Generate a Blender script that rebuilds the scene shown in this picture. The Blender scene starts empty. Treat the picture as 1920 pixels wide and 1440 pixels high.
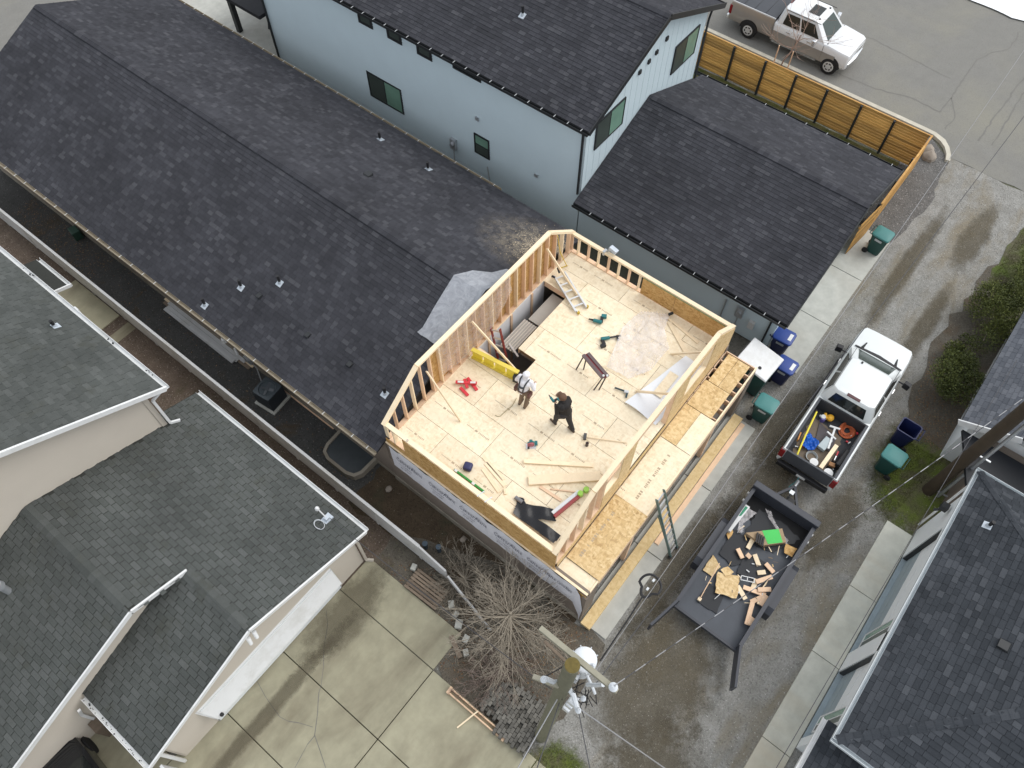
import bpy, bmesh, math, random
from mathutils import Vector, Matrix, Euler
random.seed(7)
R_ = math.radians
scene = bpy.context.scene
col = scene.collection

# ---------------------------------------------------------------- camera, sky, sun, exposure
CAM_H = 24.0
CAM_ROT = (0.528115, 0.0, -0.901161)
cd = bpy.data.cameras.new('camera')
cd.sensor_width = 36.0
cd.lens = 27.71
cd.clip_end = 2000
cam = bpy.data.objects.new('camera', cd)
cam.location = (0, 0, CAM_H)
cam.rotation_euler = CAM_ROT
col.objects.link(cam)
scene.camera = cam

SUN_EL, SUN_AZ = R_(52), R_(-38)          # azimuth in the plane, direction the light comes from
world = bpy.data.worlds.new('World')
scene.world = world
world.use_nodes = True
wn = world.node_tree.nodes
wl = world.node_tree.links
bg = wn['Background']
sky = wn.new('ShaderNodeTexSky')
sky.sky_type = 'NISHITA'
sky.sun_disc = False
sky.sun_elevation = SUN_EL
sky.sun_rotation = R_(90) - SUN_AZ
sky.air_density = 1.0
sky.dust_density = 4.0
sky.ozone_density = 1.0
hs = wn.new('ShaderNodeHueSaturation')
hs.inputs['Saturation'].default_value = 0.28
wl.new(sky.outputs[0], hs.inputs['Color'])
ov = wn.new('ShaderNodeMix')               # high thin overcast evens the sky out
ov.data_type = 'RGBA'
ov.inputs[0].default_value = 0.6
ov.inputs[7].default_value = (6.0, 6.3, 6.7, 1)
wl.new(hs.outputs[0], ov.inputs[6])
wl.new(ov.outputs[2], bg.inputs['Color'])
bg.inputs['Strength'].default_value = 0.15
sd = bpy.data.lights.new('sun', 'SUN')
sd.energy = 1.0
sd.angle = R_(50)
sd.color = (1.0, 0.97, 0.92)
sun = bpy.data.objects.new('sun', sd)
dirv = Vector((math.cos(SUN_EL) * math.cos(SUN_AZ), math.cos(SUN_EL) * math.sin(SUN_AZ), math.sin(SUN_EL)))
sun.rotation_euler = dirv.to_track_quat('Z', 'Y').to_euler()
sun.location = (0, -30, 60)
col.objects.link(sun)
vs = scene.view_settings
vs.view_transform = 'Standard'
vs.look = 'None'
vs.exposure = 0.38
vs.gamma = 1.0
vs.use_curve_mapping = False
scene.cycles.use_denoising = True
scene.cycles.max_bounces = 6
scene.cycles.transparent_max_bounces = 16

# ---------------------------------------------------------------- mesh helpers
SHIFT = {}


def V3(p):
    return Vector((p[0], p[1], p[2]))


class MB:
    """collects faces; build() links them as ONE mesh object"""

    def __init__(s):
        s.v = []
        s.f = []
        s.m = []
        s.t = []

    def face(s, pts, m=0, t=0.0):
        b = len(s.v)
        s.v += [tuple(p) for p in pts]
        s.f.append(tuple(range(b, b + len(pts))))
        s.m.append(m)
        s.t.append(t)

    def hexa(s, a, m=0, t=0.0):
        """8 points: bottom 4 ccw, top 4 ccw"""
        b = len(s.v)
        s.v += [tuple(p) for p in a]
        for q in ((3, 2, 1, 0), (4, 5, 6, 7), (0, 1, 5, 4), (1, 2, 6, 5), (2, 3, 7, 6), (3, 0, 4, 7)):
            s.f.append(tuple(b + i for i in q))
            s.m.append(m)
            s.t.append(t)

    def box(s, x0, x1, y0, y1, z0, z1, m=0, t=0.0):
        s.hexa([(x0, y0, z0), (x1, y0, z0), (x1, y1, z0), (x0, y1, z0),
                (x0, y0, z1), (x1, y0, z1), (x1, y1, z1), (x0, y1, z1)], m, t)

    def obox(s, c, size, rot=(0, 0, 0), m=0, t=0.0):
        M = Euler(rot).to_matrix()
        hx, hy, hz = size[0] / 2, size[1] / 2, size[2] / 2
        P = [(-hx, -hy, -hz), (hx, -hy, -hz), (hx, hy, -hz), (-hx, hy, -hz),
             (-hx, -hy, hz), (hx, -hy, hz), (hx, hy, hz), (-hx, hy, hz)]
        s.hexa([M @ Vector(p) + V3(c) for p in P], m, t)

    def beam(s, p0, p1, w, h, up=(0, 0, 1), m=0, t=0.0):
        """rectangular bar from p0 to p1 (centre line), w sideways, h along up"""
        a, b = V3(p0), V3(p1)
        d = (b - a).normalized()
        u = Vector(up)
        side = d.cross(u)
        if side.length < 1e-4:
            side = d.cross(Vector((1, 0, 0)))
        side.normalize()
        u = side.cross(d).normalized()
        q = []
        for e in (a, b):
            pass
        P = []
        for uu in (-h / 2, h / 2):
            P += [a - side * w / 2 + u * uu, b - side * w / 2 + u * uu, b + side * w / 2 + u * uu, a + side * w / 2 + u * uu]
        s.hexa([P[3], P[2], P[1], P[0], P[7], P[6], P[5], P[4]], m, t)

    def prism(s, poly, z0, z1, m=0, t=0.0):
        """horizontal polygon (ccw) between z0 and z1"""
        n = len(poly)
        b = len(s.v)
        s.v += [(p[0], p[1], z0) for p in poly] + [(p[0], p[1], z1) for p in poly]
        s.f.append(tuple(b + i for i in reversed(range(n))))
        s.f.append(tuple(b + n + i for i in range(n)))
        s.m += [m, m]
        s.t += [t, t]
        for i in range(n):
            j = (i + 1) % n
            s.f.append((b + i, b + j, b + n + j, b + n + i))
            s.m.append(m)
            s.t.append(t)

    def slab(s, poly3, off, m=0, t=0.0):
        """any planar 3d polygon given a thickness vector"""
        n = len(poly3)
        o = Vector(off)
        b = len(s.v)
        s.v += [tuple(V3(p)) for p in poly3] + [tuple(V3(p) + o) for p in poly3]
        s.f.append(tuple(b + i for i in range(n)))
        s.f.append(tuple(b + n + i for i in reversed(range(n))))
        s.m += [m, m]
        s.t += [t, t]
        for i in range(n):
            j = (i + 1) % n
            s.f.append((b + j, b + i, b + n + i, b + n + j))
            s.m.append(m)
            s.t.append(t)

    def tube(s, path, r, n=6, m=0, t=0.0, cap=True):
        pts = [V3(p) for p in path]
        rr = r if isinstance(r, (list, tuple)) else [r] * len(pts)
        b = len(s.v)
        prev = None
        for i, p in enumerate(pts):
            if i == 0:
                d = pts[1] - pts[0]
            elif i == len(pts) - 1:
                d = pts[-1] - pts[-2]
            else:
                d = pts[i + 1] - pts[i - 1]
            d.normalize()
            if prev is None:
                u = d.orthogonal().normalized()
            else:
                u = prev - d * prev.dot(d)
                if u.length < 1e-5:
                    u = d.orthogonal()
                u.normalize()
            prev = u
            w = d.cross(u)
            for k in range(n):
                a = 2 * math.pi * k / n
                s.v.append(tuple(p + (u * math.cos(a) + w * math.sin(a)) * rr[i]))
        for i in range(len(pts) - 1):
            for k in range(n):
                k2 = (k + 1) % n
                s.f.append((b + i * n + k, b + i * n + k2, b + (i + 1) * n + k2, b + (i + 1) * n + k))
                s.m.append(m)
                s.t.append(t)
        if cap:
            s.f.append(tuple(b + k for k in reversed(range(n))))
            s.f.append(tuple(b + (len(pts) - 1) * n + k for k in range(n)))
            s.m += [m, m]
            s.t += [t, t]

    def cyl(s, p0, p1, r0, r1=None, n=12, m=0, t=0.0):
        s.tube([p0, p1], [r0, r0 if r1 is None else r1], n, m, t)

    def ball(s, c, r, n=8, m=0, sc=(1, 1, 1), t=0.0):
        b = len(s.v)
        rings = max(4, n // 2 + 1)
        for i in range(rings + 1):
            th = math.pi * i / rings
            for k in range(n):
                a = 2 * math.pi * k / n
                s.v.append((c[0] + r * sc[0] * math.sin(th) * math.cos(a), c[1] + r * sc[1] * math.sin(th) * math.sin(a), c[2] + r * sc[2] * math.cos(th)))
        for i in range(rings):
            for k in range(n):
                k2 = (k + 1) % n
                s.f.append((b + i * n + k, b + (i + 1) * n + k, b + (i + 1) * n + k2, b + i * n + k2))
                s.m.append(m)
                s.t.append(t)

    def loft(s, rings, m=0, t=0.0, cap=True, closed=True):
        b = len(s.v)
        n = len(rings[0])
        for r in rings:
            s.v += [tuple(p) for p in r]
        for i in range(len(rings) - 1):
            for k in range(n if closed else n - 1):
                k2 = (k + 1) % n
                s.f.append((b + i * n + k, b + i * n + k2, b + (i + 1) * n + k2, b + (i + 1) * n + k))
                s.m.append(m)
                s.t.append(t)
        if cap:
            s.f.append(tuple(b + k for k in reversed(range(n))))
            s.f.append(tuple(b + (len(rings) - 1) * n + k for k in range(n)))
            s.m += [m, m]
            s.t += [t, t]

    def build(s, name, mats, parent=None, smooth=False, bevel=0.0, seg=2, tint=False, fixn=False):
        me = bpy.data.meshes.new(name)
        sh = SHIFT.get(parent.name) if parent is not None else None
        vv = s.v
        if sh is not None:
            vv = [(p[0] - sh[0], p[1] - sh[1], p[2] - sh[2]) for p in s.v]
        me.from_pydata([tuple(p) for p in vv], [], s.f)
        if not isinstance(mats, (list, tuple)):
            mats = [mats]
        for k in mats:
            me.materials.append(k)
        if len(mats) > 1:
            me.polygons.foreach_set('material_index', s.m)
        if tint:
            at = me.attributes.new('tint', 'FLOAT', 'FACE')
            at.data.foreach_set('value', s.t)
        if bevel > 0 or fixn:
            bm = bmesh.new()
            bm.from_mesh(me)
            bmesh.ops.remove_doubles(bm, verts=bm.verts, dist=1e-5)
            bmesh.ops.recalc_face_normals(bm, faces=bm.faces)
            if bevel > 0:
                ed = [e for e in bm.edges if len(e.link_faces) == 2 and e.calc_face_angle(0) > 0.5]
                bmesh.ops.bevel(bm, geom=ed, offset=bevel, segments=seg, affect='EDGES', profile=0.5, clamp_overlap=True)
            bm.to_mesh(me)
            bm.free()
        if smooth:
            for p in me.polygons:
                p.use_smooth = True
            me.set_sharp_from_angle(angle=R_(38))
        me.update()
        o = bpy.data.objects.new(name, me)
        col.objects.link(o)
        if parent is not None:
            o.parent = parent
            if sh is not None:
                SHIFT[o.name] = sh
        return o


def tag(o, label=None, cat=None, group=None, kind=None):
    if label:
        o['label'] = label
    if cat:
        o['category'] = cat
    if group:
        o['group'] = group
    if kind:
        o['kind'] = kind
    return o


def thing(name, label, cat, loc=(0, 0, 0), rotz=0.0, group=None, world_coords=False):
    o = bpy.data.objects.new(name, None)
    o.empty_display_size = 0.2
    col.objects.link(o)
    o.location = loc
    o.rotation_euler = (0, 0, rotz)
    tag(o, label, cat, group)
    if world_coords:
        SHIFT[o.name] = tuple(loc)
    return o


def struct(name, mb, mats, **k):
    o = mb.build(name, mats, None, **k)
    o['kind'] = 'structure'
    return o


def copy_tree(o, parent=None):
    c = o.copy()
    col.objects.link(c)
    if parent is not None:
        c.parent = parent
    for ch in list(o.children):
        copy_tree(ch, c)
    return c


# projection, used only to rank which shingles show largest
_CM = Euler(CAM_ROT).to_matrix().transposed()


def proj(p):
    c = _CM @ (V3(p) - Vector((0, 0, CAM_H)))
    if c.z > -0.1:
        return None
    return (960 + 1477.9 * c.x / -c.z, 720 - 1477.9 * c.y / -c.z, -c.z)


# ---------------------------------------------------------------- materials
def newmat(name):
    m = bpy.data.materials.new(name)
    m.use_nodes = True
    nt = m.node_tree
    return m, nt, nt.nodes['Principled BSDF']


def N(nt, typ, **k):
    n = nt.nodes.new(typ)
    for a, b in k.items():
        if a.startswith('i_'):
            n.inputs[a[2:].replace('_', ' ')].default_value = b
        else:
            setattr(n, a, b)
    return n


def pos(nt):
    return N(nt, 'ShaderNodeNewGeometry').outputs['Position']


def ramp(nt, stops):
    r = N(nt, 'ShaderNodeValToRGB')
    el = r.color_ramp.elements
    while len(el) > 1:
        el.remove(el[-1])
    el[0].position = stops[0][0]
    el[0].color = (*stops[0][1], 1)
    for p, c in stops[1:]:
        e = el.new(p)
        e.color = (*c, 1)
    return r


def noise(nt, vec, scale, detail=3, rough=0.6, dist=0.0):
    n = N(nt, 'ShaderNodeTexNoise')
    n.inputs['Scale'].default_value = scale
    n.inputs['Detail'].default_value = detail
    n.inputs['Roughness'].default_value = rough
    n.inputs['Distortion'].default_value = dist
    nt.links.new(vec, n.inputs['Vector'])
    return n.outputs['Fac']


def mix(nt, fac, a, b, blend='MIX'):
    n = N(nt, 'ShaderNodeMix', data_type='RGBA', blend_type=blend)
    for sock, val in ((n.inputs[0], fac), (n.inputs[6], a), (n.inputs[7], b)):
        if hasattr(val, 'links'):
            nt.links.new(val, sock)
        elif isinstance(val, (int, float)):
            sock.default_value = val
        else:
            sock.default_value = (*val, 1)
    return n.outputs[2]


def math_(nt, op, a, b=None, c=None):
    n = N(nt, 'ShaderNodeMath', operation=op)
    for i, v in enumerate((a, b, c)):
        if v is None:
            continue
        if hasattr(v, 'links'):
            nt.links.new(v, n.inputs[i])
        else:
            n.inputs[i].default_value = v
    return n.outputs[0]


def maprange(nt, v, a, b, c=0.0, d=1.0):
    n = N(nt, 'ShaderNodeMapRange')
    nt.links.new(v, n.inputs[0])
    for i, x in enumerate((a, b, c, d)):
        n.inputs[i + 1].default_value = x
    return n.outputs[0]


def bump(nt, bs, h, strength=0.3, dist=0.02):
    b = N(nt, 'ShaderNodeBump')
    b.inputs['Strength'].default_value = strength
    b.inputs['Distance'].default_value = dist
    nt.links.new(h, b.inputs['Height'])
    nt.links.new(b.outputs[0], bs.inputs['Normal'])


def scaled(c, k):
    return tuple(min(1.0, x * k) for x in c)


def pm(name, c, rough=0.65, var=0.18, scale=3.0, bumps=0.0, bscale=60.0, metal=0.0, spec=0.4, objvar=0.0, grime=None, coat=0.0, fine=0.10):
    """plain procedural material: broad and fine colour variation, optional grime colour, per-object variation"""
    m, nt, bs = newmat(name)
    P = pos(nt)
    n1 = noise(nt, P, scale, 4)
    cc = mix(nt, n1, scaled(c, 1 - var), scaled(c, 1 + var))
    if fine > 0:
        n2 = noise(nt, P, 45, 2)
        cc = mix(nt, n2, mix(nt, 1.0, cc, (1 - fine,) * 3, 'MULTIPLY'), mix(nt, 1.0, cc, (1 + fine,) * 3, 'MULTIPLY'))
    if grime:
        gf = maprange(nt, noise(nt, P, 1.1, 5, 0.7), 0.50, 0.72)
        cc = mix(nt, gf, cc, grime)
    if objvar > 0:
        oi = N(nt, 'ShaderNodeObjectInfo')
        k = maprange(nt, oi.outputs['Random'], 0, 1, 1 - objvar, 1 + objvar)
        cm = N(nt, 'ShaderNodeVectorMath', operation='SCALE')
        nt.links.new(cc, cm.inputs[0])
        nt.links.new(k, cm.inputs['Scale'])
        cc = cm.outputs[0]
    nt.links.new(cc, bs.inputs['Base Color'])
    bs.inputs['Roughness'].default_value = rough
    bs.inputs['Metallic'].default_value = metal
    bs.inputs['Specular IOR Level'].default_value = spec
    bs.inputs['Coat Weight'].default_value = coat
    if bumps > 0:
        bump(nt, bs, noise(nt, P, bscale, 3), bumps, 0.01)
    return m


def shingle_mat(name, stops, moss=None):
    m, nt, bs = newmat(name)
    P = pos(nt)
    at = N(nt, 'ShaderNodeAttribute', attribute_name='tint')
    oi = N(nt, 'ShaderNodeObjectInfo')
    fr = math_(nt, 'FRACT', math_(nt, 'ADD', at.outputs['Fac'], oi.outputs['Random']))
    cc = ramp(nt, stops)
    nt.links.new(fr, cc.inputs[0])
    out = cc.outputs[0]
    k = maprange(nt, noise(nt, P, 0.55, 4, 0.6), 0.3, 0.7, 0.82, 1.18)
    g = maprange(nt, noise(nt, P, 70, 2), 0.25, 0.75, 0.78, 1.22)
    sc = N(nt, 'ShaderNodeVectorMath', operation='SCALE')
    nt.links.new(out, sc.inputs[0])
    nt.links.new(math_(nt, 'MULTIPLY', k, g), sc.inputs['Scale'])
    out = sc.outputs[0]
    if moss:
        f = maprange(nt, noise(nt, P, 1.3, 5, 0.7), 0.55, 0.75, 0.0, 0.7)
        out = mix(nt, f, out, moss)
    nt.links.new(out, bs.inputs['Base Color'])
    bs.inputs['Roughness'].default_value = 0.95
    bs.inputs['Specular IOR Level'].default_value = 0.15
    bump(nt, bs, noise(nt, P, 120, 2), 0.35, 0.004)
    return m


def osb_mat(name, c0, c1, c2, c3, wash=0.0):
    m, nt, bs = newmat(name)
    P = pos(nt)
    oi = N(nt, 'ShaderNodeObjectInfo')
    cols = []
    w = N(nt, 'ShaderNodeVectorMath', operation='ADD')
    nn = N(nt, 'ShaderNodeTexNoise')
    nn.inputs['Scale'].default_value = 6
    nt.links.new(P, nn.inputs['Vector'])
    sc = N(nt, 'ShaderNodeVectorMath', operation='SCALE')
    nt.links.new(nn.outputs['Color'], sc.inputs[0])
    sc.inputs['Scale'].default_value = 0.10
    nt.links.new(P, w.inputs[0])
    nt.links.new(sc.outputs[0], w.inputs[1])
    v = N(nt, 'ShaderNodeTexVoronoi')
    v.inputs['Scale'].default_value = 16
    mp = N(nt, 'ShaderNodeMapping')
    mp.inputs['Scale'].default_value = (1.0, 0.45, 1.0)
    nt.links.new(w.outputs[0], mp.inputs[0])
    nt.links.new(mp.outputs[0], v.inputs['Vector'])
    bw = N(nt, 'ShaderNodeSeparateColor')
    nt.links.new(v.outputs['Color'], bw.inputs[0])
    v2 = N(nt, 'ShaderNodeTexVoronoi')
    v2.inputs['Scale'].default_value = 24
    mp2 = N(nt, 'ShaderNodeMapping')
    mp2.inputs['Scale'].default_value = (0.4, 1.0, 1.0)
    mp2.inputs['Rotation'].default_value = (0, 0, 0.5)
    nt.links.new(w.outputs[0], mp2.inputs[0])
    nt.links.new(mp2.outputs[0], v2.inputs['Vector'])
    bw2 = N(nt, 'ShaderNodeSeparateColor')
    nt.links.new(v2.outputs['Color'], bw2.inputs[0])
    f = math_(nt, 'ADD', math_(nt, 'MULTIPLY', bw.outputs[0], 0.55), math_(nt, 'MULTIPLY', bw2.outputs[1], 0.45))
    r = ramp(nt, [(0.1, c0), (0.4, c1), (0.65, c2), (0.95, c3)])
    nt.links.new(f, r.inputs[0])
    cc = r.outputs[0]
    cc = mix(nt, maprange(nt, noise(nt, P, 0.9, 4), 0.35, 0.7, wash, wash + 0.35), cc, c3)
    k = maprange(nt, oi.outputs['Random'], 0, 1, 0.93, 1.05)
    cm = N(nt, 'ShaderNodeVectorMath', operation='SCALE')
    nt.links.new(cc, cm.inputs[0])
    nt.links.new(k, cm.inputs['Scale'])
    nt.links.new(cm.outputs[0], bs.inputs['Base Color'])
    bs.inputs['Roughness'].default_value = 0.75
    bs.inputs['Specular IOR Level'].default_value = 0.25
    return m


def ground_mat(name, stops, pscale, patch, patch_rng, speck, speck_amt, spscale=28, bstr=0.5, patch_stretch=(1, 1, 1), wet=0.0, soft=0.0):
    """loose ground: base ramp by noise, patches of another colour, bright specks of stone"""
    m, nt, bs = newmat(name)
    P = pos(nt)
    r = ramp(nt, stops)
    nb = math_(nt, 'ADD', math_(nt, 'MULTIPLY', noise(nt, P, 1.7, 5, 0.65), 0.5), math_(nt, 'MULTIPLY', noise(nt, P, 22, 3, 0.7), 0.5))
    nt.links.new(maprange(nt, nb, 0.32, 0.68), r.inputs[0])
    cc = r.outputs[0]
    mp = N(nt, 'ShaderNodeMapping')
    mp.inputs['Scale'].default_value = patch_stretch
    nt.links.new(P, mp.inputs[0])
    pf = maprange(nt, noise(nt, mp.outputs[0], pscale, 5, 0.62, 0.4), patch_rng[0], patch_rng[1])
    cc = mix(nt, pf, cc, patch)
    v = N(nt, 'ShaderNodeTexVoronoi')
    v.inputs['Scale'].default_value = spscale
    nt.links.new(P, v.inputs['Vector'])
    sp = N(nt, 'ShaderNodeSeparateColor')
    nt.links.new(v.outputs['Color'], sp.inputs[0])
    sf = maprange(nt, sp.outputs[0], 1 - speck_amt, 1 - speck_amt + 0.04)
    sf = math_(nt, 'MULTIPLY', sf, maprange(nt, v.outputs['Distance'], 0.5, 0.25))
    cc = mix(nt, sf, cc, speck)
    dk = maprange(nt, sp.outputs[1], 0.85, 0.95, 0.0, 0.45)
    cc = mix(nt, dk, cc, scaled(stops[0][1], 0.55))
    nt.links.new(cc, bs.inputs['Base Color'])
    bs.inputs['Roughness'].default_value = 0.92
    bs.inputs['Specular IOR Level'].default_value = 0.25
    if wet > 0:
        nt.links.new(maprange(nt, pf, 0, 1, 0.92, 0.92 - wet), bs.inputs['Roughness'])
    bump(nt, bs, v.outputs['Distance'], bstr, 0.02)
    if soft > 0:
        tc = N(nt, 'ShaderNodeTexCoord')
        sb = N(nt, 'ShaderNodeVectorMath', operation='SUBTRACT')
        nt.links.new(tc.outputs['Generated'], sb.inputs[0])
        sb.inputs[1].default_value = (.5, .5, 0)
        sep = N(nt, 'ShaderNodeSeparateXYZ')
        nt.links.new(sb.outputs[0], sep.inputs[0])
        d2 = math_(nt, 'SQRT', math_(nt, 'ADD', math_(nt, 'POWER', sep.outputs[0], 2.0), math_(nt, 'POWER', sep.outputs[1], 2.0)))
        fall = maprange(nt, d2, 0.5, 0.12)
        nz = math_(nt, 'ADD', math_(nt, 'MULTIPLY', noise(nt, P, 1.6, 6, .7), .7), math_(nt, 'MULTIPLY', noise(nt, P, 14, 3, .7), .3))
        al = math_(nt, 'ADD', fall, math_(nt, 'SUBTRACT', math_(nt, 'MULTIPLY', nz, 1.6), 1.05))
        nt.links.new(math_(nt, 'MULTIPLY', maprange(nt, al, 0.05, 0.5), soft), bs.inputs['Alpha'])
    return m


def concrete_mat(name, c, stain, amt=0.5, stretch=(1, 1, 1)):
    m, nt, bs = newmat(name)
    P = pos(nt)
    oi = N(nt, 'ShaderNodeObjectInfo')
    a = noise(nt, P, 2.2, 6, 0.65)
    cc = mix(nt, maprange(nt, a, 0.3, 0.7), scaled(c, 0.86), scaled(c, 1.1))
    mp = N(nt, 'ShaderNodeMapping')
    mp.inputs['Scale'].default_value = stretch
    nt.links.new(P, mp.inputs[0])
    s1 = maprange(nt, noise(nt, mp.outputs[0], 0.55, 6, 0.6, 0.3), 0.48, 0.68, 0.0, amt)
    cc = mix(nt, s1, cc, stain)
    sp = maprange(nt, noise(nt, P, 38, 2), 0.68, 0.76, 0.0, 0.4)
    cc = mix(nt, sp, cc, scaled(c, 0.5))
    k = maprange(nt, oi.outputs['Random'], 0, 1, 0.94, 1.06)
    cm = N(nt, 'ShaderNodeVectorMath', operation='SCALE')
    nt.links.new(cc, cm.inputs[0])
    nt.links.new(k, cm.inputs['Scale'])
    nt.links.new(cm.outputs[0], bs.inputs['Base Color'])
    bs.inputs['Roughness'].default_value = 0.85
    bs.inputs['Specular IOR Level'].default_value = 0.3
    bump(nt, bs, noise(nt, P, 90, 3), 0.2, 0.004)
    return m


def glass_mat(name, c, rough=0.08):
    m, nt, bs = newmat(name)
    P = pos(nt)
    cc = mix(nt, noise(nt, P, 1.2, 3), scaled(c, 0.7), scaled(c, 1.25))
    nt.links.new(cc, bs.inputs['Base Color'])
    bs.inputs['Roughness'].default_value = rough
    bs.inputs['Specular IOR Level'].default_value = 0.45
    return m


def film_mat(name, c, alpha):
    """thin plastic film: part see-through, cloudy where it folds"""
    m, nt, bs = newmat(name)
    P = pos(nt)
    f = noise(nt, P, 3.5, 5, 0.7, 1.2)
    nt.links.new(mix(nt, f, scaled(c, 0.85), c), bs.inputs['Base Color'])
    nt.links.new(maprange(nt, f, 0.3, 0.7, alpha[0], alpha[1]), bs.inputs['Alpha'])
    bs.inputs['Roughness'].default_value = 0.3
    bs.inputs['Specular IOR Level'].default_value = 0.6
    bump(nt, bs, f, 0.4, 0.05)
    return m


def leaf_mat(name, a, b, c):
    m, nt, bs = newmat(name)
    at = N(nt, 'ShaderNodeAttribute', attribute_name='tint')
    r = ramp(nt, [(0.0, a), (0.5, b), (1.0, c)])
    nt.links.new(at.outputs['Fac'], r.inputs[0])
    nt.links.new(r.outputs[0], bs.inputs['Base Color'])
    bs.inputs['Roughness'].default_value = 0.6
    bs.inputs['Specular IOR Level'].default_value = 0.3
    return m


MAT = {}
MAT['sh_dark'] = shingle_mat('shingles_charcoal', [(0.0, (0.038, 0.039, 0.045)), (0.4, (0.044, 0.045, 0.052)), (0.8, (0.051, 0.052, 0.060)), (0.95, (0.062, 0.063, 0.071)), (1.0, (0.070, 0.071, 0.079))])
MAT['sh_tan'] = shingle_mat('shingles_grey_green', [(0.0, (0.070, 0.076, 0.072)), (0.5, (0.079, 0.085, 0.081)), (0.9, (0.088, 0.094, 0.090)), (1.0, (0.098, 0.104, 0.100))], moss=(0.062, 0.064, 0.052))
MAT['sh_right'] = shingle_mat('shingles_slate', [(0.0, (0.033, 0.037, 0.043)), (0.4, (0.041, 0.046, 0.053)), (0.8, (0.050, 0.055, 0.063)), (1.0, (0.068, 0.074, 0.083))])
MAT['sh_blue'] = shingle_mat('shingles_blue_grey', [(0.0, (0.08, 0.087, 0.102)), (0.5, (0.10, 0.108, 0.125)), (1.0, (0.13, 0.138, 0.156))])
MAT['under_dark'] = pm('roof_felt_dark', (0.022, 0.023, 0.026), 0.95)
MAT['under_tan'] = pm('roof_felt_grey', (0.032, 0.034, 0.030), 0.95)
MAT['osb_floor'] = osb_mat('osb_floor', (0.60, 0.46, 0.27), (0.74, 0.60, 0.40), (0.81, 0.69, 0.50), (0.86, 0.76, 0.58), 0.4)
MAT['osb'] = osb_mat('osb_sheathing', (0.40, 0.25, 0.10), (0.56, 0.38, 0.17), (0.66, 0.48, 0.25), (0.74, 0.58, 0.34), 0.1)
MAT['osb_dark'] = osb_mat('osb_brown_shaded', (0.34, 0.18, 0.055), (0.47, 0.27, 0.09), (0.56, 0.35, 0.14), (0.62, 0.41, 0.18), 0.0)  # brown sheathing; its dark tone also stands for shade on the tall wall
MAT['lumber'] = pm('pine_lumber', (0.84, 0.69, 0.48), 0.7, 0.12, 5, objvar=0.08)
MAT['lumber_pink'] = pm('fir_lumber', (0.74, 0.52, 0.35), 0.7, 0.16, 6, objvar=0.1)
MAT['old_wood'] = pm('weathered_wood', (0.20, 0.155, 0.115), 0.9, 0.3, 9, objvar=0.25, bumps=0.3)
def streak_mat(name, a, b, stretch, ov):
    m, nt, bs = newmat(name)
    P = pos(nt)
    mp = N(nt, 'ShaderNodeMapping')
    mp.inputs['Scale'].default_value = stretch
    nt.links.new(P, mp.inputs[0])
    cc = mix(nt, maprange(nt, noise(nt, mp.outputs[0], 4, 4, .7), .3, .7), a, b)
    oi = N(nt, 'ShaderNodeObjectInfo')
    k = maprange(nt, oi.outputs['Random'], 0, 1, 1 - ov, 1 + ov)
    cm = N(nt, 'ShaderNodeVectorMath', operation='SCALE')
    nt.links.new(cc, cm.inputs[0])
    nt.links.new(k, cm.inputs['Scale'])
    nt.links.new(cm.outputs[0], bs.inputs['Base Color'])
    bs.inputs['Roughness'].default_value = .6
    return m


MAT['cedar'] = streak_mat('stained_cedar', (0.40, 0.19, 0.040), (0.66, 0.38, 0.11), (1, .35, 9), .38)
MAT['print'] = pm('brown_print', (0.44, 0.35, 0.24), 0.8)
MAT['print_blue'] = pm('wrap_print', (0.045, 0.045, 0.09), 0.8)
MAT['wrap'] = pm('house_wrap', (0.74, 0.74, 0.79), 0.45, 0.08, 2.5, bumps=0.25, bscale=9)
MAT['siding_brown'] = pm('brown_siding', (0.20, 0.165, 0.135), 0.8, 0.12)
MAT['siding_blue'] = pm('pale_blue_siding', (0.55, 0.655, 0.70), 0.6, 0.05, 1.2, fine=0.03)
MAT['siding_tan'] = pm('tan_vinyl', (0.50, 0.455, 0.39), 0.55, 0.05, 1.2, fine=0.03)
MAT['siding_white'] = pm('white_siding', (0.78, 0.81, 0.82), 0.55, 0.05, 1.2, fine=0.03)
MAT['trim_white'] = pm('white_trim', (0.70, 0.71, 0.71), 0.45, 0.05, 2, fine=0.03, grime=(0.58, 0.58, 0.56))
MAT['trim_dark'] = pm('black_trim', (0.022, 0.024, 0.026), 0.45, 0.1)
MAT['gutter_beige'] = pm('beige_gutter', (0.36, 0.31, 0.23), 0.5, 0.15)
MAT['foundation'] = concrete_mat('foundation_concrete', (0.30, 0.27, 0.22), (0.14, 0.11, 0.08), 0.6)
MAT['concrete'] = concrete_mat('apron_concrete', (0.46, 0.46, 0.42), (0.32, 0.29, 0.24), 0.35)
MAT['concrete_old'] = concrete_mat('driveway_concrete', (0.335, 0.315, 0.225), (0.15, 0.125, 0.085), 0.75, (0.35, 1.0, 1.0))
MAT['concrete_right'] = concrete_mat('apron_stained_concrete', (0.56, 0.56, 0.49), (0.47, 0.39, 0.27), 0.5, (1.0, 0.15, 1.0))
MAT['kerb'] = concrete_mat('kerb_concrete', (0.52, 0.49, 0.41), (0.35, 0.32, 0.26), 0.4)
MAT['asphalt'] = ground_mat('street_asphalt', [(0.0, (0.18, 0.176, 0.162)), (1.0, (0.222, 0.217, 0.20))], 0.16, (0.24, 0.23, 0.19), (0.5, 0.75), (0.28, 0.27, 0.25), 0.05, 60, 0.12)
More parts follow.
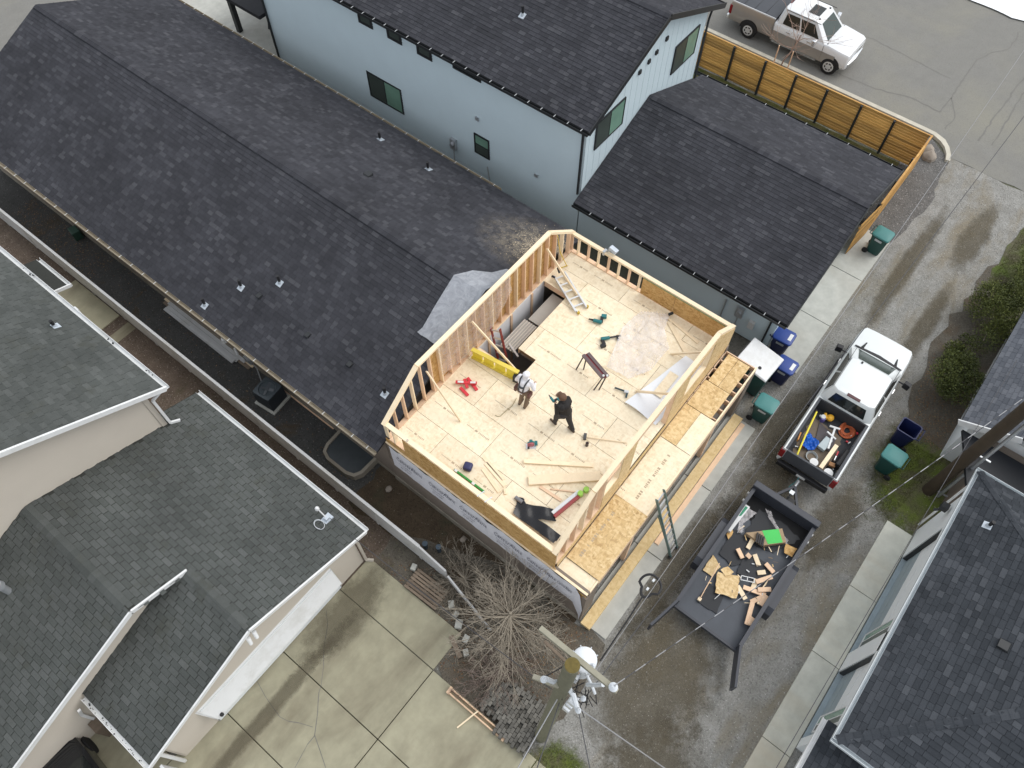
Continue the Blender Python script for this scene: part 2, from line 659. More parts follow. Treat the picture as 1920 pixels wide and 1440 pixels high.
MAT['gravel'] = ground_mat('alley_gravel', [(0.0, (0.165, 0.160, 0.145)), (0.5, (0.25, 0.245, 0.227)), (1.0, (0.345, 0.34, 0.322))], 0.42, (0.20, 0.175, 0.13), (0.50, 0.66), (0.40, 0.395, 0.37), 0.09, 24, 0.8, (0.55, 1.6, 1), 0.2)
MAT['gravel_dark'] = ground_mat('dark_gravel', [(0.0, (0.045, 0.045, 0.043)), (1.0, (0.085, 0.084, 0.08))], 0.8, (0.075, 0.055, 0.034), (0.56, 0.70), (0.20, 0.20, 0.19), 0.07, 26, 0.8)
MAT['gravel_grey'] = ground_mat('landscape_gravel', [(0.0, (0.085, 0.083, 0.08)), (1.0, (0.17, 0.165, 0.158))], 0.6, (0.12, 0.115, 0.11), (0.5, 0.7), (0.33, 0.32, 0.31), 0.16, 20, 0.9)
MAT['bark'] = ground_mat('brown_gravel', [(0.0, (0.075, 0.055, 0.042)), (1.0, (0.165, 0.128, 0.10))], 0.5, (0.055, 0.05, 0.025), (0.56, 0.72), (0.30, 0.26, 0.22), 0.10, 26, 0.8)
MAT['dirt'] = ground_mat('brown_dirt', [(0.0, (0.042, 0.030, 0.020)), (1.0, (0.105, 0.078, 0.050))], 0.8, (0.05, 0.05, 0.03), (0.55, 0.7), (0.22, 0.19, 0.15), 0.04, 24, 0.7)
MAT['litter'] = ground_mat('leaf_litter', [(0.0, (0.075, 0.066, 0.052)), (1.0, (0.155, 0.138, 0.112))], 1.2, (0.11, 0.085, 0.06), (0.5, 0.66), (0.22, 0.2, 0.16), 0.07, 24, 0.8)
MAT['moss_soft'] = ground_mat('moss_patch', [(0.0, (0.075, 0.07, 0.036)), (1.0, (0.14, 0.13, 0.075))], 1.3, (0.11, 0.14, 0.028), (0.42, 0.58), (0.28, 0.26, 0.2), 0.05, 26, 0.7, soft=1.0)
MAT['dirt_soft'] = ground_mat('damp_dirt_patch', [(0.0, (0.10, 0.085, 0.058)), (1.0, (0.155, 0.133, 0.094))], 0.8, (0.12, 0.105, 0.075), (0.55, 0.7), (0.30, 0.28, 0.24), 0.10, 22, 0.7, soft=.62)
MAT['stain_soft'] = ground_mat('driveway_stain', [(0.0, (0.085, 0.068, 0.045)), (1.0, (0.13, 0.11, 0.075))], 0.8, (0.10, 0.085, 0.06), (0.5, 0.7), (0.2, 0.18, 0.14), 0.02, 24, 0.1, soft=.42)
MAT['moss'] = ground_mat('mossy_ground', [(0.0, (0.065, 0.060, 0.034)), (1.0, (0.12, 0.115, 0.07))], 1.1, (0.085, 0.115, 0.025), (0.45, 0.62), (0.28, 0.26, 0.2), 0.05, 26, 0.7)
MAT['lawn'] = ground_mat('dry_lawn', [(0.0, (0.085, 0.075, 0.028)), (1.0, (0.17, 0.15, 0.06))], 1.5, (0.07, 0.085, 0.022), (0.45, 0.62), (0.25, 0.22, 0.12), 0.05, 30, 0.6)
MAT['terrain'] = ground_mat('open_ground', [(0.0, (0.11, 0.105, 0.09)), (1.0, (0.19, 0.18, 0.155))], 0.06, (0.10, 0.105, 0.06), (0.45, 0.6), (0.3, 0.3, 0.28), 0.05, 20, 0.5)
MAT['snow'] = pm('old_snow', (0.80, 0.82, 0.84), 0.6, 0.08, 4, bumps=0.4, bscale=8)
MAT['crack'] = pm('crack_tar', (0.165, 0.16, 0.145), 0.9)
MAT['grey_fence'] = pm('grey_vinyl_fence', (0.56, 0.565, 0.565), 0.55, 0.08, 1.5, fine=0.05, grime=(0.44, 0.43, 0.40))
MAT['steel'] = pm('galvanised_steel', (0.48, 0.50, 0.52), 0.4, 0.12, 8, metal=0.6)
MAT['alu'] = pm('aluminium', (0.68, 0.69, 0.70), 0.35, 0.08, 8, metal=0.5)
MAT['rubber'] = pm('rubber', (0.016, 0.016, 0.017), 0.85, 0.2)
MAT['black'] = pm('black_plastic', (0.014, 0.014, 0.016), 0.5, 0.2)
MAT['black_gloss'] = pm('black_poly_film', (0.010, 0.010, 0.012), 0.22, 0.2, bumps=0.5, bscale=7)
MAT['glass_dark'] = glass_mat('dark_glass', (0.018, 0.022, 0.022))
MAT['glass_green'] = glass_mat('green_glass', (0.17, 0.30, 0.23), 0.15)
MAT['glass_screen'] = glass_mat('screened_glass', (0.055, 0.07, 0.062), 0.3)
MAT['glass_truck'] = glass_mat('truck_glass', (0.030, 0.048, 0.042), 0.12)
MAT['pipe_black'] = pm('vent_pipe', (0.018, 0.018, 0.02), 0.6)
MAT['flash'] = pm('vent_flashing', (0.50, 0.55, 0.60), 0.35, 0.08, metal=0.2)
MAT['drywall'] = pm('drywall', (0.72, 0.72, 0.74), 0.8, 0.04)
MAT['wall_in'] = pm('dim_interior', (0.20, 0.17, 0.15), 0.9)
MAT['film'] = film_mat('clear_poly', (0.88, 0.84, 0.84), (0.18, 0.62))
MAT['film_in'] = film_mat('clear_poly_warm', (0.84, 0.74, 0.68), (0.16, 0.42))
MAT['bark_tree'] = pm('grey_bark', (0.27, 0.235, 0.185), 0.9, 0.25, 6, objvar=0.1)
MAT['pole_wood'] = pm('pole_wood', (0.17, 0.165, 0.115), 0.9, 0.3, 7, bumps=0.4, bscale=20)
MAT['pole_dark'] = pm('creosote_pole', (0.052, 0.038, 0.024), 0.85, 0.3, 5, bumps=0.4, bscale=20)
MAT['leaf'] = leaf_mat('shrub_leaf', (0.022, 0.030, 0.010), (0.075, 0.092, 0.022), (0.155, 0.17, 0.04))
MAT['leaf_dry'] = leaf_mat('dry_leaf', (0.10, 0.05, 0.03), (0.16, 0.09, 0.045), (0.24, 0.16, 0.08))
MAT['blade'] = leaf_mat('grass_blade', (0.07, 0.085, 0.02), (0.12, 0.14, 0.035), (0.20, 0.18, 0.07))
MAT['pebble'] = leaf_mat('pebble_stone', (0.09, 0.085, 0.075), (0.20, 0.195, 0.18), (0.42, 0.41, 0.39))
MAT['tarp'] = pm('dark_membrane', (0.014, 0.016, 0.02), 0.55, 0.1)
MAT['porcelain'] = pm('porcelain', (0.62, 0.65, 0.68), 0.25, 0.05)
MAT['xfmr'] = pm('transformer_paint', (0.72, 0.75, 0.78), 0.4, 0.06)
# ================================================================ SETTING
def ragged(poly, amp=0.08, step=0.5, seed=1):
    rnd = random.Random(seed)
    out = []
    n = len(poly)
    for i in range(n):
        a, b = Vector(poly[i]), Vector(poly[(i + 1) % n])
        L = (b - a).length
        k = max(1, int(L / step))
        d = (b - a).normalized()
        nn = Vector((-d.y, d.x))
        for j in range(k):
            p = a + (b - a) * (j / k)
            if j > 0:
                p += nn * rnd.uniform(-amp, amp) + d * rnd.uniform(-step * .25, step * .25)
            out.append((p.x, p.y))
    return out


def sheet(name, poly, z, mat, amp=0.0, step=0.5, seed=1, kind='structure', label=None):
    mb = MB()
    pl = ragged(poly, amp, step, seed) if amp > 0 else poly
    mb.face([(p[0], p[1], z) for p in pl])
    o = mb.build(name, mat)
    o['kind'] = kind
    if label:
        o['label'] = label
    bm = bmesh.new()
    bm.from_mesh(o.data)
    bmesh.ops.triangulate(bm, faces=bm.faces)
    for f in bm.faces:
        if f.normal.z < 0:
            f.normal_flip()
    bm.to_mesh(o.data)
    bm.free()
    return o


sheet('ground', [(-500, -500), (500, -500), (500, 500), (-500, 500)], -0.02, MAT['terrain'])
sheet('alley', [(-30, -6.5), (31.2, -6.5), (31.2, 1.2), (26, 1.3), (26, 3), (-30, 3)], -0.008, MAT['gravel'], 0.1, 0.8, 3)
sheet('street', [(31.3, -40), (42.2, -40), (42.2, 60), (32.1, 60), (32.1, 2.2), (31.2, 1.0)], -0.003, MAT['asphalt'], 0.06, 0.7, 4)
sheet('far_verge', [(42.2, -40), (60, -40), (60, 60), (42.2, 60)], -0.004, MAT['lawn'], 0.1, 1, 5)
sheet('backyard_lawn', [(24, 2.2), (29.55, 2.2), (29.55, 12.5), (24, 12.5)], -0.001, MAT['lawn'], 0.05, 0.6, 6)
sheet('street_verge', [(29.66, 2.2), (31.9, 2.2), (31.9, 40), (29.66, 40)], -0.002, MAT['gravel_grey'], 0.03, 0.6, 6)
sheet('gravel_corner', [(31.0, 0.98), (31.9, 2.2), (29.8, 2.6), (25.2, 2.6), (25.3, 0.97), (26.3, 0.8), (27.9, 0.62), (29.4, 0.8)], -0.0005, MAT['gravel_grey'], 0.09, 0.35, 7)
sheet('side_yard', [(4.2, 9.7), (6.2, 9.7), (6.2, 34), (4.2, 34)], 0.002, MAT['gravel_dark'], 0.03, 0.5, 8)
sheet('dirt_yard', [(4.2, 2.2), (6.2, 2.2), (6.2, 10.1), (4.2, 10.1)], 0.006, MAT['dirt'], 0.12, 0.5, 9)
sheet('bark_strip', [(1.7, 8.35), (4.4, 7.7), (4.4, 34), (1.7, 34)], 0.004, MAT['bark'], 0.06, 0.5, 10)
sheet('tree_bed', [(1.95, 1.2), (3.3, 0.75), (5.7, 1.0), (5.7, 4.5), (4.5, 8.3), (3.3, 8.1), (1.9, 4.0)], 0.010, MAT['litter'], 0.12, 0.45, 11)
def oval(cx, cy, rx, ry, rot=0.0, n=28):
    c, s_ = math.cos(rot), math.sin(rot)
    return [(cx + rx * math.cos(6.28319 * i / n) * c - ry * math.sin(6.28319 * i / n) * s_, cy + rx * math.cos(6.28319 * i / n) * s_ + ry * math.sin(6.28319 * i / n) * c) for i in range(n)]


sheet('moss_patch', oval(16.6, -4.3, 3.4, 2.6), 0.004, MAT['moss_soft'])
sheet('shrub_bed', [(17.9, -2.9), (19.0, -2.55), (21.4, -2.25), (24.4, -2.35), (27.4, -2.75), (31.2, -2.8), (31.2, -9), (17.9, -9)], 0.008, MAT['litter'], 0.2, 0.5, 13)
sheet('grass_verge', [(25.4, -2.6), (27.4, -2.7), (31.2, -2.8), (31.2, -6), (25.4, -6)], 0.012, MAT['moss'], 0.15, 0.5, 14)
sheet('pole_grass', oval(1.7, .1, 1.7, 1.3), 0.012, MAT['moss_soft'])
sheet('snow', [(42.1, 5.0), (42.1, 1.9), (41.7, 0.5), (44, -2), (48, -3), (50, 8), (44, 7)], 0.06, MAT['snow'], 0.15, 0.5, 16)
for i, (cx, cy, rx, ry) in enumerate(((5.8, -.7, 3.6, 2.2), (12.6, -.2, 4.5, 1.2), (9, 0.6, 4, .7), (15.6, .3, 3.2, 1.0), (13.2, -2.6, 2.6, 1.0), (3.0, -2.0, 3.4, 1.8), (24.5, .0, 5.5, .5), (27.5, -1.5, 3, .7), (22.5, -1.7, 3.2, .5))):
    sheet('dirt_patch', oval(cx, cy, rx, ry), -0.006 + i * .0006, MAT['dirt_soft'])
sheet('patio', [(17.2, 27.6), (24, 27.6), (24, 40), (17.2, 40)], 0.002, MAT['concrete'])
sheet('far_yard', [(-6, 31), (16, 32.5), (16, 60), (-6, 60)], -0.004, MAT['asphalt'])


# concrete panels: each slab a piece with open joints
def slabs(name, xs, ys, z, mat, gap=0.012, th=0.16, skip=()):
    root = bpy.data.objects.new(name, None)
    col.objects.link(root)
    root['kind'] = 'structure'
    root.location = (xs[0], ys[0], 0)
    SHIFT[root.name] = (xs[0], ys[0], 0)
    bed = MB()
    bed.box(xs[0] + .03, xs[-1] - .03, ys[0] + .03, ys[-1] - .03, z - th, z - 0.05)
    bed.build('slab_bed', MAT['dirt'], root)
    for i in range(len(xs) - 1):
        for j in range(len(ys) - 1):
            if (i, j) in skip:
                continue
            mb = MB()
            mb.box(xs[i] + gap, xs[i + 1] - gap, ys[j] + gap, ys[j + 1] - gap, z - th, z)
            mb.build('concrete_panel', mat, root, bevel=0.008, seg=1)
    return root


slabs('garage_apron', [17.55, 20.15, 22.8, 25.35], [1.03, 2.5], 0.03, MAT['concrete'])
slabs('garage_slab', [5.80, 8.85, 11.8, 14.72], [1.06, 2.1], 0.05, MAT['concrete'])
slabs('house_apron', [-1.5, 1.2, 3.8, 6.37, 9.33, 11.8, 14.47], [-4.74, -3.86], 0.04, MAT['concrete_right'], 0.009)
slabs('driveway', [-12, -9.4, -7.1, -4.7, -2.5, -0.35, 2.0], [-6.5, -3.0, 0.7, 4.5, 8.6], 0.03, MAT['concrete_old'])
slabs('driveway_strip', [2.0, 3.3], [4.5, 8.3], 0.028, MAT['concrete_old'])
slabs('carport_floor', [-12, -9.4, -6.8, -4.2], [8.6, 10.9], 0.03, MAT['concrete_old'])
slabs('side_patio', [2.3, 4.25], [21.9, 24.6], 0.05, MAT['concrete_old'])
stp = slabs('patio_step', [2.3, 4.25], [21.45, 21.85], -0.0, MAT['concrete_old'])
sheet('door_path', [(2.2, 21.0), (4.25, 21.0), (4.25, 21.45), (2.2, 21.45)], 0.012, MAT['concrete_old'])

# cracks in street and driveway: thin tar-filled lines
cr = MB()


def crack(path, w, z, seed):
    rnd = random.Random(seed)
    pts = []
    for a, b in zip(path, path[1:]):
        L = math.hypot(b[0] - a[0], b[1] - a[1])
        k = max(1, int(L / 0.25))
        for j in range(k):
            t = j / k
            pts.append((a[0] + (b[0] - a[0]) * t + rnd.uniform(-.04, .04), a[1] + (b[1] - a[1]) * t + rnd.uniform(-.04, .04)))
    pts.append(path[-1])
    for a, b in zip(pts, pts[1:]):
        d = Vector((b[0] - a[0], b[1] - a[1]))
        if d.length < 1e-4:
            continue
        d.normalize()
        n = Vector((-d.y, d.x)) * w * rnd.uniform(.3, .6)
        cr.face([(a[0] - n.x, a[1] - n.y, z), (b[0] - n.x, b[1] - n.y, z), (b[0] + n.x, b[1] + n.y, z), (a[0] + n.x, a[1] + n.y, z)])


crack([(41.2, 1.8), (40.5, 1.7), (39.6, 1.76), (39.0, 2.2), (38, 2.6), (36.3, 2.57), (34.8, 2.48), (33.6, 2.5), (33.7, 3.9), (33.25, 5.4), (33.15, 6.7), (33.1, 12)], 0.07, 0.001, 1)
crack([(34.75, 2.45), (33.7, 1.85), (32.7, 1.9)], 0.05, 0.001, 2)
crack([(41, 0.42), (37.5, 0.44), (35.2, 0.48), (32.9, 0.49)], 0.07, 0.001, 3)
crack([(41, 0.1), (37.2, 0.07), (35, 0.0), (33, -0.08)], 0.06, 0.001, 4)
crack([(36, 3), (36.4, 7), (36.1, 14), (36.3, 26)], 0.04, 0.001, 6)
struct('street_crack', cr, MAT['crack'])
cr = MB()
crack([(1.3, 8.19), (1.0, 7.86), (.36, 7.31), (-.08, 6.91), (-.93, 6.35), (-1.34, 5.98), (-1.53, 5.54), (-1.76, 5.12)], 0.022, 0.034, 7)
crack([(-1.23, 6.11), (-1.39, 6.52), (-1.68, 7.08), (-1.52, 7.79), (-1.39, 8.27)], 0.02, 0.034, 8)
crack([(-1.37, 5.95), (-1.89, 5.87), (-2.3, 5.78)], 0.018, 0.034, 9)
struct('driveway_crack', cr, MAT['crack'])
# dark stain across the driveway
sheet('driveway_stain', oval(1.6, 7.6, 2.6, 1.0), 0.0345, MAT['stain_soft'])
sheet('driveway_stain', oval(-1.5, 7.4, 5.0, .34), 0.0352, MAT['stain_soft'])

# kerb along the street with its rounded end
kb = MB()
arc = [(32.14, 60), (32.14, 2.6), (32.12, 2.1), (31.95, 1.62), (31.62, 1.3), (31.22, 1.06), (30.85, 0.95)]
inner = [(31.93, 60), (31.93, 2.6), (31.91, 2.15), (31.74, 1.75), (31.52, 1.47), (31.17, 1.24), (30.82, 1.13)]
for i in range(len(arc) - 1):
    P = [arc[i], arc[i + 1], inner[i + 1], inner[i]]
    kb.hexa([(*P[3], -.1), (*P[2], -.1), (*P[1], -.1), (*P[0], -.1), (*P[3], .12), (*P[2], .12), (*P[1], .12), (*P[0], .12)])
struct('kerb', kb, MAT['kerb'], fixn=True)


# loose stones, grass blades, dry leaves
def in_poly(x, y, poly):
    c = False
    n = len(poly)
    for i in range(n):
        x1, y1 = poly[i]
        x2, y2 = poly[(i + 1) % n]
        if (y1 > y) != (y2 > y) and x < (x2 - x1) * (y - y1) / (y2 - y1) + x1:
            c = not c
    return c


def scatter(name, mat, zones, size, z, flat, seed, label):
    rnd = random.Random(seed)
    mb = MB()
    for poly, n, zz in zones:
        xs = [p[0] for p in poly]
        ys = [p[1] for p in poly]
        k = 0
        tries = 0
        while k < n and tries < n * 6:
            tries += 1
            x, y = rnd.uniform(min(xs), max(xs)), rnd.uniform(min(ys), max(ys))
            if not in_poly(x, y, poly):
                continue
            k += 1
            s = rnd.uniform(*size)
            a = rnd.uniform(0, 6.28)
            t = rnd.random()
            if flat == 'stone':
                q = [(x + s * math.cos(a + i * 2.094) * rnd.uniform(.7, 1.2), y + s * math.sin(a + i * 2.094) * rnd.uniform(.7, 1.2), zz + z) for i in range(3)]
                top = (x + rnd.uniform(-.2, .2) * s, y + rnd.uniform(-.2, .2) * s, zz + z + s * rnd.uniform(.5, .9))
                for i in range(3):
                    mb.face([q[i], q[(i + 1) % 3], top], 0, t)
            elif flat == 'blade':
                lx, ly = rnd.uniform(-.5, .5) * s, rnd.uniform(-.5, .5) * s
                w = 0.006
                mb.face([(x - w * math.sin(a), y + w * math.cos(a), zz + z), (x + w * math.sin(a), y - w * math.cos(a), zz + z), (x + lx, y + ly, zz + z + s)], 0, t)
            else:
                c, d = math.cos(a) * s, math.sin(a) * s
                mb.face([(x + c, y + d, zz + z), (x - d * .6, y + c * .6, zz + z + s * rnd.uniform(0, .4)), (x - c, y - d, zz + z), (x + d * .6, y - c * .6, zz + z + s * rnd.uniform(0, .3))], 0, t)
    o = mb.build(name, mat, tint=True)
    tag(o, label, kind='stuff')
    return o


scatter('gravel_stones', MAT['pebble'], [
    ([(3, -3.8), (31, -3.8), (31, 0.95), (3, 0.95)], 9000, 0.0),
    ([(25.3, 1), (31, 1), (31.6, 2), (25.3, 2)], 2500, 0.002),
    ([(4.4, 9.6), (5.8, 9.6), (5.8, 30), (4.4, 30)], 2200, 0.004),
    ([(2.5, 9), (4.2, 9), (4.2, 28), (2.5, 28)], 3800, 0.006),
    ([(13, -4), (17, -4), (17, -1.8), (13, -1.8)], 1200, 0.0)], (0.006, 0.017), -0.006, 'stone', 21, 'loose gravel stones strewn over the alley and side yards')
scatter('grass_tufts', MAT['blade'], [
    ([(14.6, -2.9), (17.5, -2.6), (17.6, -4.4), (14.5, -3.9)], 5000, 0.004),
    ([(26.4, 2.4), (29.4, 2.4), (29.4, 11), (26.4, 11)], 7000, 0.0),
    ([(25.4, -2.75), (31, -2.9), (31, -4), (25.4, -4)], 5000, 0.012),
    ([(1.5, .8), (2.6, .6), (2.7, -.3), (1.2, -.6)], 2500, 0.006),
    ([(3.3, 7.4), (4.2, 7.4), (4.2, 14), (3.5, 14)], 700, 0.006)], (0.03, 0.09), 0.0, 'blade', 22, 'short grass and moss growing in patches beside the alley and fence')
scatter('fallen_leaves', MAT['leaf_dry'], [
    ([(17.9, -2.9), (21.4, -2.4), (21.5, -4.2), (17.8, -4.6)], 1100, 0.01),
    ([(2.1, 1.6), (5.6, 1.4), (5.6, 5), (3.4, 7.8), (2.2, 4.4)], 1500, 0.014),
    ([(4.5, 24), (5.7, 24), (5.7, 29.5), (4.5, 29.5)], 700, 0.006),
    ([(4.4, 9.7), (5.8, 9.7), (5.8, 24), (4.4, 24)], 260, 0.006)], (0.012, 0.035), 0.004, 'leaf', 23, 'brown dry leaves lying on the ground under shrubs and tree')
# ================================================================ BUILDINGS
UNIT = MB()
UNIT.hexa([(0, 0, -.004), (1, 0, -.004), (1, 1, -.004), (0, 1, -.004), (0, 0, .014), (1, 0, .014), (1, 1, .003), (0, 1, .003)])
_tmp = UNIT.build('shingle', MAT['sh_dark'])
SH_MESH = {}
for k in ('sh_dark', 'sh_tan', 'sh_right', 'sh_blue'):
    me = _tmp.data.copy()
    me.name = 'shingle_' + k[3:]
    me.materials.clear()
    me.materials.append(MAT[k])
    SH_MESH[k] = me
bpy.data.objects.remove(_tmp)


class Roof:
    def __init__(s, key, parent, single=300):
        s.key, s.parent, s.tabs, s.single = key, parent, [], single

    def plane(s, o, u, sl, ulen, slen, poly=None, wide=(0.14, 0.34), expo=0.145, seed=1, regular=None):
        """tabs over a plane: o eave corner, u along the eave, sl up the slope (unit vectors)"""
        rnd = random.Random(seed)
        u, sl, o = Vector(u).normalized(), Vector(sl).normalized(), Vector(o)
        rows = int(slen / expo)
        for i in range(rows + 1):
            b = i * expo
            if b + expo * .4 > slen:
                break
            e = min(expo, slen - b)
            a = -(rnd.random() * 0.3) if regular is None else -(regular / 2 if i % 2 else 0) - (0.11 * (i // 2) % regular)
            while a < ulen:
                w = rnd.uniform(*wide) if regular is None else regular
                a0, a1 = max(a, 0), min(a + w, ulen)
                if a1 - a0 > 0.03:
                    ca, cb = (a0 + a1) / 2, b + e / 2
                    if poly is None or in_poly(ca, cb, poly):
                        s.tabs.append((o + u * a0 + sl * b, u, sl, a1 - a0 - (0.008 if regular is None else 0.022), e - (0.004 if regular is None else .012), rnd.random()))
                a += w

    def finish(s):
        def score(tb):
            p = proj(tb[0])
            if p is None or not (0 < p[0] < 1920 and 0 < p[1] < 1440):
                return 1e9
            return p[2]
        order = sorted(range(len(s.tabs)), key=lambda i: score(s.tabs[i]))
        pick = set(order[:s.single])
        mb = MB()
        sh = Vector(SHIFT.get(s.parent.name, (0, 0, 0)))
        for i, (p, u, sl, w, e, t) in enumerate(s.tabs):
            n = u.cross(sl)
            if n.z < 0:
                n = -n
            if i in pick:
                o = bpy.data.objects.new('shingle', SH_MESH[s.key])
                M = Matrix((u * w, sl * e, n)).transposed().to_4x4()
                M.translation = p - sh
                o.parent = s.parent
                o.matrix_local = M
                col.objects.link(o)
            else:
                h = n * (0.008 + 0.008 * t)
                A, B = p, p + u * w
                C, D = B + sl * e + n * .003, A + sl * e + n * .003
                mb.face([A + h, B + h, C, D], 0, t)
                mb.face([A - n * .004, B - n * .004, B + h, A + h], 0, t)
        o = mb.build('shingle_field', MAT[s.key], s.parent, tint=True)
        o['kind'] = 'stuff'


def ridge_cap(parent, a, b, mat, w=0.15, dz=0.03, drop=0.05, step=0.2, side=None):
    """overlapping cap shingles along a ridge or hip"""
    a, b = Vector(a), Vector(b)
    d = (b - a)
    L = d.length
    d.normalize()
    s = d.cross(Vector((0, 0, 1))).normalized()
    up = s.cross(d)
    mb = MB()
    k = int(L / step)
    for i in range(k):
        p, q = a + d * (i * step), a + d * (i * step + step * 1.05)
        h0, h1 = dz + .008, dz
        t = random.random()
        mb.face([p - s * w + up * (h0 - drop), p + up * h0, q + up * h1, q - s * w + up * (h1 - drop)], 0, t)
        mb.face([p + up * h0, p + s * w + up * (h0 - drop), q + s * w + up * (h1 - drop), q + up * h1], 0, t)
    o = mb.build('ridge_cap', mat, parent, tint=True)
    return o


def lap_siding(parent, p0, p1, z0, z1, nrm, mat, top=None, expo=0.13, name='siding', proud=0.012):
    """horizontal lap courses on a vertical wall from p0 to p1; top(x) trims under a gable; one part of many boards"""
    mb = MB()
    a, b = Vector((*p0, 0)), Vector((*p1, 0))
    d = (b - a)
    L = d.length
    d.normalize()
    n = Vector((*nrm, 0)).normalized()
    z = z0
    while z < z1 - .01:
        zt = min(z + expo, z1)
        if top is None:
            segs = [(0, L)]
        else:
            S = [x for x in [i * L / 160 for i in range(161)] if top(x) >= z + expo * .5]
            segs = [(min(S), max(S))] if S else []
        for s0, s1 in segs:
            A, B = a + d * s0, a + d * s1
            lo, hi = n * (proud + .014), n * proud * .2
            P = [A + lo + Vector((0, 0, z)), B + lo + Vector((0, 0, z)), B + hi + Vector((0, 0, zt)), A + hi + Vector((0, 0, zt))]
            mb.face(P)
            mb.face([A + Vector((0, 0, z)), B + Vector((0, 0, z)), P[1], P[0]])
        z += expo
    o = mb.build(name, mat, parent)
    o['kind'] = 'stuff'
    return o


def vent_pipe(parent, p, n, u, sl, h=0.36, r=0.05, lean=(0, 0, 1)):
    """square flashing on the roof plane with a black pipe through it"""
    p, n, u, sl = Vector(p), Vector(n).normalized(), Vector(u).normalized(), Vector(sl).normalized()
    fl = MB()
    P = [p - u * .11 - sl * .13 + n * .022, p + u * .11 - sl * .13 + n * .022, p + u * .11 + sl * .09 + n * .022, p - u * .11 + sl * .09 + n * .022]
    fl.slab(P, tuple(n * -.012))
    fl.cyl(p - Vector((0, 0, .02)), p + Vector((0, 0, .10)), .085, .06, 10)
    o = fl.build('vent_flashing', MAT['flash'], parent, fixn=True)
    pp = MB()
    pp.cyl(p - Vector((0, 0, .02)), p + Vector((0, 0, h)), r, r, 10)
    pp.build('vent_pipe', MAT['pipe_black'], o)


def box_vent(parent, p, n, u, sl, s=0.2):
    p, n, u, sl = Vector(p), Vector(n).normalized(), Vector(u).normalized(), Vector(sl).normalized()
    mb = MB()
    b = [p + u * x * s + sl * y * s + n * .01 for x, y in ((-.6, -.6), (.6, -.6), (.6, .6), (-.6, .6))]
    t = [p + u * x * s + sl * y * s + n * (.10 if y < 0 else .05) for x, y in ((-.5, -.5), (.5, -.5), (.5, .5), (-.5, .5))]
    mb.hexa(b + t)
    mb.build('roof_vent', MAT['trim_dark'], parent, fixn=True)


def gutter(parent, a, b, mat, out, w=0.11, h=0.11, hang=None, name='gutter', step=0.6, hw=0.016):
    """open trough along an eave with hanger straps"""
    a, b, o = Vector(a), Vector(b), Vector(out).normalized()
    mb = MB()
    z = Vector((0, 0, 1))
    t = .012
    prof = [(0, 0), (0, -h), (w, -h), (w, 0), (w - t, 0), (w - t, -h + t), (t, -h + t), (t, 0)]
    r0 = [a + o * x + z * y for x, y in prof]
    r1 = [b + o * x + z * y for x, y in prof]
    mb.loft([r0, r1])
    g = mb.build(name, mat, parent, fixn=True)
    if hang:
        hm = MB()
        L = (b - a).length
        d = (b - a).normalized()
        k = int(L / step)
        for i in range(k):
            p = a + d * (i + .5) * step
            hm.beam(p - o * .06 + z * .012, p + o * (w + .01) + z * .012, hw, .012)
        hm.build('gutter_hanger', hang, g)
    return g


def window(parent, c, u, n, w, h, frame, panes, split='v', fw=0.06, depth=0.05, sill=None):
    """framed window: c centre, u along the wall, n outward; panes = list of materials"""
    c, u, n = Vector(c), Vector(u).normalized(), Vector(n).normalized()
    z = Vector((0, 0, 1))
    mb = MB()

    def bar(x0, x1, y0, y1, d=depth, back=-.03):
        P = [c + u * x + z * y + n * back for x, y in ((x0, y0), (x1, y0), (x1, y1), (x0, y1))]
        Q = [p + n * (d - back) for p in P]
        mb.hexa(P + Q)
    bar(-w / 2, w / 2, h / 2 - fw, h / 2)
    bar(-w / 2, w / 2, -h / 2, -h / 2 + fw)
    bar(-w / 2, -w / 2 + fw, -h / 2 + fw, h / 2 - fw)
    bar(w / 2 - fw, w / 2, -h / 2 + fw, h / 2 - fw)
    if len(panes) > 1:
        if split == 'v':
            bar(-fw * .35, fw * .35, -h / 2 + fw, h / 2 - fw, depth * .8)
        else:
            bar(-w / 2 + fw, w / 2 - fw, -fw * .35, fw * .35, depth * .8)
    o = mb.build('window', frame, parent, fixn=True)
    for i, pmat in enumerate(panes):
        g = MB()
        if len(panes) == 1:
            x0, x1, y0, y1 = -w / 2 + fw, w / 2 - fw, -h / 2 + fw, h / 2 - fw
        elif split == 'v':
            x0, x1 = (-w / 2 + fw, -fw * .35) if i == 0 else (fw * .35, w / 2 - fw)
            y0, y1 = -h / 2 + fw, h / 2 - fw
        else:
            y0, y1 = (-h / 2 + fw, -fw * .35) if i == 0 else (fw * .35, h / 2 - fw)
            x0, x1 = -w / 2 + fw, w / 2 - fw
        P = [c + u * x + z * y + n * .034 for x, y in ((x0, y0), (x1, y0), (x1, y1), (x0, y1))]
        g.slab(P, tuple(n * -.01))
        g.build('pane', pmat, o, fixn=True)
    return o


def downspout(parent, path, mat, r=0.035):
    mb = MB()
    for a, b in zip(path, path[1:]):
        mb.beam(a, b, .08, .06, up=(0, 1, 0.01))
    return mb.build('downspout', mat, parent)


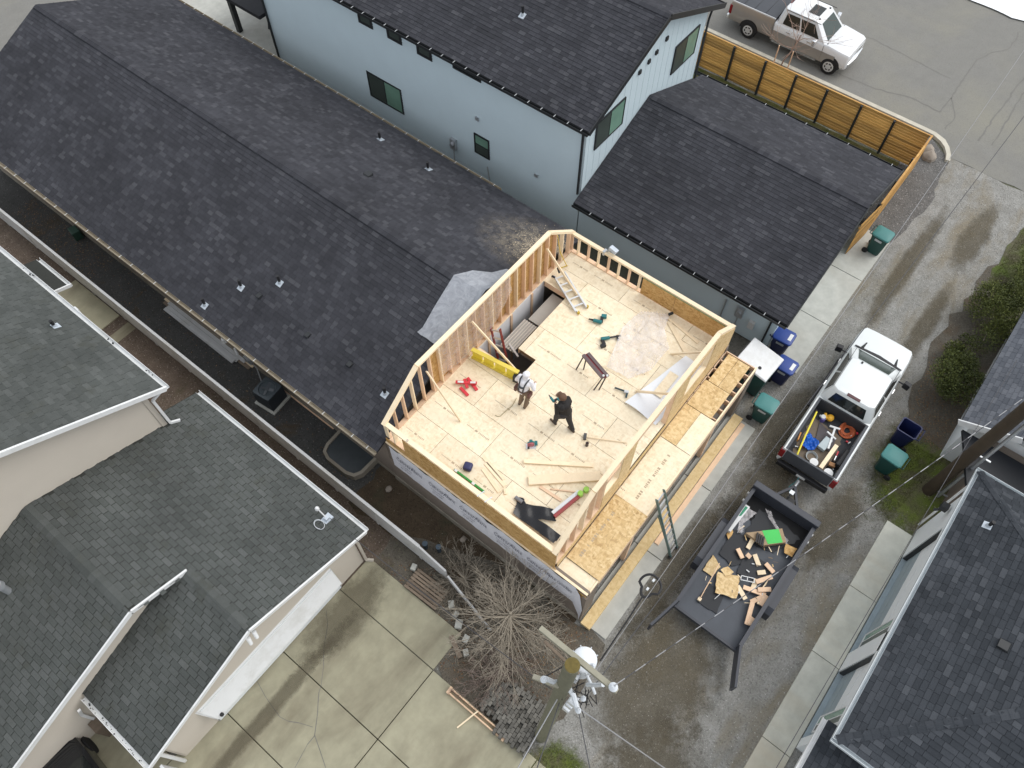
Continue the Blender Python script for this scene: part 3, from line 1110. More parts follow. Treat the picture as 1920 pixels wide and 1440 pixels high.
# ------------------------------------------------ long dark-roofed house behind the addition
S1 = (4.80 - 2.65) / (10.68 - 5.42)
dh = thing('long_house', 'long low house with charcoal shingle roof running from the addition to the upper left', 'house', (10.6, 20.8, 0), world_coords=True)
w = MB()
w.box(5.85, 15.45, 9.46, 31.8, 0.25, 2.62)
w.build('wall', MAT['siding_brown'], dh)
w = MB()
w.box(5.82, 15.48, 9.46, 31.83, -.1, 0.25)
w.build('foundation', MAT['foundation'], dh)
w = MB()
w.face([(5.85, 31.8, 2.62), (15.45, 31.8, 2.62), (10.68, 31.8, 4.6)])
w.build('gable', MAT['siding_brown'], dh)
lap_siding(dh, (5.85, 31.7), (5.85, 9.5), 0.27, 2.6, (-1, 0), MAT['siding_brown'], expo=0.18)
rf = MB()
y0, y1 = 9.44, 32.3
for (xa, za, xb, zb) in ((5.42, 2.65, 10.68, 4.80), (15.94, 2.65, 10.68, 4.80)):
    rf.slab([(xa, y0, za - .01), (xa, y1, za - .01), (xb, y1, zb - .01), (xb, y0, zb - .01)], (0, 0, -.10))
roof = rf.build('roof', MAT['under_dark'], dh, fixn=True)
slen = math.hypot(5.26, 2.15)
RO = Roof('sh_dark', roof)
sv = Vector((5.26, 0, 2.15)).normalized()
sw_ = Vector((-5.26, 0, 2.15)).normalized()
RO.plane((5.42, y0, 2.65), (0, 1, 0), sv, y1 - y0, slen, seed=11)
RO.plane((15.94, y0, 2.65), (0, 1, 0), sw_, y1 - y0, slen, seed=12)
RO.finish()
ridge_cap(roof, (10.68, y0, 4.80), (10.68, y1, 4.80), MAT['sh_dark'])
nL, nR = Vector((-2.15, 0, 5.26)), Vector((2.15, 0, 5.26))
for p in ((5.77, 17.51, 2.79), (6.87, 16.77, 3.24), (7.66, 15.66, 3.56), (6.85, 10.32, 3.23)):
    vent_pipe(roof, p, nL, (0, 1, 0), sv)
for p in ((14.78, 17.99, 3.13), (14.73, 15.55, 3.15)):
    vent_pipe(roof, p, nR, (0, 1, 0), sw_)
for p in ((6.98, 15.99, 3.29), (6.9, 13.68, 3.25), (6.93, 11.86, 3.27)):
    box_vent(roof, p, nL, (0, 1, 0), sv, .15)
box_vent(roof, (12.63, 16.38, 4.01), nR, (0, 1, 0), sw_, .22)
gutter(dh, (5.42, 9.46, 2.64), (5.42, 32.2, 2.64), MAT['gutter_beige'], (-1, 0, 0), hang=MAT['trim_white'], step=0.62)
gutter(dh, (15.94, 13.2, 2.64), (15.94, 32.2, 2.64), MAT['gutter_beige'], (1, 0, 0), hang=MAT['trim_white'], step=0.62)

# ------------------------------------------------ white-blue two storey house with garage
MAT['trim_grey0'] = pm('hanger_steel', (0.42, 0.43, 0.44), .5)
wh = thing('blue_grey_house', 'two storey pale blue house with black windows and charcoal roof, attached low garage', 'house', (21.7, 16, 0), world_coords=True)
w = MB()
w.box(17.75, 25.4, 10.83, 27.6, 0.05, 5.75)
w.face([(17.75, 10.83, 5.75), (25.4, 10.83, 5.75), (21.6, 10.83, 5.75 + 3.82 * .44)])
w.build('wall', MAT['siding_blue'], wh)
w = MB()
w.box(17.75, 25.9, 2.4, 10.9, 0.05, 2.40)
w.face([(17.75, 2.4, 2.40), (25.9, 2.4, 2.40), (21.85, 2.4, 4.15)])
w.build('garage_wall', MAT['siding_blue'], wh)
lap_siding(wh, (17.75, 27.55), (17.75, 10.85), 0.1, 5.7, (-1, 0), MAT['siding_blue'], expo=0.12)
lap_siding(wh, (17.75, 10.8), (17.75, 2.42), 0.1, 2.35, (-1, 0), MAT['siding_blue'], expo=0.12)
# board and batten on the street-end gable
bb = MB()
for i in range(19):
    x = 17.95 + i * .4
    zt = 5.72 + (3.82 - abs(x - 21.6)) * .42
    bb.box(x, x + .045, 10.824, 10.829, 3.0, zt)
o = bb.build('batten', MAT['siding_blue'], wh)
o['kind'] = 'stuff'
w = MB()
w.box(17.71, 25.44, 10.81, 27.64, -.1, 0.06)
w.build('foundation', MAT['foundation'], wh)
rf = MB()
zr, ze = 7.72, 5.85
ya, yb = 10.5, 28.0
for xa in (17.35, 26.0):
    rf.slab([(xa, ya, ze), (xa, yb, ze), (21.68, yb, zr), (21.68, ya, zr)], (0, 0, -.14))
roof = rf.build('roof', MAT['under_dark'], wh, fixn=True)
RO = Roof('sh_dark', roof)
sL = Vector((4.33, 0, zr - ze)).normalized()
sR = Vector((-4.32, 0, zr - ze)).normalized()
RO.plane((17.35, ya, ze + .005), (0, 1, 0), sL, yb - ya, math.hypot(4.33, zr - ze), seed=21)
RO.plane((26.0, ya, ze + .005), (0, 1, 0), sR, yb - ya, math.hypot(4.32, zr - ze), seed=22)
ga, gb, gze, gzr = 2.05, 10.82, 2.42, 4.28
rg = MB()
for xa in (17.3, 26.25):
    rg.slab([(xa, ga, gze), (xa, gb, gze), (21.85, gb, gzr), (21.85, ga, gzr)], (0, 0, -.13))
groof = rg.build('garage_roof', MAT['under_dark'], wh, fixn=True)
gL = Vector((4.55, 0, gzr - gze)).normalized()
gR = Vector((-4.4, 0, gzr - gze)).normalized()
RO.plane((17.3, ga, gze + .005), (0, 1, 0), gL, gb - ga, math.hypot(4.55, gzr - gze), seed=23)
RO.plane((26.25, ga, gze + .005), (0, 1, 0), gR, gb - ga, math.hypot(4.4, gzr - gze), seed=24)
RO.finish()
ridge_cap(roof, (21.68, ya, zr), (21.68, yb, zr), MAT['sh_dark'])
ridge_cap(groof, (21.85, ga, gzr), (21.85, gb, gzr), MAT['sh_dark'])
vent_pipe(roof, (19.66, 15.09, ze + (19.66 - 17.35) * (zr - ze) / 4.33 + .01), (-(zr - ze), 0, 4.33), (0, 1, 0), sL)
# fascia, gutters, downspouts
w = MB()
for xa in (17.32, 26.03):
    w.beam((xa, ya - .02, ze - .05), (21.68, ya - .02, zr - .05), .04, .20)
w.build('rake_board', MAT['trim_dark'], wh)
w = MB()
for xa in (17.27, 26.28):
    w.beam((xa, ga - .02, gze - .05), (21.85, ga - .02, gzr - .05), .04, .18)
w.build('rake_board', MAT['trim_dark'], wh)
gutter(wh, (17.34, ya, ze - .01), (17.34, yb, ze - .01), MAT['trim_dark'], (-1, 0, 0), hang=MAT['trim_grey0'], step=0.55, hw=.022)
gutter(wh, (26.01, ya, ze - .01), (26.01, yb, ze - .01), MAT['trim_dark'], (1, 0, 0))
gutter(wh, (17.29, ga, gze - .01), (17.29, gb, gze - .01), MAT['trim_dark'], (-1, 0, 0), hang=MAT['trim_grey0'], step=0.55, hw=.022)
gutter(wh, (26.26, ga, gze - .01), (26.26, gb + .5, gze - .01), MAT['trim_dark'], (1, 0, 0), hang=MAT['trim_grey0'], step=0.9, hw=.022)
downspout(wh, [(17.28, 10.92, ze - .1), (17.66, 10.92, ze - .5), (17.66, 10.92, 2.5)], MAT['trim_dark'])
downspout(wh, [(17.22, 2.62, gze - .1), (17.66, 2.62, gze - .4), (17.66, 2.62, 0.1)], MAT['trim_dark'])
downspout(wh, [(17.30, 27.5, ze - .1), (17.66, 27.5, ze - .5), (17.66, 27.5, 0.1)], MAT['trim_dark'])
downspout(wh, [(25.98, 10.9, ze - .1), (25.5, 10.78, ze - .5), (25.5, 10.78, 2.6)], MAT['trim_dark'])
U, Nn = (0, -1, 0), (-1, 0, 0)
window(wh, (17.75, 20.68, 2.0), U, Nn, 1.90, 1.25, MAT['trim_dark'], [MAT['glass_screen'], MAT['glass_green']])
window(wh, (17.75, 15.53, 2.08), U, Nn, .76, .98, MAT['trim_dark'], [MAT['glass_screen'], MAT['glass_green']], 'h')
for y in (21.15, 19.65, 18.15):
    window(wh, (17.75, y, 5.15), U, Nn, .74, .56, MAT['trim_dark'], [MAT['glass_screen']], fw=.11)
window(wh, (17.75, 16.1, 5.31), U, Nn, 1.32, .42, MAT['trim_dark'], [MAT['glass_dark']], fw=.07)
U2, N2 = (1, 0, 0), (0, -1, 0)
window(wh, (19.16, 10.83, 4.8), U2, N2, 1.74, 1.18, MAT['trim_dark'], [MAT['glass_screen'], MAT['glass_green']], fw=.05)
window(wh, (24.05, 10.83, 4.9), U2, N2, 1.66, 1.22, MAT['trim_dark'], [MAT['glass_screen'], MAT['glass_green']], fw=.05)
for x, z in ((20.75, 5.95), (21.3, 6.05), (21.75, 6.15), (22.35, 6.35)):
    b = MB()
    b.box(x - .07, x + .07, 10.77, 10.83, z - .08, z + .08)
    b.build('gable_vent', MAT['trim_dark'], wh)
for y, z in ((15.7, 3.35), (12.85, 2.2)):
    b = MB()
    b.box(17.68, 17.75, y - .08, y + .08, z - .07, z + .07)
    b.build('wall_vent', MAT['steel'], wh)
# meter, conduits, hose bib on the long wall and garage wall
for y, z in ((17.0, 1.45), (3.75, 1.35)):
    mt = MB()
    mt.box(17.60, 17.74, y - .14, y + .14, z - .3, z + .2)
    mt.cyl((17.6, y, z), (17.5, y, z), .09, .08, 12)
    mt.tube([(17.66, y, z - .3), (17.66, y, .1)], .025, 8)
    mt.build('electric_meter', MAT['steel'], wh)
mt = MB()
mt.box(17.62, 17.74, 3.1, 3.32, .8, 1.15)
mt.build('junction_box', MAT['trim_white'], wh)
mt = MB()
mt.tube([(17.68, 4.35, 1.5), (17.68, 4.35, .1)], .03, 8)
mt.build('conduit', MAT['steel'], wh)
mt = MB()
mt.tube([(17.68, 15.25, 1.2), (17.66, 15.1, .3), (17.5, 14.8, .08)], .025, 8)
mt.build('conduit', MAT['steel'], wh)
# back porch beyond the far end
pr_ = MB()
pr_.box(17.4, 24.0, 27.7, 31.6, 2.45, 2.62)
pr_.build('porch_roof', MAT['under_dark'], wh)
pp = MB()
pp.box(18.1, 18.32, 30.85, 31.07, 0, 2.45)
pp.build('porch_post', MAT['trim_dark'], wh)
pp = MB()
pp.tube([(18.2, 28.0, 2.4), (17.9, 27.9, 1.9), (17.75, 27.75, 1.8)], .05, 8)
pp.build('gutter_elbow', MAT['trim_dark'], wh)

# ------------------------------------------------ tan house, lower left
th = thing('tan_house', 'tan vinyl house with grey shingle roofs, white gutters and garage gable', 'house', (-0.5, 12, 0), world_coords=True)
s = 0.343


def zr_right(x):
    return 2.46 + s * (3.43 - x)


w = MB()
w.box(-3.95, 3.1, 8.35, 15.0, 0, 2.42)
w.slab([(-3.95, 8.352, 2.42), (3.1, 8.352, 2.42), (-.48, 8.352, 3.66)], (0, .05, 0))
w.build('garage_wall', MAT['siding_tan'], th)
w = MB()
w.box(-7.0, -0.3, 10.8, 15.0, 0, 2.3)
w.slab([(-7.0, 10.8, 2.3), (-.4, 10.8, 2.3), (-.4, 10.8, 3.6), (-1.97, 10.8, 4.18)], (0, .05, 0))
w.build('wing_wall', MAT['siding_tan'], th)
w = MB()
w.box(-9, 2.1, 14.95, 28, 0, 4.75)
w.slab([(-9, 14.95, 4.75), (2.1, 14.95, 4.75), (-3.4, 14.95, 7.8)], (0, .05, 0))
w.build('upper_wall', MAT['siding_tan'], th)
lap_siding(th, (-3.9, 8.35), (3.08, 8.35), 0.1, 3.7, (0, -1), MAT['siding_tan'], top=lambda x: 3.66 - abs(x - 3.42) * s, expo=.11)
lap_siding(th, (-6.9, 10.8), (-.4, 10.8), 0.1, 4.2, (0, -1), MAT['siding_tan'], top=lambda x: 4.16 - abs(x - 4.93) * s, expo=.11)
lap_siding(th, (-9, 14.95), (2.08, 14.95), 2.3, 7.8, (0, -1), MAT['siding_tan'], top=lambda x: 7.75 - abs(x - 5.6) * .55, expo=.125)
w = MB()
w.box(1.98, 2.13, 14.90, 14.97, 2.8, 4.7)
w.build('corner_post', MAT['siding_tan'], th)
RO = Roof('sh_tan', None)
# right slope shared by garage and wing
L1 = math.hypot(3.91, 3.91 * s)
L2 = math.hypot(5.40, 5.40 * s)
rf = MB()
rf.slab([(3.43, 8.05, 2.46), (3.43, 15.4, 2.46), (2.12, 15.4, zr_right(2.12)), (2.12, 14.94, zr_right(2.12)), (-1.97, 14.94, zr_right(-1.97)), (-1.97, 10.48, zr_right(-1.97)), (-.48, 10.48, zr_right(-.48)), (-.48, 8.05, zr_right(-.48))], (0, 0, -.10))
rf.slab([(-.48, 8.05, 3.80), (-.48, 10.8, 3.80), (-4.25, 10.8, 2.40), (-4.25, 8.05, 2.40)], (0, 0, -.10))
rf.slab([(-1.97, 10.48, 4.31), (-1.97, 14.94, 4.31), (-7.4, 14.94, 2.3), (-7.4, 10.48, 2.3)], (0, 0, -.10))
roof = rf.build('lower_roof', MAT['under_tan'], th, fixn=True)
RO.parent = roof
sl = Vector((-1, 0, s)).normalized()
RO.plane((3.43, 8.05, 2.465), (0, 1, 0), sl, 7.35, L2, poly=[(0, 0), (7.35, 0), (7.35, 1.38), (6.9, 1.38), (6.9, L2), (2.40, L2), (2.40, L1), (0, L1)], regular=0.335, expo=0.15, seed=31)
sl2 = Vector((3.77, 0, 1.40)).normalized()
RO.plane((-4.25, 8.05, 2.405), (0, 1, 0), sl2, 2.75, math.hypot(3.77, 1.40), regular=0.335, expo=0.15, seed=32)
sl3 = Vector((5.43, 0, 2.01)).normalized()
RO.plane((-7.4, 10.48, 2.305), (0, 1, 0), sl3, 4.45, math.hypot(5.43, 2.01), regular=0.335, expo=0.15, seed=33)
ru = MB()
ru.slab([(2.62, 14.63, 4.66), (2.62, 28, 4.66), (-3.4, 28, 8.03), (-3.4, 14.63, 8.03)], (0, 0, -.10))
ru.slab([(-9.4, 14.63, 4.66), (-9.4, 28, 4.66), (-3.4, 28, 8.03), (-3.4, 14.63, 8.03)], (0, 0, -.10))
uroof = ru.build('upper_roof', MAT['under_tan'], th, fixn=True)
sl4 = Vector((-6.02, 0, 3.37)).normalized()
RO.plane((2.62, 14.63, 4.665), (0, 1, 0), sl4, 13.37, math.hypot(6.02, 3.37), wide=(.22, .36), expo=0.15, seed=34)
RO.finish()
ridge_cap(roof, (-1.97, 14.9, 4.31), (-1.97, 10.5, 4.31), MAT['sh_tan'], .16, .03, .06, .22)
ridge_cap(roof, (-.48, 10.45, 3.80), (-.48, 8.08, 3.80), MAT['sh_tan'], .16, .03, .06, .22)
# white rakes and gutters
w = MB()
w.beam((3.45, 8.03, 2.44), (-.48, 8.03, 3.79), .05, .13)
w.beam((-.48, 8.03, 3.79), (-4.28, 8.03, 2.38), .05, .13)
w.build('rake_board', MAT['trim_white'], th)
w = MB()
w.beam((-.45, 10.46, 3.80), (-1.97, 10.46, 4.31), .05, .16)
w.beam((-1.97, 10.46, 4.31), (-7.45, 10.46, 2.28), .05, .16)
w.build('rake_board', MAT['trim_white'], th)
w = MB()
w.beam((2.66, 14.61, 4.63), (-3.4, 14.61, 8.02), .06, .16)
w.build('rake_board', MAT['trim_white'], th)
w = MB()
w.face([(-4.2, 8.37, 2.36), (-4.2, 10.8, 2.36), (-7.3, 10.8, 2.25), (-7.3, 10.5, 2.25)])
gutter(th, (3.43, 8.06, 2.46), (3.43, 15.4, 2.46), MAT['trim_white'], (1, 0, 0), w=.13)
gutter(th, (-4.25, 8.06, 2.40), (-4.25, 10.7, 2.40), MAT['trim_white'], (-1, 0, 0), w=.13)
gutter(th, (2.62, 14.63, 4.66), (2.62, 28, 4.66), MAT['trim_white'], (1, 0, 0), w=.14)
# debris in gutters
gd = MB()
rnd = random.Random(4)
for i in range(26):
    y = rnd.uniform(8.2, 10.6)
    gd.ball((-4.32 + rnd.uniform(-.03, .03), y, 2.41), rnd.uniform(.01, .025), 5)
for i in range(20):
    y = rnd.choice([rnd.uniform(15.2, 15.9), rnd.uniform(20.9, 21.5), rnd.uniform(17, 17.3)])
    gd.ball((2.69 + rnd.uniform(-.03, .03), y, 4.67), rnd.uniform(.01, .03), 5)
o = gd.build('gutter_debris', MAT['black'], th)
o['kind'] = 'stuff'
downspout(th, [(2.66, 14.75, 4.55), (2.2, 14.84, 4.3), (2.2, 14.84, 2.95), (2.45, 14.75, 2.85)], MAT['trim_white'])
downspout(th, [(3.5, 8.2, 2.3), (3.16, 8.27, 2.0), (3.16, 8.27, .15), (3.3, 8.1, .08)], MAT['siding_tan'])
downspout(th, [(-4.3, 8.2, 2.3), (-4.02, 8.25, 2.0), (-4.02, 8.25, .1)], MAT['trim_white'])
downspout(th, [(-4.6, 10.6, 2.2), (-4.75, 10.75, 1.6), (-4.75, 10.75, .1)], MAT['trim_white'])
# small porch roof at the side door
pr_ = MB()
pr_.slab([(3.42, 21.62, 2.92), (3.42, 23.4, 2.92), (2.1, 23.4, 3.35), (2.1, 21.62, 3.35)], (0, 0, -.08))
po = pr_.build('porch_roof', MAT['under_tan'], th, fixn=True)
gutter(th, (3.42, 21.60, 2.92), (3.42, 23.4, 2.92), MAT['trim_white'], (1, 0, 0), w=.12)
w = MB()
w.beam((3.5, 21.58, 2.9), (2.1, 21.58, 3.34), .05, .12)
w.build('rake_board', MAT['trim_white'], th)
w = MB()
w.box(2.1, 2.16, 19.9, 20.7, .2, 2.2)
w.build('side_door', MAT['trim_white'], th)
w = MB()
w.box(2.1, 3.05, 20.55, 20.75, 2.2, 2.9)
w.build('door_hood', MAT['siding_white'], th)
# garage door under its canopy
w = MB()
w.box(-2.75, 2.1, 8.30, 8.349, 0.03, 1.75)
gd_ = w.build('garage_door', pm('garage_door_grey', (0.30, 0.31, 0.31), .5), th)
w = MB()
for i in range(4):
    w.box(-2.72, 2.07, 8.285, 8.299, .07 + i * .43, .07 + i * .43 + .39)
w.build('door_panel', MAT['siding_white'], gd_)
w = MB()
w.slab([(-2.85, 8.34, 1.84), (2.12, 8.34, 1.84), (2.06, 8.03, 1.02), (-2.66, 8.03, 1.02)], (0, .03, -.03))
w.slab([(2.10, 8.34, 1.84), (2.06, 8.03, 1.02), (2.08, 8.34, 1.02)], (.02, 0, 0))
w.slab([(-2.82, 8.34, 1.84), (-2.66, 8.03, 1.02), (-2.7, 8.34, 1.02)], (.02, 0, 0))
w.build('door_canopy', MAT['trim_white'], th, fixn=True)
w = MB()
w.ball((-2.5, 8.02, 1.1), .06, 8)
w.build('door_knob', MAT['black'], th)
for x in (-.62, -.42):
    w = MB()
    w.cyl((x, 8.0, 3.62), (x - .05, 7.9, 3.42), .06, .05, 10)
    w.build('flood_lamp', MAT['trim_white'], th)
# vents and flue on the roofs
vent_pipe(uroof, (1.94, 18.48, 4.66 + .56 * .68 + .01), (3.37, 0, 6.02), (0, 1, 0), sl4, .28)
fl = MB()
fl.cyl((-3.65, 13.71, 3.6), (-3.65, 13.71, 4.2), .09, .09, 14)
fl.cyl((-3.65, 13.71, 4.12), (-3.65, 13.71, 4.28), .14, .12, 14)
fl.build('flue', MAT['steel'], roof, smooth=True)
# white side gate beyond the garage corner and the shaded porch behind
w = MB()
w.box(-4.35, -4.28, 7.2, 8.3, .05, 1.2)
w.build('side_gate', MAT['trim_white'], th)
dsh = thing('satellite_receiver', 'small white antenna with coiled cable on the tan garage roof corner', 'antenna', (3.0, 9.1, 2.62), world_coords=True)
w = MB()
w.box(2.86, 3.16, 9.0, 9.22, 2.60, 2.66)
w.box(2.94, 3.06, 9.03, 9.17, 2.66, 2.78)
w.build('bracket', MAT['flash'], dsh)
w = MB()
w.tube([(3.0, 9.12, 2.75), (2.98, 9.3, 3.1)], .02, 6)
w.ball((2.97, 9.32, 3.15), .07, 8, sc=(1, 1, 1.4))
w.build('receiver_head', MAT['trim_white'], dsh, smooth=True)
w = MB()
w.tube([(2.95 + .12 * math.cos(a) - .22, 9.1 + .17 * math.sin(a), 2.74 + .008 * a) for a in [i * .35 for i in range(30)]], .007, 5)
w.build('cable_coil', MAT['porcelain'], dsh, smooth=True)

# ------------------------------------------------ right-hand house along the alley
MAT['trim_grey'] = pm('grey_white_gutter', (0.52, 0.56, 0.58), .45, .06)
rh = thing('alley_house', 'white walled house with slate hip roof along the right of the alley', 'house', (10.5, -8, 0), world_coords=True)
ZE = 3.76
w = MB()
w.box(6.7, 14.75, -14, -5.12, 0, 3.62)
w.build('wall', MAT['siding_white'], rh)
w = MB()
for x0, x1 in ((13.62, 14.75), (9.28, 9.92)):
    w.box(x0, x1, -5.12, -4.75, 0, 3.62)
w.box(6.7, 7.0, -5.12, -4.75, 0, 3.62)
w.box(7.0, 13.62, -5.12, -4.75, 2.75, 3.62)
w.build('pier', MAT['siding_white'], rh)
for x in (13.62, 9.28):
    w = MB()
    w.box(x - .05, x - .002, -5.11, -4.78, .02, 2.74)
    w.build('door_jamb', MAT['trim_dark'], rh)
w = MB()
w.box(7.0, 13.6, -4.95, -4.76, -.05, .05)
w.build('door_sill', pm('blue_grey_sill', (0.30, 0.36, 0.39), .6), rh)
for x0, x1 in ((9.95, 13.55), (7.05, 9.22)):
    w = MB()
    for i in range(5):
        w.box(x0, x1, -4.93, -4.90, .06 + i * .53, .06 + i * .53 + .5, m=0 if i > 1 else 1)  # two lowest panels blue-grey, the rest white
    w.build('garage_door', [MAT['siding_white'], bpy.data.materials['blue_grey_sill']], rh)
window(rh, (10.35, -4.90, 1.3), (1, 0, 0), (0, 1, 0), .55, 2.1, MAT['trim_white'], [MAT['glass_screen'], MAT['glass_green']], fw=.05)
window(rh, (7.5, -4.90, 1.3), (1, 0, 0), (0, 1, 0), .55, 2.1, MAT['trim_white'], [MAT['glass_screen'], MAT['glass_green']], fw=.05)
xe0, xe1, ye0, ye1 = 6.40, 15.15, -4.68, -14.4
pk = 0.40
run = (xe1 - xe0) / 2
rx, ry0 = (xe0 + xe1) / 2, ye0 - run
zpk = ZE + pk * run
rf = MB()
ry1 = ye1 + run
rf.slab([(xe0, ye0, ZE), (xe1, ye0, ZE), (rx, ry0, zpk)], (0, 0, -.1))
rf.slab([(xe1, ye0, ZE), (xe1, ye1, ZE), (rx, ry1, zpk), (rx, ry0, zpk)], (0, 0, -.1))
rf.slab([(xe0, ye0, ZE), (xe0, ye1, ZE), (rx, ry1, zpk), (rx, ry0, zpk)], (0, 0, -.1))
rf.slab([(xe0, ye1, ZE), (xe1, ye1, ZE), (rx, ry1, zpk)], (0, 0, -.1))
roof = rf.build('roof', MAT['under_dark'], rh, fixn=True)
RO = Roof('sh_right', roof)
hl = run * math.sqrt(1 + pk * pk)
RO.plane((xe0, ye0, ZE + .005), (1, 0, 0), Vector((0, -1, pk)), xe1 - xe0, hl, poly=[(0, 0), (xe1 - xe0, 0), (run, hl)], seed=41, wide=(.16, .34))
RO.plane((xe1, ye0, ZE + .005), (0, -1, 0), Vector((-1, 0, pk)), ye0 - ye1, hl, poly=[(0, 0), (ye0 - ye1, 0), (ye0 - ye1 - run, hl), (run, hl)], seed=42)
RO.plane((xe0, ye0, ZE + .005), (0, -1, 0), Vector((1, 0, pk)), ye0 - ye1, hl, poly=[(0, 0), (ye0 - ye1, 0), (ye0 - ye1 - run, hl), (run, hl)], seed=43)
RO.finish()
ridge_cap(roof, (xe0, ye0, ZE), (rx, ry0, zpk), MAT['sh_right'], .11, .028, .035)
ridge_cap(roof, (xe1, ye0, ZE), (rx, ry0, zpk), MAT['sh_right'], .11, .028, .035)
gutter(rh, (xe0, ye0, ZE), (xe1, ye0, ZE), MAT['trim_grey'], (0, 1, 0), w=.10)
gutter(rh, (xe1, ye0 + .1, ZE), (xe1, ye1, ZE), MAT['trim_grey'], (1, 0, 0), w=.10)
gutter(rh, (xe0, ye0 + .1, ZE), (xe0, ye1, ZE), MAT['trim_grey'], (-1, 0, 0), w=.10)
w = MB()
w.box(xe0 + .1, xe1 - .1, -5.1, ye0 - .01, ZE - .13, ZE - .105)
w.build('soffit', MAT['siding_white'], rh)
vent_pipe(roof, (13.54, -5.38, ZE + pk * .7 + .01), (0, pk, 1), (1, 0, 0), (0, -1, pk), .3, .05)
box_vent(roof, (10.5, -6.68, ZE + pk * 2.0 + .01), (0, pk, 1), (1, 0, 0), (0, -1, pk), .22)
# lower wing at the near end
w = MB()
w.box(-2, 6.6, -12, -4.95, 0, 2.8)
w.build('wing_wall', MAT['siding_white'], rh)
w = MB()
w.slab([(-2, -4.5, 2.92), (6.95, -4.5, 2.92), (6.95, -12, 4.4), (-2, -12, 4.4)], (0, 0, -.1))
wr = w.build('wing_roof', MAT['under_dark'], rh, fixn=True)
R2 = Roof('sh_right', wr, 0)
R2.plane((1.5, -4.5, 2.925), (1, 0, 0), Vector((0, -7.5, 1.48)), 5.45, 3.5, seed=44)
R2.finish()
gutter(rh, (-2, -4.5, 2.92), (6.95, -4.5, 2.92), MAT['trim_white'], (0, 1, 0), w=.12)
window(rh, (5.9, -4.95, 1.5), (1, 0, 0), (0, 1, 0), .8, 1.6, MAT['trim_dark'], [MAT['glass_screen'], MAT['glass_green']], fw=.05)
for x, y, z in ((14.35, -4.62, 2.55), (5.15, -4.8, 2.1)):
    w = MB()
    w.box(x - .1, x + .1, y - .06, y + .14, z - .12, z + .1)
    w.tube([(x, y, z - .1), (x - .1, y + .2, z - .28)], .04, 8)
    w.build('wall_lamp', MAT['trim_dark'], rh)
w = MB()
w.tube([(14.9, -4.7, 3.75), (14.9, -4.7, .1)], .035, 8)
w.build('downspout', MAT['trim_white'], rh)

# ------------------------------------------------ small neighbour roof at the right edge
sn = thing('corner_house', 'blue grey shingled cottage roof behind the shrubs at the right edge', 'house', (20.5, -6, 0), world_coords=True)
w = MB()
w.box(17.7, 24, -11, -4.25, 0, 2.5)
w.build('wall', MAT['siding_white'], sn)
w = MB()
w.slab([(17.3, -3.85, 2.62), (24.4, -3.85, 2.62), (24.4, -7.6, 4.3), (17.3, -7.6, 4.3)], (0, 0, -.1))
w.slab([(17.3, -11.35, 2.62), (24.4, -11.35, 2.62), (24.4, -7.6, 4.3), (17.3, -7.6, 4.3)], (0, 0, -.1))
roof = w.build('roof', MAT['under_dark'], sn, fixn=True)
RO = Roof('sh_blue', roof)
RO.plane((17.3, -3.85, 2.625), (1, 0, 0), Vector((0, -3.75, 1.68)), 7.1, math.hypot(3.75, 1.68), seed=51, wide=(.18, .3))
RO.finish()
w = MB()
w.slab([(15.7, -4.9, 2.15), (17.28, -4.05, 2.3), (17.28, -10, 2.3), (15.7, -10, 2.15)], (0, 0, -.12))
w.build('lean_to_roof', MAT['tarp'], sn, fixn=True)
w = MB()
w.box(16.1, 17.68, -10, -5.0, 0, 2.1)
w.build('lean_to_wall', MAT['siding_brown'], sn)
w = MB()
w.beam((17.28, -3.8, 2.5), (17.28, -5.4, 3.2), .04, .25)
w.build('rake_board', MAT['trim_white'], sn)
# ================================================================ THE ADDITION UNDER CONSTRUCTION
ad = thing('house_addition', 'open framed second storey under construction with bright sheathing floor and stud walls', 'building', (10.5, 6.0, 0), world_coords=True)
FZ = 3.0
PROF = [(5.85, 3.90), (7.45, 5.10), (13.70, 5.10), (15.10, 3.90)]


def ptop(x):
    for (a, za), (b, zb) in zip(PROF, PROF[1:]):
        if a <= x <= b:
            return za + (zb - za) * (x - a) / (b - a)
    return 3.9


# ground floor shell
w = MB()
w.box(5.82, 5.95, 2.0, 9.45, .3, 2.70)
w.box(14.95, 15.12, 3.1, 9.45, .0, 2.86)
w.box(5.92, 14.95, 9.28, 9.45, .0, 2.86)
w.box(5.76, 6.35, 1.98, 2.12, .3, 2.45)
w.box(14.55, 15.05, 1.98, 2.12, .1, 2.45)
w.build('ground_floor_wall', MAT['siding_brown'], ad)
lap_siding(ad, (5.82, 9.45), (5.82, 2.0), .32, 1.5, (-1, 0), MAT['siding_brown'], expo=.16)
w = MB()
w.box(5.77, 5.96, 1.98, 9.45, -.1, .3)
w.build('foundation', MAT['foundation'], ad)
w = MB()
w.box(5.95, 14.9, 2.2, 9.25, .02, .06)
w.build('ground_floor', MAT['wall_in'], ad)
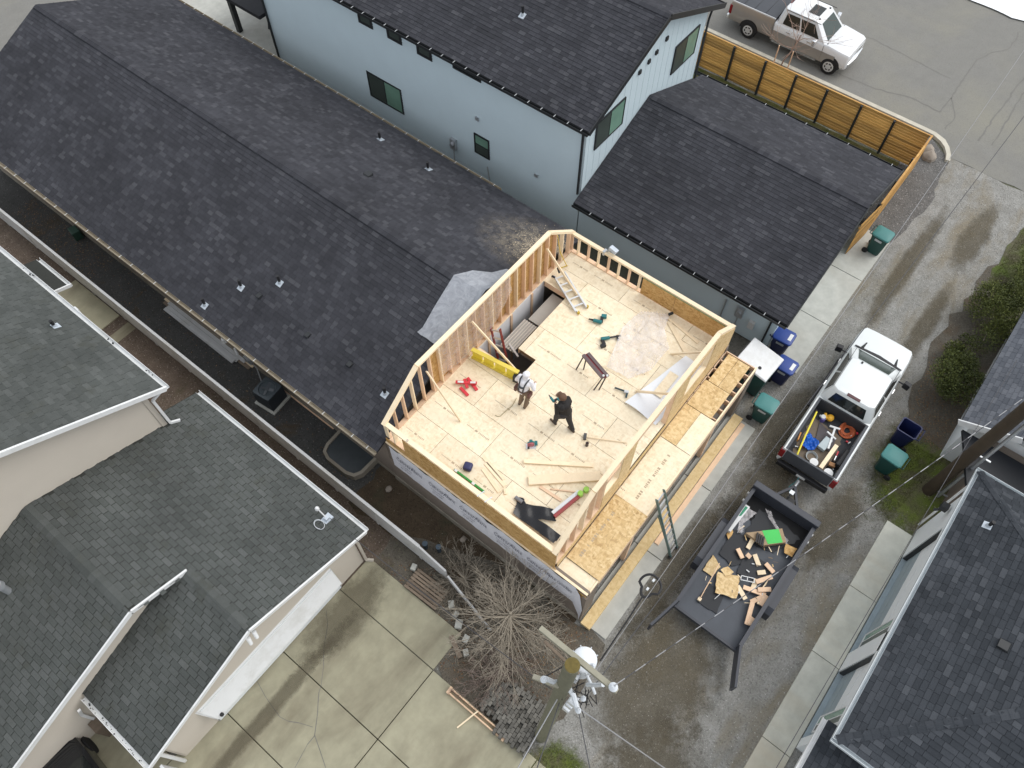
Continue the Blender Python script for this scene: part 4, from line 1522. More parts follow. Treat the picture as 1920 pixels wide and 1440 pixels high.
# house wrap: a slightly wavy sheet along the alley-side lower wall, folded at the near corner
wr = MB()
rnd = random.Random(3)
ny, nz = 60, 6
grid = [[None] * (nz + 1) for _ in range(ny + 1)]
for i in range(ny + 1):
    y = 9.28 - (9.28 - 2.35) * i / ny
    for k in range(nz + 1):
        zz = 1.32 + (2.71 - 1.32) * k / nz
        wob = .012 * math.sin(y * 5.1 + zz * 2) + rnd.uniform(-.006, .006) + (.02 if abs(y - 5.45) < .12 else 0)
        if k == nz:
            wob += rnd.uniform(0, .02)
        grid[i][k] = (5.785 - abs(wob), y, zz + (0.02 * math.sin(y * 3) if k == 0 else 0))
for i in range(ny):
    for k in range(nz):
        wr.face([grid[i][k], grid[i + 1][k], grid[i + 1][k + 1], grid[i][k + 1]])
# torn tail hanging at the corner
wr.face([(5.77, 2.35, 2.71), (5.77, 2.35, 1.33), (5.75, 2.08, .62), (5.73, 2.0, 1.4), (5.75, 2.18, 2.45)])
wr.face([(5.75, 2.08, .62), (5.70, 2.02, .35), (5.73, 2.0, 1.4)])
wrap = wr.build('house_wrap', MAT['wrap'], ad, fixn=True)
# lettering on the wrap
def text_mesh(txt, size, name):
    cu = bpy.data.curves.new(name, 'FONT')
    cu.body = txt
    cu.size = size
    cu.shear = 0.25
    cu.resolution_u = 1
    ob = bpy.data.objects.new(name, cu)
    col.objects.link(ob)
    dg = bpy.context.evaluated_depsgraph_get()
    me = bpy.data.meshes.new_from_object(ob.evaluated_get(dg))
    bpy.data.objects.remove(ob)
    me.materials.clear()
    me.materials.append(MAT['print_blue'])
    return me


TX = [text_mesh('CaneerAlane', .40, 'wrap_title'), text_mesh('Professional Building', .12, 'wrap_line'), text_mesh('800.245.2281', .15, 'wrap_number')]
ROT = Matrix(((0, 0, -1), (-1, 0, 0), (0, 1, 0))).to_4x4()
sh = Vector(SHIFT[ad.name])
for i, y in enumerate((9.05, 7.75, 6.55, 5.25, 4.05, 2.95)):
    for me, z, dy in ((TX[0], 2.10, 0), (TX[1], 1.88, .1), (TX[2], 1.64, .12)):
        if i == 5 and me is not TX[0]:
            continue
        o = bpy.data.objects.new('lettering', me)
        o.parent = wrap
        M = ROT.copy()
        M.translation = Vector((5.745, y - dy, z)) - sh
        o.matrix_local = M @ Matrix.Diagonal((.24 if i == 5 else .50, 1, 1, 1))
        col.objects.link(o)
# plate on top of the wrap wall
w = MB()
w.box(5.79, 5.86, 2.0, 9.45, 2.702, 2.73)
w.build('ledge_plate', MAT['lumber'], ad)

# floor sheets around the stair opening
OPEN = [(10.0, 13.4, 8.26, 9.25), (10.0, 10.76, 7.56, 8.26)]


def sub(rects, h):
    out = []
    for (a, b, c, d) in rects:
        x0, x1, y0_, y1_ = max(a, h[0]), min(b, h[1]), max(c, h[2]), min(d, h[3])
        if x0 >= x1 or y0_ >= y1_:
            out.append((a, b, c, d))
            continue
        if a < x0:
            out.append((a, x0, c, d))
        if x1 < b:
            out.append((x1, b, c, d))
        if c < y0_:
            out.append((x0, x1, c, y0_))
        if y1_ < d:
            out.append((x0, x1, y1_, d))
    return out


rnd = random.Random(5)
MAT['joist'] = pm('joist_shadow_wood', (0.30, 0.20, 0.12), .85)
xi = 0
x = 5.90
while x < 15.0:
    x2 = min(x + 1.19, 15.06)
    y = 3.16 - (1.22 if xi % 2 else 0)
    while y < 9.4:
        c, d = max(y, 3.16), min(y + 2.44, 9.40)
        if d - c > .1:
            rs = [(x + .006, x2 - .006, c + .006, d - .006)]
            for h in OPEN:
                rs = sub(rs, h)
            rs = [r for r in rs if r[1] - r[0] > .02 and r[3] - r[2] > .02]
            if rs:
                mb = MB()
                dz = rnd.uniform(0, .004)
                for r in rs:
                    mb.box(r[0], r[1], r[2], r[3], FZ - .022, FZ + dz)
                shp = mb.build('floor_sheet', MAT['osb_floor'], ad)
                pm_ = MB()
                xm = (x + x2) / 2 + rnd.uniform(-.05, .05)
                if not any(h[0] < xm < h[1] and h[3] > c and h[2] < d for h in OPEN) and d - c > 1.0:
                    yy = d - rnd.uniform(.15, .4)
                    while yy > c + .5:
                        L = rnd.uniform(.25, .45)
                        pm_.box(xm - .008, xm + .008, yy - L, yy, FZ + .005, FZ + .0065)
                        yy -= L + .05
                        pm_.box(xm - .03, xm + .03, yy - .09, yy, FZ + .005, FZ + .0065)
                        yy -= .14
                        for q in range(rnd.randint(4, 8)):
                            pm_.box(xm - .02 - rnd.uniform(0, .012), xm + .02, yy - .028, yy, FZ + .005, FZ + .0065)
                            yy -= .05
                        yy -= rnd.uniform(.1, .5)
                    if pm_.f:
                        pm_.build('print_line', MAT['print'], shp)['kind'] = 'stuff'
        y += 2.44
    x = x2
    xi += 1
w = MB()
for i in range(23):
    xx = 5.95 + i * .406
    if 9.95 < xx < 13.45:
        w.box(xx, xx + .04, 3.16, 7.5 if xx < 10.8 else 8.22, 2.72, FZ - .024)
    else:
        w.box(xx, xx + .04, 3.16, 9.28, 2.72, FZ - .024)
o = w.build('floor_joist', MAT['joist'], ad)
w = MB()
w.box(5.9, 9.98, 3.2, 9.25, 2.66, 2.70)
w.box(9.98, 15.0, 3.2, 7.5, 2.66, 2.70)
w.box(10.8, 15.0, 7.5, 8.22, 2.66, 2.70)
w.build('ceiling_board', MAT['wall_in'], ad)
# stairwell: drywall face under the tall wall, trimmers, dim floor
w = MB()
w.box(9.96, 13.45, 9.26, 9.275, .06, FZ - .02)
w.build('stairwell_drywall', MAT['drywall'], ad)
w = MB()
w.box(9.93, 9.97, 7.5, 9.25, .06, 2.95)
w.build('stairwell_wall', MAT['wall_in'], ad)
for xx in (10.45, 11.6, 12.7):
    w = MB()
    w.box(xx, xx + .09, 9.22, 9.26, .06, FZ - .02)
    w.build('stud', MAT['lumber_pink'], ad)
w = MB()
w.box(9.98, 10.02, 7.54, 9.22, 2.74, FZ - .005)
w.box(10.02, 10.76, 7.52, 7.555, 2.74, FZ - .005)
w.box(10.76, 13.42, 8.225, 8.258, 2.74, FZ - .005)
w.box(13.402, 13.44, 8.26, 9.22, 2.74, FZ - .005)
w.build('stair_trimmer', MAT['lumber_pink'], ad)


# stud walls
def stud(x0, x1, y0_, y1_, z0, z1, mat='lumber'):
    mb = MB()
    mb.box(x0, x1, y0_, y1_, z0, z1)
    return mb.build('stud', MAT[mat], ad)


def plate(p0, p1, w_=.14, h=.08, mat='lumber', name='top_plate'):
    mb = MB()
    mb.beam(p0, p1, w_, h)
    return mb.build(name, MAT[mat], ad)


yc = {'far': 9.34, 'near': 3.21}
for side, y in yc.items():
    for (a, za), (b, zb) in zip(PROF, PROF[1:]):
        plate((a, y, za - .04), (b, y, zb - .04))
    i = 0
    xs = [5.88 + .406 * k for k in range(23)] + [15.03]
    for xx in xs:
        zt = ptop(xx + .02) - .09
        if side == 'near' and (9.45 < xx < 11.3 or 12.2 < xx < 13.45 or 8.0 < xx < 8.6):
            continue
        stud(xx, xx + .038, y - .07, y + .07, FZ + .04, zt, 'lumber_pink' if i % 3 else 'lumber')
        i += 1
# sole plates
plate((5.9, 9.34, FZ + .02), (15.05, 9.34, FZ + .02), h=.04, name='sole_plate', mat='lumber_pink')
plate((5.9, 3.21, FZ + .02), (9.4, 3.21, FZ + .02), h=.04, name='sole_plate', mat='lumber_pink')
plate((11.35, 3.21, FZ + .02), (15.05, 3.21, FZ + .02), h=.04, name='sole_plate', mat='lumber_pink')
# knee walls along the eaves
for x_ in (5.92, 15.03):
    plate((x_, 3.14, 3.86), (x_, 9.41, 3.86))
    plate((x_, 3.29, FZ + .02), (x_, 9.26, FZ + .02), h=.04, name='sole_plate', mat='lumber_pink')
    k = 0
    yy = 3.32
    while yy < 9.25:
        stud(x_ - .07, x_ + .07, yy, yy + .038, FZ + .04, 3.82, 'lumber_pink' if k % 2 else 'lumber')
        yy += .406
        k += 1
# headers and sills of the framed openings in the near wall
for a, b, zl, zh in ((12.2, 13.5, 3.55, 4.72), (8.0, 8.7, 3.78, 4.68)):
    plate((a, 3.21, zl), (b, 3.21, zl), h=.05, name='window_sill')
    plate((a, 3.21, zh), (b, 3.21, zh), h=.2, name='window_header', mat='lumber_pink')
    for xx in (a, b):
        stud(xx - .02, xx + .02, 3.14, 3.28, FZ + .04, 5.0)
plate((9.4, 3.21, 4.93), (11.38, 3.21, 4.93), h=.16, name='door_header', mat='lumber_pink')
stud(9.36, 9.42, 3.14, 3.28, FZ + .04, 4.9, 'lumber_pink')
stud(11.35, 11.41, 3.14, 3.28, FZ + .04, 4.9, 'lumber_pink')


def panel_xz(x0, x1, y, z0, z1, mat='osb', clip=False, name='sheathing_panel', th=.012):
    mb = MB()
    xs_ = sorted(set([x0, x1] + [p[0] for p in PROF if x0 < p[0] < x1]))
    top = [(x_, y, min(z1, ptop(x_) - .09) if clip else z1) for x_ in xs_]
    poly = [(x0, y, z0), (x1, y, z0)] + top[::-1]
    mb.slab(poly, (0, -th if y < 5 else th, 0))
    return mb.build(name, MAT[mat], ad, fixn=True)


for a, b in ((7.95, 9.16), (9.17, 10.38), (10.39, 11.60), (11.61, 12.82), (12.83, 14.04)):
    panel_xz(a, b, 9.412, FZ - .1, 5.06, 'osb_dark', True)  # shading of this inner face is put into the darker sheathing colour
for a, b, z0, z1 in ((5.95, 6.6, 2.62, 3.0), (6.61, 7.95, 2.62, 3.0), (7.96, 8.72, 2.62, 3.76), (8.73, 9.4, 2.62, 5.05), (9.41, 11.35, 2.62, 2.99), (11.36, 12.15, 2.62, 5.05), (12.16, 13.5, 2.62, 3.52), (12.16, 13.5, 4.84, 5.05), (13.51, 15.08, 2.62, 5.05)):
    panel_xz(a, b, 3.138, z0, z1, 'osb', z1 > 5)


def panel_yz(y0_, y1_, x_, z0, z1, mat, th, name='sheathing_panel'):
    mb = MB()
    mb.box(min(x_, x_ + th), max(x_, x_ + th), y0_, y1_, z0, z1)
    return mb.build(name, MAT[mat], ad)


for a, b in ((3.14, 5.57), (5.58, 8.01), (8.02, 8.62)):
    panel_yz(a, b, 5.848, 2.74, 3.81, 'osb_dark', -.014)
panel_yz(8.63, 9.40, 5.848, 2.74, 3.0, 'osb_dark', -.014)
for a, b in ((3.32, 5.2), (5.21, 6.44)):
    panel_yz(a, b, 14.95, FZ + .05, 3.83, 'osb_dark', -.014)
edge = MB()
edge.box(14.932, 14.952, 3.32, 6.44, 3.832, 3.846)
edge.build('panel_edge', pm('green_edge_paint', (0.20, 0.26, 0.12), .7), ad)
# temporary braces nailed to the tall wall
for p0, p1 in (((7.70, 9.24, 4.55), (7.62, 8.0, 3.03)), ((9.75, 9.24, 4.75), (10.05, 7.75, 3.03)), ((13.45, 9.24, 4.6), (13.55, 7.95, 3.03)), ((11.75, 3.3, 4.1), (11.75, 4.45, 3.03)), ((13.95, 3.3, 3.7), (13.55, 4.35, 3.03))):
    mb = MB()
    mb.beam(p0, p1, .035, .085)
    mb.build('brace', MAT['lumber'], ad)

# lower roof deck over the garage front
DZ = 2.58
w = MB()
for i in range(24):
    xx = 5.92 + i * .397
    w.box(xx, xx + .038, 2.06, 3.12, DZ - .26, DZ - .02)
w.build('deck_joist', MAT['lumber_pink'], ad)
w = MB()
w.box(5.86, 15.12, 2.0, 2.045, DZ - .28, DZ + .005)
w.build('rim_board', MAT['lumber'], ad)
w = MB()
w.box(5.9, 15.08, 3.085, 3.12, DZ - .26, DZ - .02)
w.build('ledger_board', MAT['lumber_pink'], ad)
for a, b, c, d, dz, mt_ in ((6.36, 8.75, 1.98, 3.09, .04, 'osb'), (8.77, 11.15, 2.0, 3.1, .0, 'osb_floor'), (11.17, 12.6, 2.0, 2.55, .0, 'osb_floor'), (11.17, 12.6, 2.56, 3.1, .005, 'osb'), (12.62, 13.72, 2.2, 3.07, .008, 'osb'), (13.74, 15.0, 2.2, 2.62, .004, 'osb'), (13.74, 15.0, 2.63, 2.98, .010, 'osb'), (5.87, 6.355, 2.05, 3.12, -.012, 'osb_floor')):
    mb = MB()
    mb.box(a, b, c, d, DZ - .018 + dz, DZ + dz)
    so = mb.build('deck_sheet', MAT[mt_], ad)
    if dz in (.04, .0) and b - a > 2:
        pmk = MB()
        yy = (c + d) / 2 + (.28 if dz > 0 else 0)
        xx = a + .25
        while xx < b - .4:
            wd = rnd.uniform(.03, .07)
            pmk.box(xx, xx + wd, yy - .05, yy + rnd.uniform(.02, .05), DZ + dz + .001, DZ + dz + .0025)
            xx += wd + rnd.choice([.02, .03, .14])
        pmk.build('print_line', MAT['print'], so)['kind'] = 'stuff'
mb = MB()
mb.box(6.37, 8.73, 1.99, 3.08, DZ + .001, DZ + .0205)
mb.build('deck_sheet', MAT['osb'], ad)
mb = MB()
mb.slab([(5.845, 2.02, 2.5), (5.845, 3.13, 2.5), (5.845, 3.13, 2.9), (5.845, 3.05, 2.56), (5.845, 2.02, 2.50)][:4], (-.014, 0, 0))
mb.box(5.80, 5.816, 2.02, 3.13, 1.55, 2.49)
mb.build('sheathing_panel', MAT['osb_dark'], ad, fixn=True)
# garage door opening: header band and recess
w = MB()
w.box(6.35, 14.55, 2.0, 2.05, 2.02, 2.3)
w.build('garage_header', MAT['lumber_pink'], ad)
w = MB()
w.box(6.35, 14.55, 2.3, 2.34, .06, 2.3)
w.build('opening_cover', MAT['wall_in'], ad)
# post at mid opening
for xx in (8.1, 12.6):
    w = MB()
    w.box(xx, xx + .14, 2.0, 2.14, .06, 2.02)
    w.build('post', MAT['lumber_pink'], ad)

# long engineered beam lying along the wall foot
lb = thing('laminated_beam', 'long yellow engineered beam lying on the slab in front of the garage wall', 'beam', (10.2, 1.75, .05), world_coords=True)
w = MB()
w.box(5.72, 14.70, 1.60, 1.93, .05, .2)
w.build('beam_body', osb_mat('lvl_beam', (.50, .34, .14), (.60, .43, .20), (.66, .49, .25), (.70, .54, .30), .2), lb)
w = MB()
w.box(9.2, 14.6, 1.42, 1.58, .05, .09)  # thin reddish strip along the outer side of the beam
tag(w.build('plank', MAT['lumber_pink'], bevel=.004, seg=1), 'reddish strip lying on the slab beside the long yellow beam', 'plank')
# ================================================================ FENCES
fe = thing('cedar_fence', 'stained horizontal slat fence with black posts along the street', 'fence', (29.6, 7, 0), world_coords=True)
YP = [2.08, 3.55, 5.0, 6.55, 8.0, 9.46, 11.0, 12.5, 14.0]
for y in YP[1:]:
    w = MB()
    w.box(29.50, 29.60, y - .045, y + .045, 0, 1.73)
    w.build('post', MAT['trim_dark'], fe)
for a, b in zip(YP, YP[1:]):
    for k in range(13):
        w = MB()
        z = .05 + k * .129
        w.box(29.605, 29.63, a + .01, b - .01, z, z + .112)
        w.build('slat', MAT['cedar'], fe)
for xa, xb in ((29.6, 28.0), (28.0, 26.5), (26.5, 25.0)):
    w = MB()
    w.box(xb - .045, xb + .045, 2.02, 2.11, 0, 1.73)
    w.build('post', MAT['trim_dark'], fe)
    for k in range(13):
        w = MB()
        z = .05 + k * .129
        w.box(xb + .01, xa - .01, 1.985, 2.01, z, z + .125)
        w.build('slat', MAT['cedar'], fe)
w = MB()
w.box(25.0, 29.66, 1.97, 2.04, 1.735, 1.76)
w.box(29.59, 29.645, 2.05, 14.0, 1.735, 1.755)
w.build('cap_rail', MAT['cedar'], fe)
gt = thing('cedar_gate', 'orange stained wooden gate standing open at the garage corner', 'gate', (24.4, 2.05, 0), world_coords=True)
for k in range(9):
    w = MB()
    a = Vector((24.95, 2.0, 0))
    b = Vector((23.6, 2.12, 0))
    z = .08 + k * .19
    w.beam((24.95, 2.0, z), (23.62, 2.14, z), .025, .18)
    w.build('slat', MAT['cedar'], gt)
w = MB()
w.beam((24.9, 2.03, .3), (23.65, 2.17, 1.5), .03, .08)
w.build('brace', MAT['cedar'], gt)

gf = thing('grey_fence', 'long grey panel fence between the tan house and the dark side yard', 'fence', (4.3, 18, 0), world_coords=True)
ends = [5.9] + [7.0 + 1.83 * i for i in range(14)]
for a, b in zip(ends, ends[1:]):
    h0 = 1.18 if a > 6.5 else .8
    w = MB()
    w.hexa([(4.27, a + .03, .05), (4.33, a + .03, .05), (4.33, b - .03, .05), (4.27, b - .03, .05), (4.27, a + .03, h0), (4.33, a + .03, h0), (4.33, b - .03, 1.18), (4.27, b - .03, 1.18)])
    w.build('fence_panel', MAT['grey_fence'], gf, bevel=.008, seg=1)
    w = MB()
    w.box(4.255, 4.345, b - .045, b + .045, 0, 1.2)
    w.build('post', MAT['grey_fence'], gf)
w = MB()
w.beam((4.3, 7.0, 1.19), (4.3, ends[-1], 1.19), .09, .03)
w.build('cap_rail', MAT['grey_fence'], gf)
# low collapsed run continuing under the tree
lf = thing('fallen_fence_board', 'grey fence plank leaning low among the tree branches', 'board', (3.9, 5.0, 0), world_coords=True)
w = MB()
w.beam((4.25, 5.85, .55), (3.9, 3.9, .1), .05, .3)
w.build('board', MAT['grey_fence'], lf)

# ================================================================ WHEELED BINS
def make_bin(loc, rot, bodyc, lidc, label, name='wheeled_bin', open_=False, group='wheeled bins by the alley', sticker=None):
    t = thing(name, label, 'bin', loc, rot, group)
    b = MB()
    def ring(hx, hy, z, c=.05):
        return [(-hx + c, -hy, z), (hx - c, -hy, z), (hx, -hy + c, z), (hx, hy - c, z), (hx - c, hy, z), (-hx + c, hy, z), (-hx, hy - c, z), (-hx, -hy + c, z)]
    if open_:
        b.loft([ring(.19, .22, .04), ring(.20, .235, .1), ring(.275, .31, .93), ring(.30, .335, .94), ring(.30, .335, .99), ring(.265, .30, .99), ring(.25, .285, .9), ring(.18, .21, .12)])
    else:
        b.loft([ring(.19, .23, .04), ring(.20, .245, .1), ring(.275, .315, .93), ring(.295, .335, .94), ring(.295, .335, .985)])
    b.build('bin_body', bodyc, t, smooth=True)
    if not open_:
        l = MB()
        l.loft([ring(.31, .355, .985, .07), ring(.315, .36, 1.01, .07), ring(.30, .345, 1.045, .07), ring(.24, .28, 1.075, .08), ring(.1, .12, 1.085, .05)])
        l.build('lid', lidc, t, smooth=True)
    h = MB()
    h.tube([(-.24, .33, .95), (-.24, .43, .97), (.24, .43, .97), (.24, .33, .95)], .018, 8)
    h.build('handle', bodyc, t)
    for s_ in (-1, 1):
        wl_ = MB()
        wl_.cyl((s_ * .235, .27, .11), (s_ * .295, .27, .11), .11, .11, 16)
        wl_.build('wheel', MAT['rubber'], t)
    lb_ = MB()
    lb_.box(-.298, -.283, -.14, .14, .80, .90)
    lb_.build('label_plate', MAT['steel'], t)
    if sticker:
        s2 = MB()
        s2.box(-.15, .15, -.27, -.15, 1.062, 1.083)
        s2.build('sticker', MAT['trim_white'], t)
    return t


BG = pm('dark_green_plastic', (0.012, 0.060, 0.052), .45, .1)
LG = pm('teal_green_lid', (0.055, 0.20, 0.19), .45, .1)
BB = pm('navy_plastic', (0.012, 0.018, 0.075), .45, .1)
LB = pm('blue_lid', (0.022, 0.055, 0.24), .4, .1)
make_bin((15.2, 1.2, 0), R_(2), BG, LG, 'green wheeled bin on gravel just beyond the end of the long beam')
make_bin((24.42, 1.35, 0.03), R_(-4), BG, LG, 'green wheeled bin alone on the garage apron by the wooden gate')
make_bin((16.05, -2.95, 0), R_(176), BG, LG, 'green wheeled bin on mossy ground next to the lidless blue bin')
make_bin((17.3, -2.92, 0), R_(178), BB, LB, 'lidless empty blue wheeled bin by the shrub', open_=True)
make_bin((17.95, 2.05, 0.03), R_(3), BB, LB, 'blue wheeled bin with white sticker against the garage corner downspout', sticker=True)
make_bin((16.95, 1.42, 0), R_(0), BB, LB, 'blue wheeled bin with white sticker squeezed beside the white-lidded dumpster', sticker=True)
du = thing('dumpster', 'dark green dumpster with white lid beside the porch deck', 'dumpster', (16.25, 2.2, 0), R_(-3))
w = MB()
w.hexa([(-.48, -.52, .12), (.48, -.52, .12), (.48, .52, .12), (-.48, .52, .12), (-.55, -.6, 1.35), (.55, -.6, 1.35), (.55, .6, 1.5), (-.55, .6, 1.5)])
w.build('container', BG, du, bevel=.02)
w = MB()
w.hexa([(-.60, -.62, 1.352), (.60, -.62, 1.352), (.60, .62, 1.502), (-.60, .62, 1.502), (-.57, -.6, 1.42), (.57, -.6, 1.42), (.57, .6, 1.57), (-.57, .6, 1.57)])
w.build('lid', MAT['trim_white'], du, bevel=.02)
w = MB()
w.cyl((-.3, -.18, 1.46), (-.3, -.18, 1.49), .06, .06, 14)
w.build('lid_cap', MAT['black'], du)
for sx in (-.4, .4):
    for sy in (-.4, .4):
        w = MB()
        w.cyl((sx - .03, sy, .07), (sx + .03, sy, .07), .07, .07, 12)
        w.build('caster', MAT['rubber'], du)

# ================================================================ PICKUPS
def make_pickup(name, label, loc, rot, P):
    t = thing(name, label, 'pickup', loc, rot)
    L2, cowl, cabr, rf, rr = P['half'], P['cowl'], P['cabr'], P['rf'], P['rr']
    paint, lower = P['paint'], P['lower']

    def sec(x, hw, zt, zb, crown):
        pts = [(hw * .92, zb), (hw, zb + .12), (hw * 1.005, zb + (zt - zb) * .55), (hw * .99, zt - .10), (hw * .93, zt - .02), (hw * .55, zt + crown * .7), (0, zt + crown)]
        r = [(x, -y, z) for y, z in pts] + [(x, y, z) for y, z in reversed(pts[:-1])]
        return r
    b = MB()
    hz = P['hood']
    b.loft([sec(L2 - .0, .80, hz - .22, .52, .01), sec(L2 - .04, .88, hz - .11, .46, .02), sec(L2 - .18, .94, hz - .06, .44, .03), sec(L2 - .55, .97, hz - .03, .44, .045), sec(cowl + .1, .975, hz + .03, .44, .05), sec(cowl - .1, .975, 1.27, .44, .02), sec(cabr, .975, 1.30, .44, .02)])
    b.build('body', paint, t, smooth=True)
    if lower is not paint:
        for s_ in (-1, 1):
            lo = MB()
            pts = [(L2 - .6, .47), (cabr, .47), (cabr, .95), (L2 - .6, .95)]
            lo.slab([(x, s_ * .982, z) for x, z in pts], (0, s_ * .006, 0))
            lo.build('door_skin', lower, t, fixn=True)
    # cab greenhouse
    g = MB()
    z0, z1, zt = 1.26, P['roof'] - .08, P['roof']

    def ring(xf, xr, hw, z, c):
        return [(xf, -hw + c * 1.8, z), (xf - c, -hw, z), (xr + c, -hw, z), (xr, -hw + c * 1.8, z), (xr, hw - c * 1.8, z), (xr + c, hw, z), (xf - c, hw, z), (xf, hw - c * 1.8, z)]
    A = ring(cowl, cabr, .90, z0, .10)
    Bq = ring(rf + .02, rr - .02, .72, z1, .09)
    C = ring(rf - .04, rr + .03, .70, zt - .015, .09)
    D = ring(rf - .16, rr + .14, .60, zt + .012, .09)
    g.loft([A, Bq, C, D])
    g.build('cab', paint, t, smooth=True)

    def lerp(p, q, k):
        return Vector(p) + (Vector(q) - Vector(p)) * k

    def pane(i0, i1, k0, k1, m0, m1, mat, name='side_window', tk0=None):
        a0, a1 = lerp(A[i0], Bq[i0], k0), lerp(A[i1], Bq[i1], k0)
        b0, b1 = lerp(A[i0], Bq[i0], k1), lerp(A[i1], Bq[i1], k1)
        q = [lerp(a0, a1, m0), lerp(a0, a1, m1), lerp(b0, b1, m1), lerp(b0, b1, m0)]
        n = (q[1] - q[0]).cross(q[3] - q[0]).normalized()
        ctr = (q[0] + q[2]) / 2
        if n.dot(ctr - Vector(((cowl + cabr) / 2, 0, 1.4))) < 0:
            n = -n
        w_ = MB()
        w_.slab([p + n * .004 for p in q], tuple(n * .008))
        return w_.build(name, mat, t, fixn=True)
    pane(7, 0, .06, .93, .03, .97, MAT['glass_truck'], 'windshield')
    pane(3, 4, .22, .90, .04, .96, MAT['glass_dark'], 'rear_window')
    for i0, i1 in ((1, 2), (6, 5)):
        pane(i0, i1, .12, .88, .10, .49, MAT['glass_dark'])
        pane(i0, i1, .12, .88, .53, .90, MAT['glass_dark'])
    # doors: seams and handles
    for s_ in (-1, 1):
        for dx in (cowl - .75, (cowl - .35 + cabr) / 2 - .35):
            h = MB()
            h.box(dx - .1, dx + .1, s_ * .985 - .012, s_ * .985 + .012, 1.08, 1.115)
            h.build('door_handle', P['handle'], t)
        sm = MB()
        for dx in (cowl - .05, (cowl + cabr) / 2 - .05, cabr + .03):
            sm.box(dx - .006, dx + .006, s_ * .984 - .004, s_ * .984 + .004, .55, 1.24)
        sm.build('door_seam', MAT['black'], t)
        rb = MB()
        rb.box(cabr + .1, cowl - .2, s_ * .93 - .08, s_ * .93 + .13 * s_ if s_ > 0 else s_ * .93 + .08, .40, .46)
        rb.build('running_board', P['board'], t)
        rw = MB()
        rw.beam((cowl - .55, s_ * .755, P['roof'] - .03), (rr + .1, s_ * .745, P['roof'] - .03), .015, .02)
        rw.build('roof_seam', MAT['black'], t)
    # mirrors
    for s_ in (-1, 1):
        m = MB()
        m.beam((cowl - .42, s_ * .93, 1.28), (cowl - .44, s_ * 1.14, 1.30), .05, .05)
        m.obox((cowl - .46, s_ * 1.22, 1.34), (.16, .22, .26), (0, 0, s_ * .15))
        m.build('mirror', P['mirror'], t, bevel=.02)
    # cowl, wipers, hood details
    c = MB()
    c.loft([[(cowl + .02, y, 1.285), (cowl + .16 - .1 * abs(y), y, 1.275), (cowl + .16 - .1 * abs(y), y, 1.262), (cowl + .02, y, 1.262)] for y in (-.84, -.5, 0, .5, .84)])
    c.build('cowl_panel', MAT['black'], t, fixn=True)
    if P.get('hood_reflections'):
        for s_ in (-1, 1):
            k = MB()
            k.loft([[(cowl + .12, s_ * .60 - .06, hz + .045), (cowl + .12, s_ * .60 + .06, hz + .045), (cowl + .12, s_ * .60 + .04, hz + .08), (cowl + .12, s_ * .60 - .04, hz + .08)],
                    [(cowl + .42, s_ * .56 - .02, hz + .03), (cowl + .42, s_ * .56 + .02, hz + .03), (cowl + .42, s_ * .56 + .015, hz + .05), (cowl + .42, s_ * .56 - .015, hz + .05)]])
            k.build('hood_reflection', MAT['glass_dark'], t, fixn=True)  # dark wedges modelled in place of reflections at the cowl ends
    if P.get('sunroof'):
        k = MB()
        k.box(rf - .75, rf - .22, -.36, .36, P['roof'] + .004, P['roof'] + .024)
        k.build('sunroof', MAT['glass_dark'], t)
    for yy in P.get('markers', []):
        k = MB()
        k.box(rf - .16, rf - .08, yy - .03, yy + .03, P['roof'] - .01, P['roof'] + .035)
        k.build('roof_marker', MAT['black'], t)
    # third brake light
    k = MB()
    k.box(rr + .0, rr + .10, -.22, .22, P['roof'] - .02, P['roof'] + .012)
    k.build('brake_light', pm(name + '_brake_lens', (.06, .008, .012), .3), t)
    # bed
    bx0, bx1 = -L2 + .05, cabr - .03
    for s_ in (-1, 1):
        q = MB()
        o_, i_ = s_ * .965, s_ * .80
        prof = [(o_ * .94, .50), (o_, .62), (o_ * 1.005, .95), (o_ * .985, 1.28), (o_ * .95, P['rail']), (i_, P['rail']), (i_, .82)]
        q.loft([[(x, y, z) for y, z in prof] for x in (bx0, bx0 + .25, bx1)])
        q.build('bed_side', lower if lower is not paint else paint, t, smooth=True, fixn=True)
        q = MB()
        q.box(bx0 + .02, bx1, min(s_ * .79, s_ * .875), max(s_ * .79, s_ * .875), P['rail'] + .001, P['rail'] + .02)
        q.build('bed_rail', P['railmat'], t, bevel=.006, seg=1)
    q = MB()
    q.box(bx0, bx1, -.80, .80, .74, .80)
    q.box(bx1 - .05, bx1, -.80, .80, .80, P['rail'] + .01)
    for k_ in range(11):
        q.box(bx0 + .06, bx1 - .06, -.75 + k_ * .15 - .03, -.75 + k_ * .15 + .03, .80, .812)
    q.build('bed_liner', P['liner'], t)
    q = MB()
    q.box(bx0 - .03, bx0 + .04, -.80, .80, .72, P['rail'] + .01)
    q.build('tailgate', P['gate'], t, bevel=.012)
    if P.get('cover'):
        q = MB()
        q.loft([[(x, y, P['rail'] + .03 + .02 * (1 - (y / .82) ** 2)) for y in (-.84, -.4, 0, .4, .84)] + [(x, .84, P['rail'] + .005), (x, -.84, P['rail'] + .005)] for x in (bx0, bx1)])
        q.build('bed_cover', P['cover'], t, fixn=True)
        q = MB()
        for k_ in range(1, 4):
            x = bx0 + (bx1 - bx0) * k_ / 4
            q.box(x - .008, x + .008, -.8, .8, P['rail'] + .04, P['rail'] + .054)
        q.build('cover_seam', MAT['black'], t)
    # bumpers, lights, grille
    q = MB()
    q.box(-L2 - .10, -L2 + .04, -.88, .88, .44, .66)
    q.build('rear_bumper', P['rbump'], t, bevel=.03)
    q = MB()
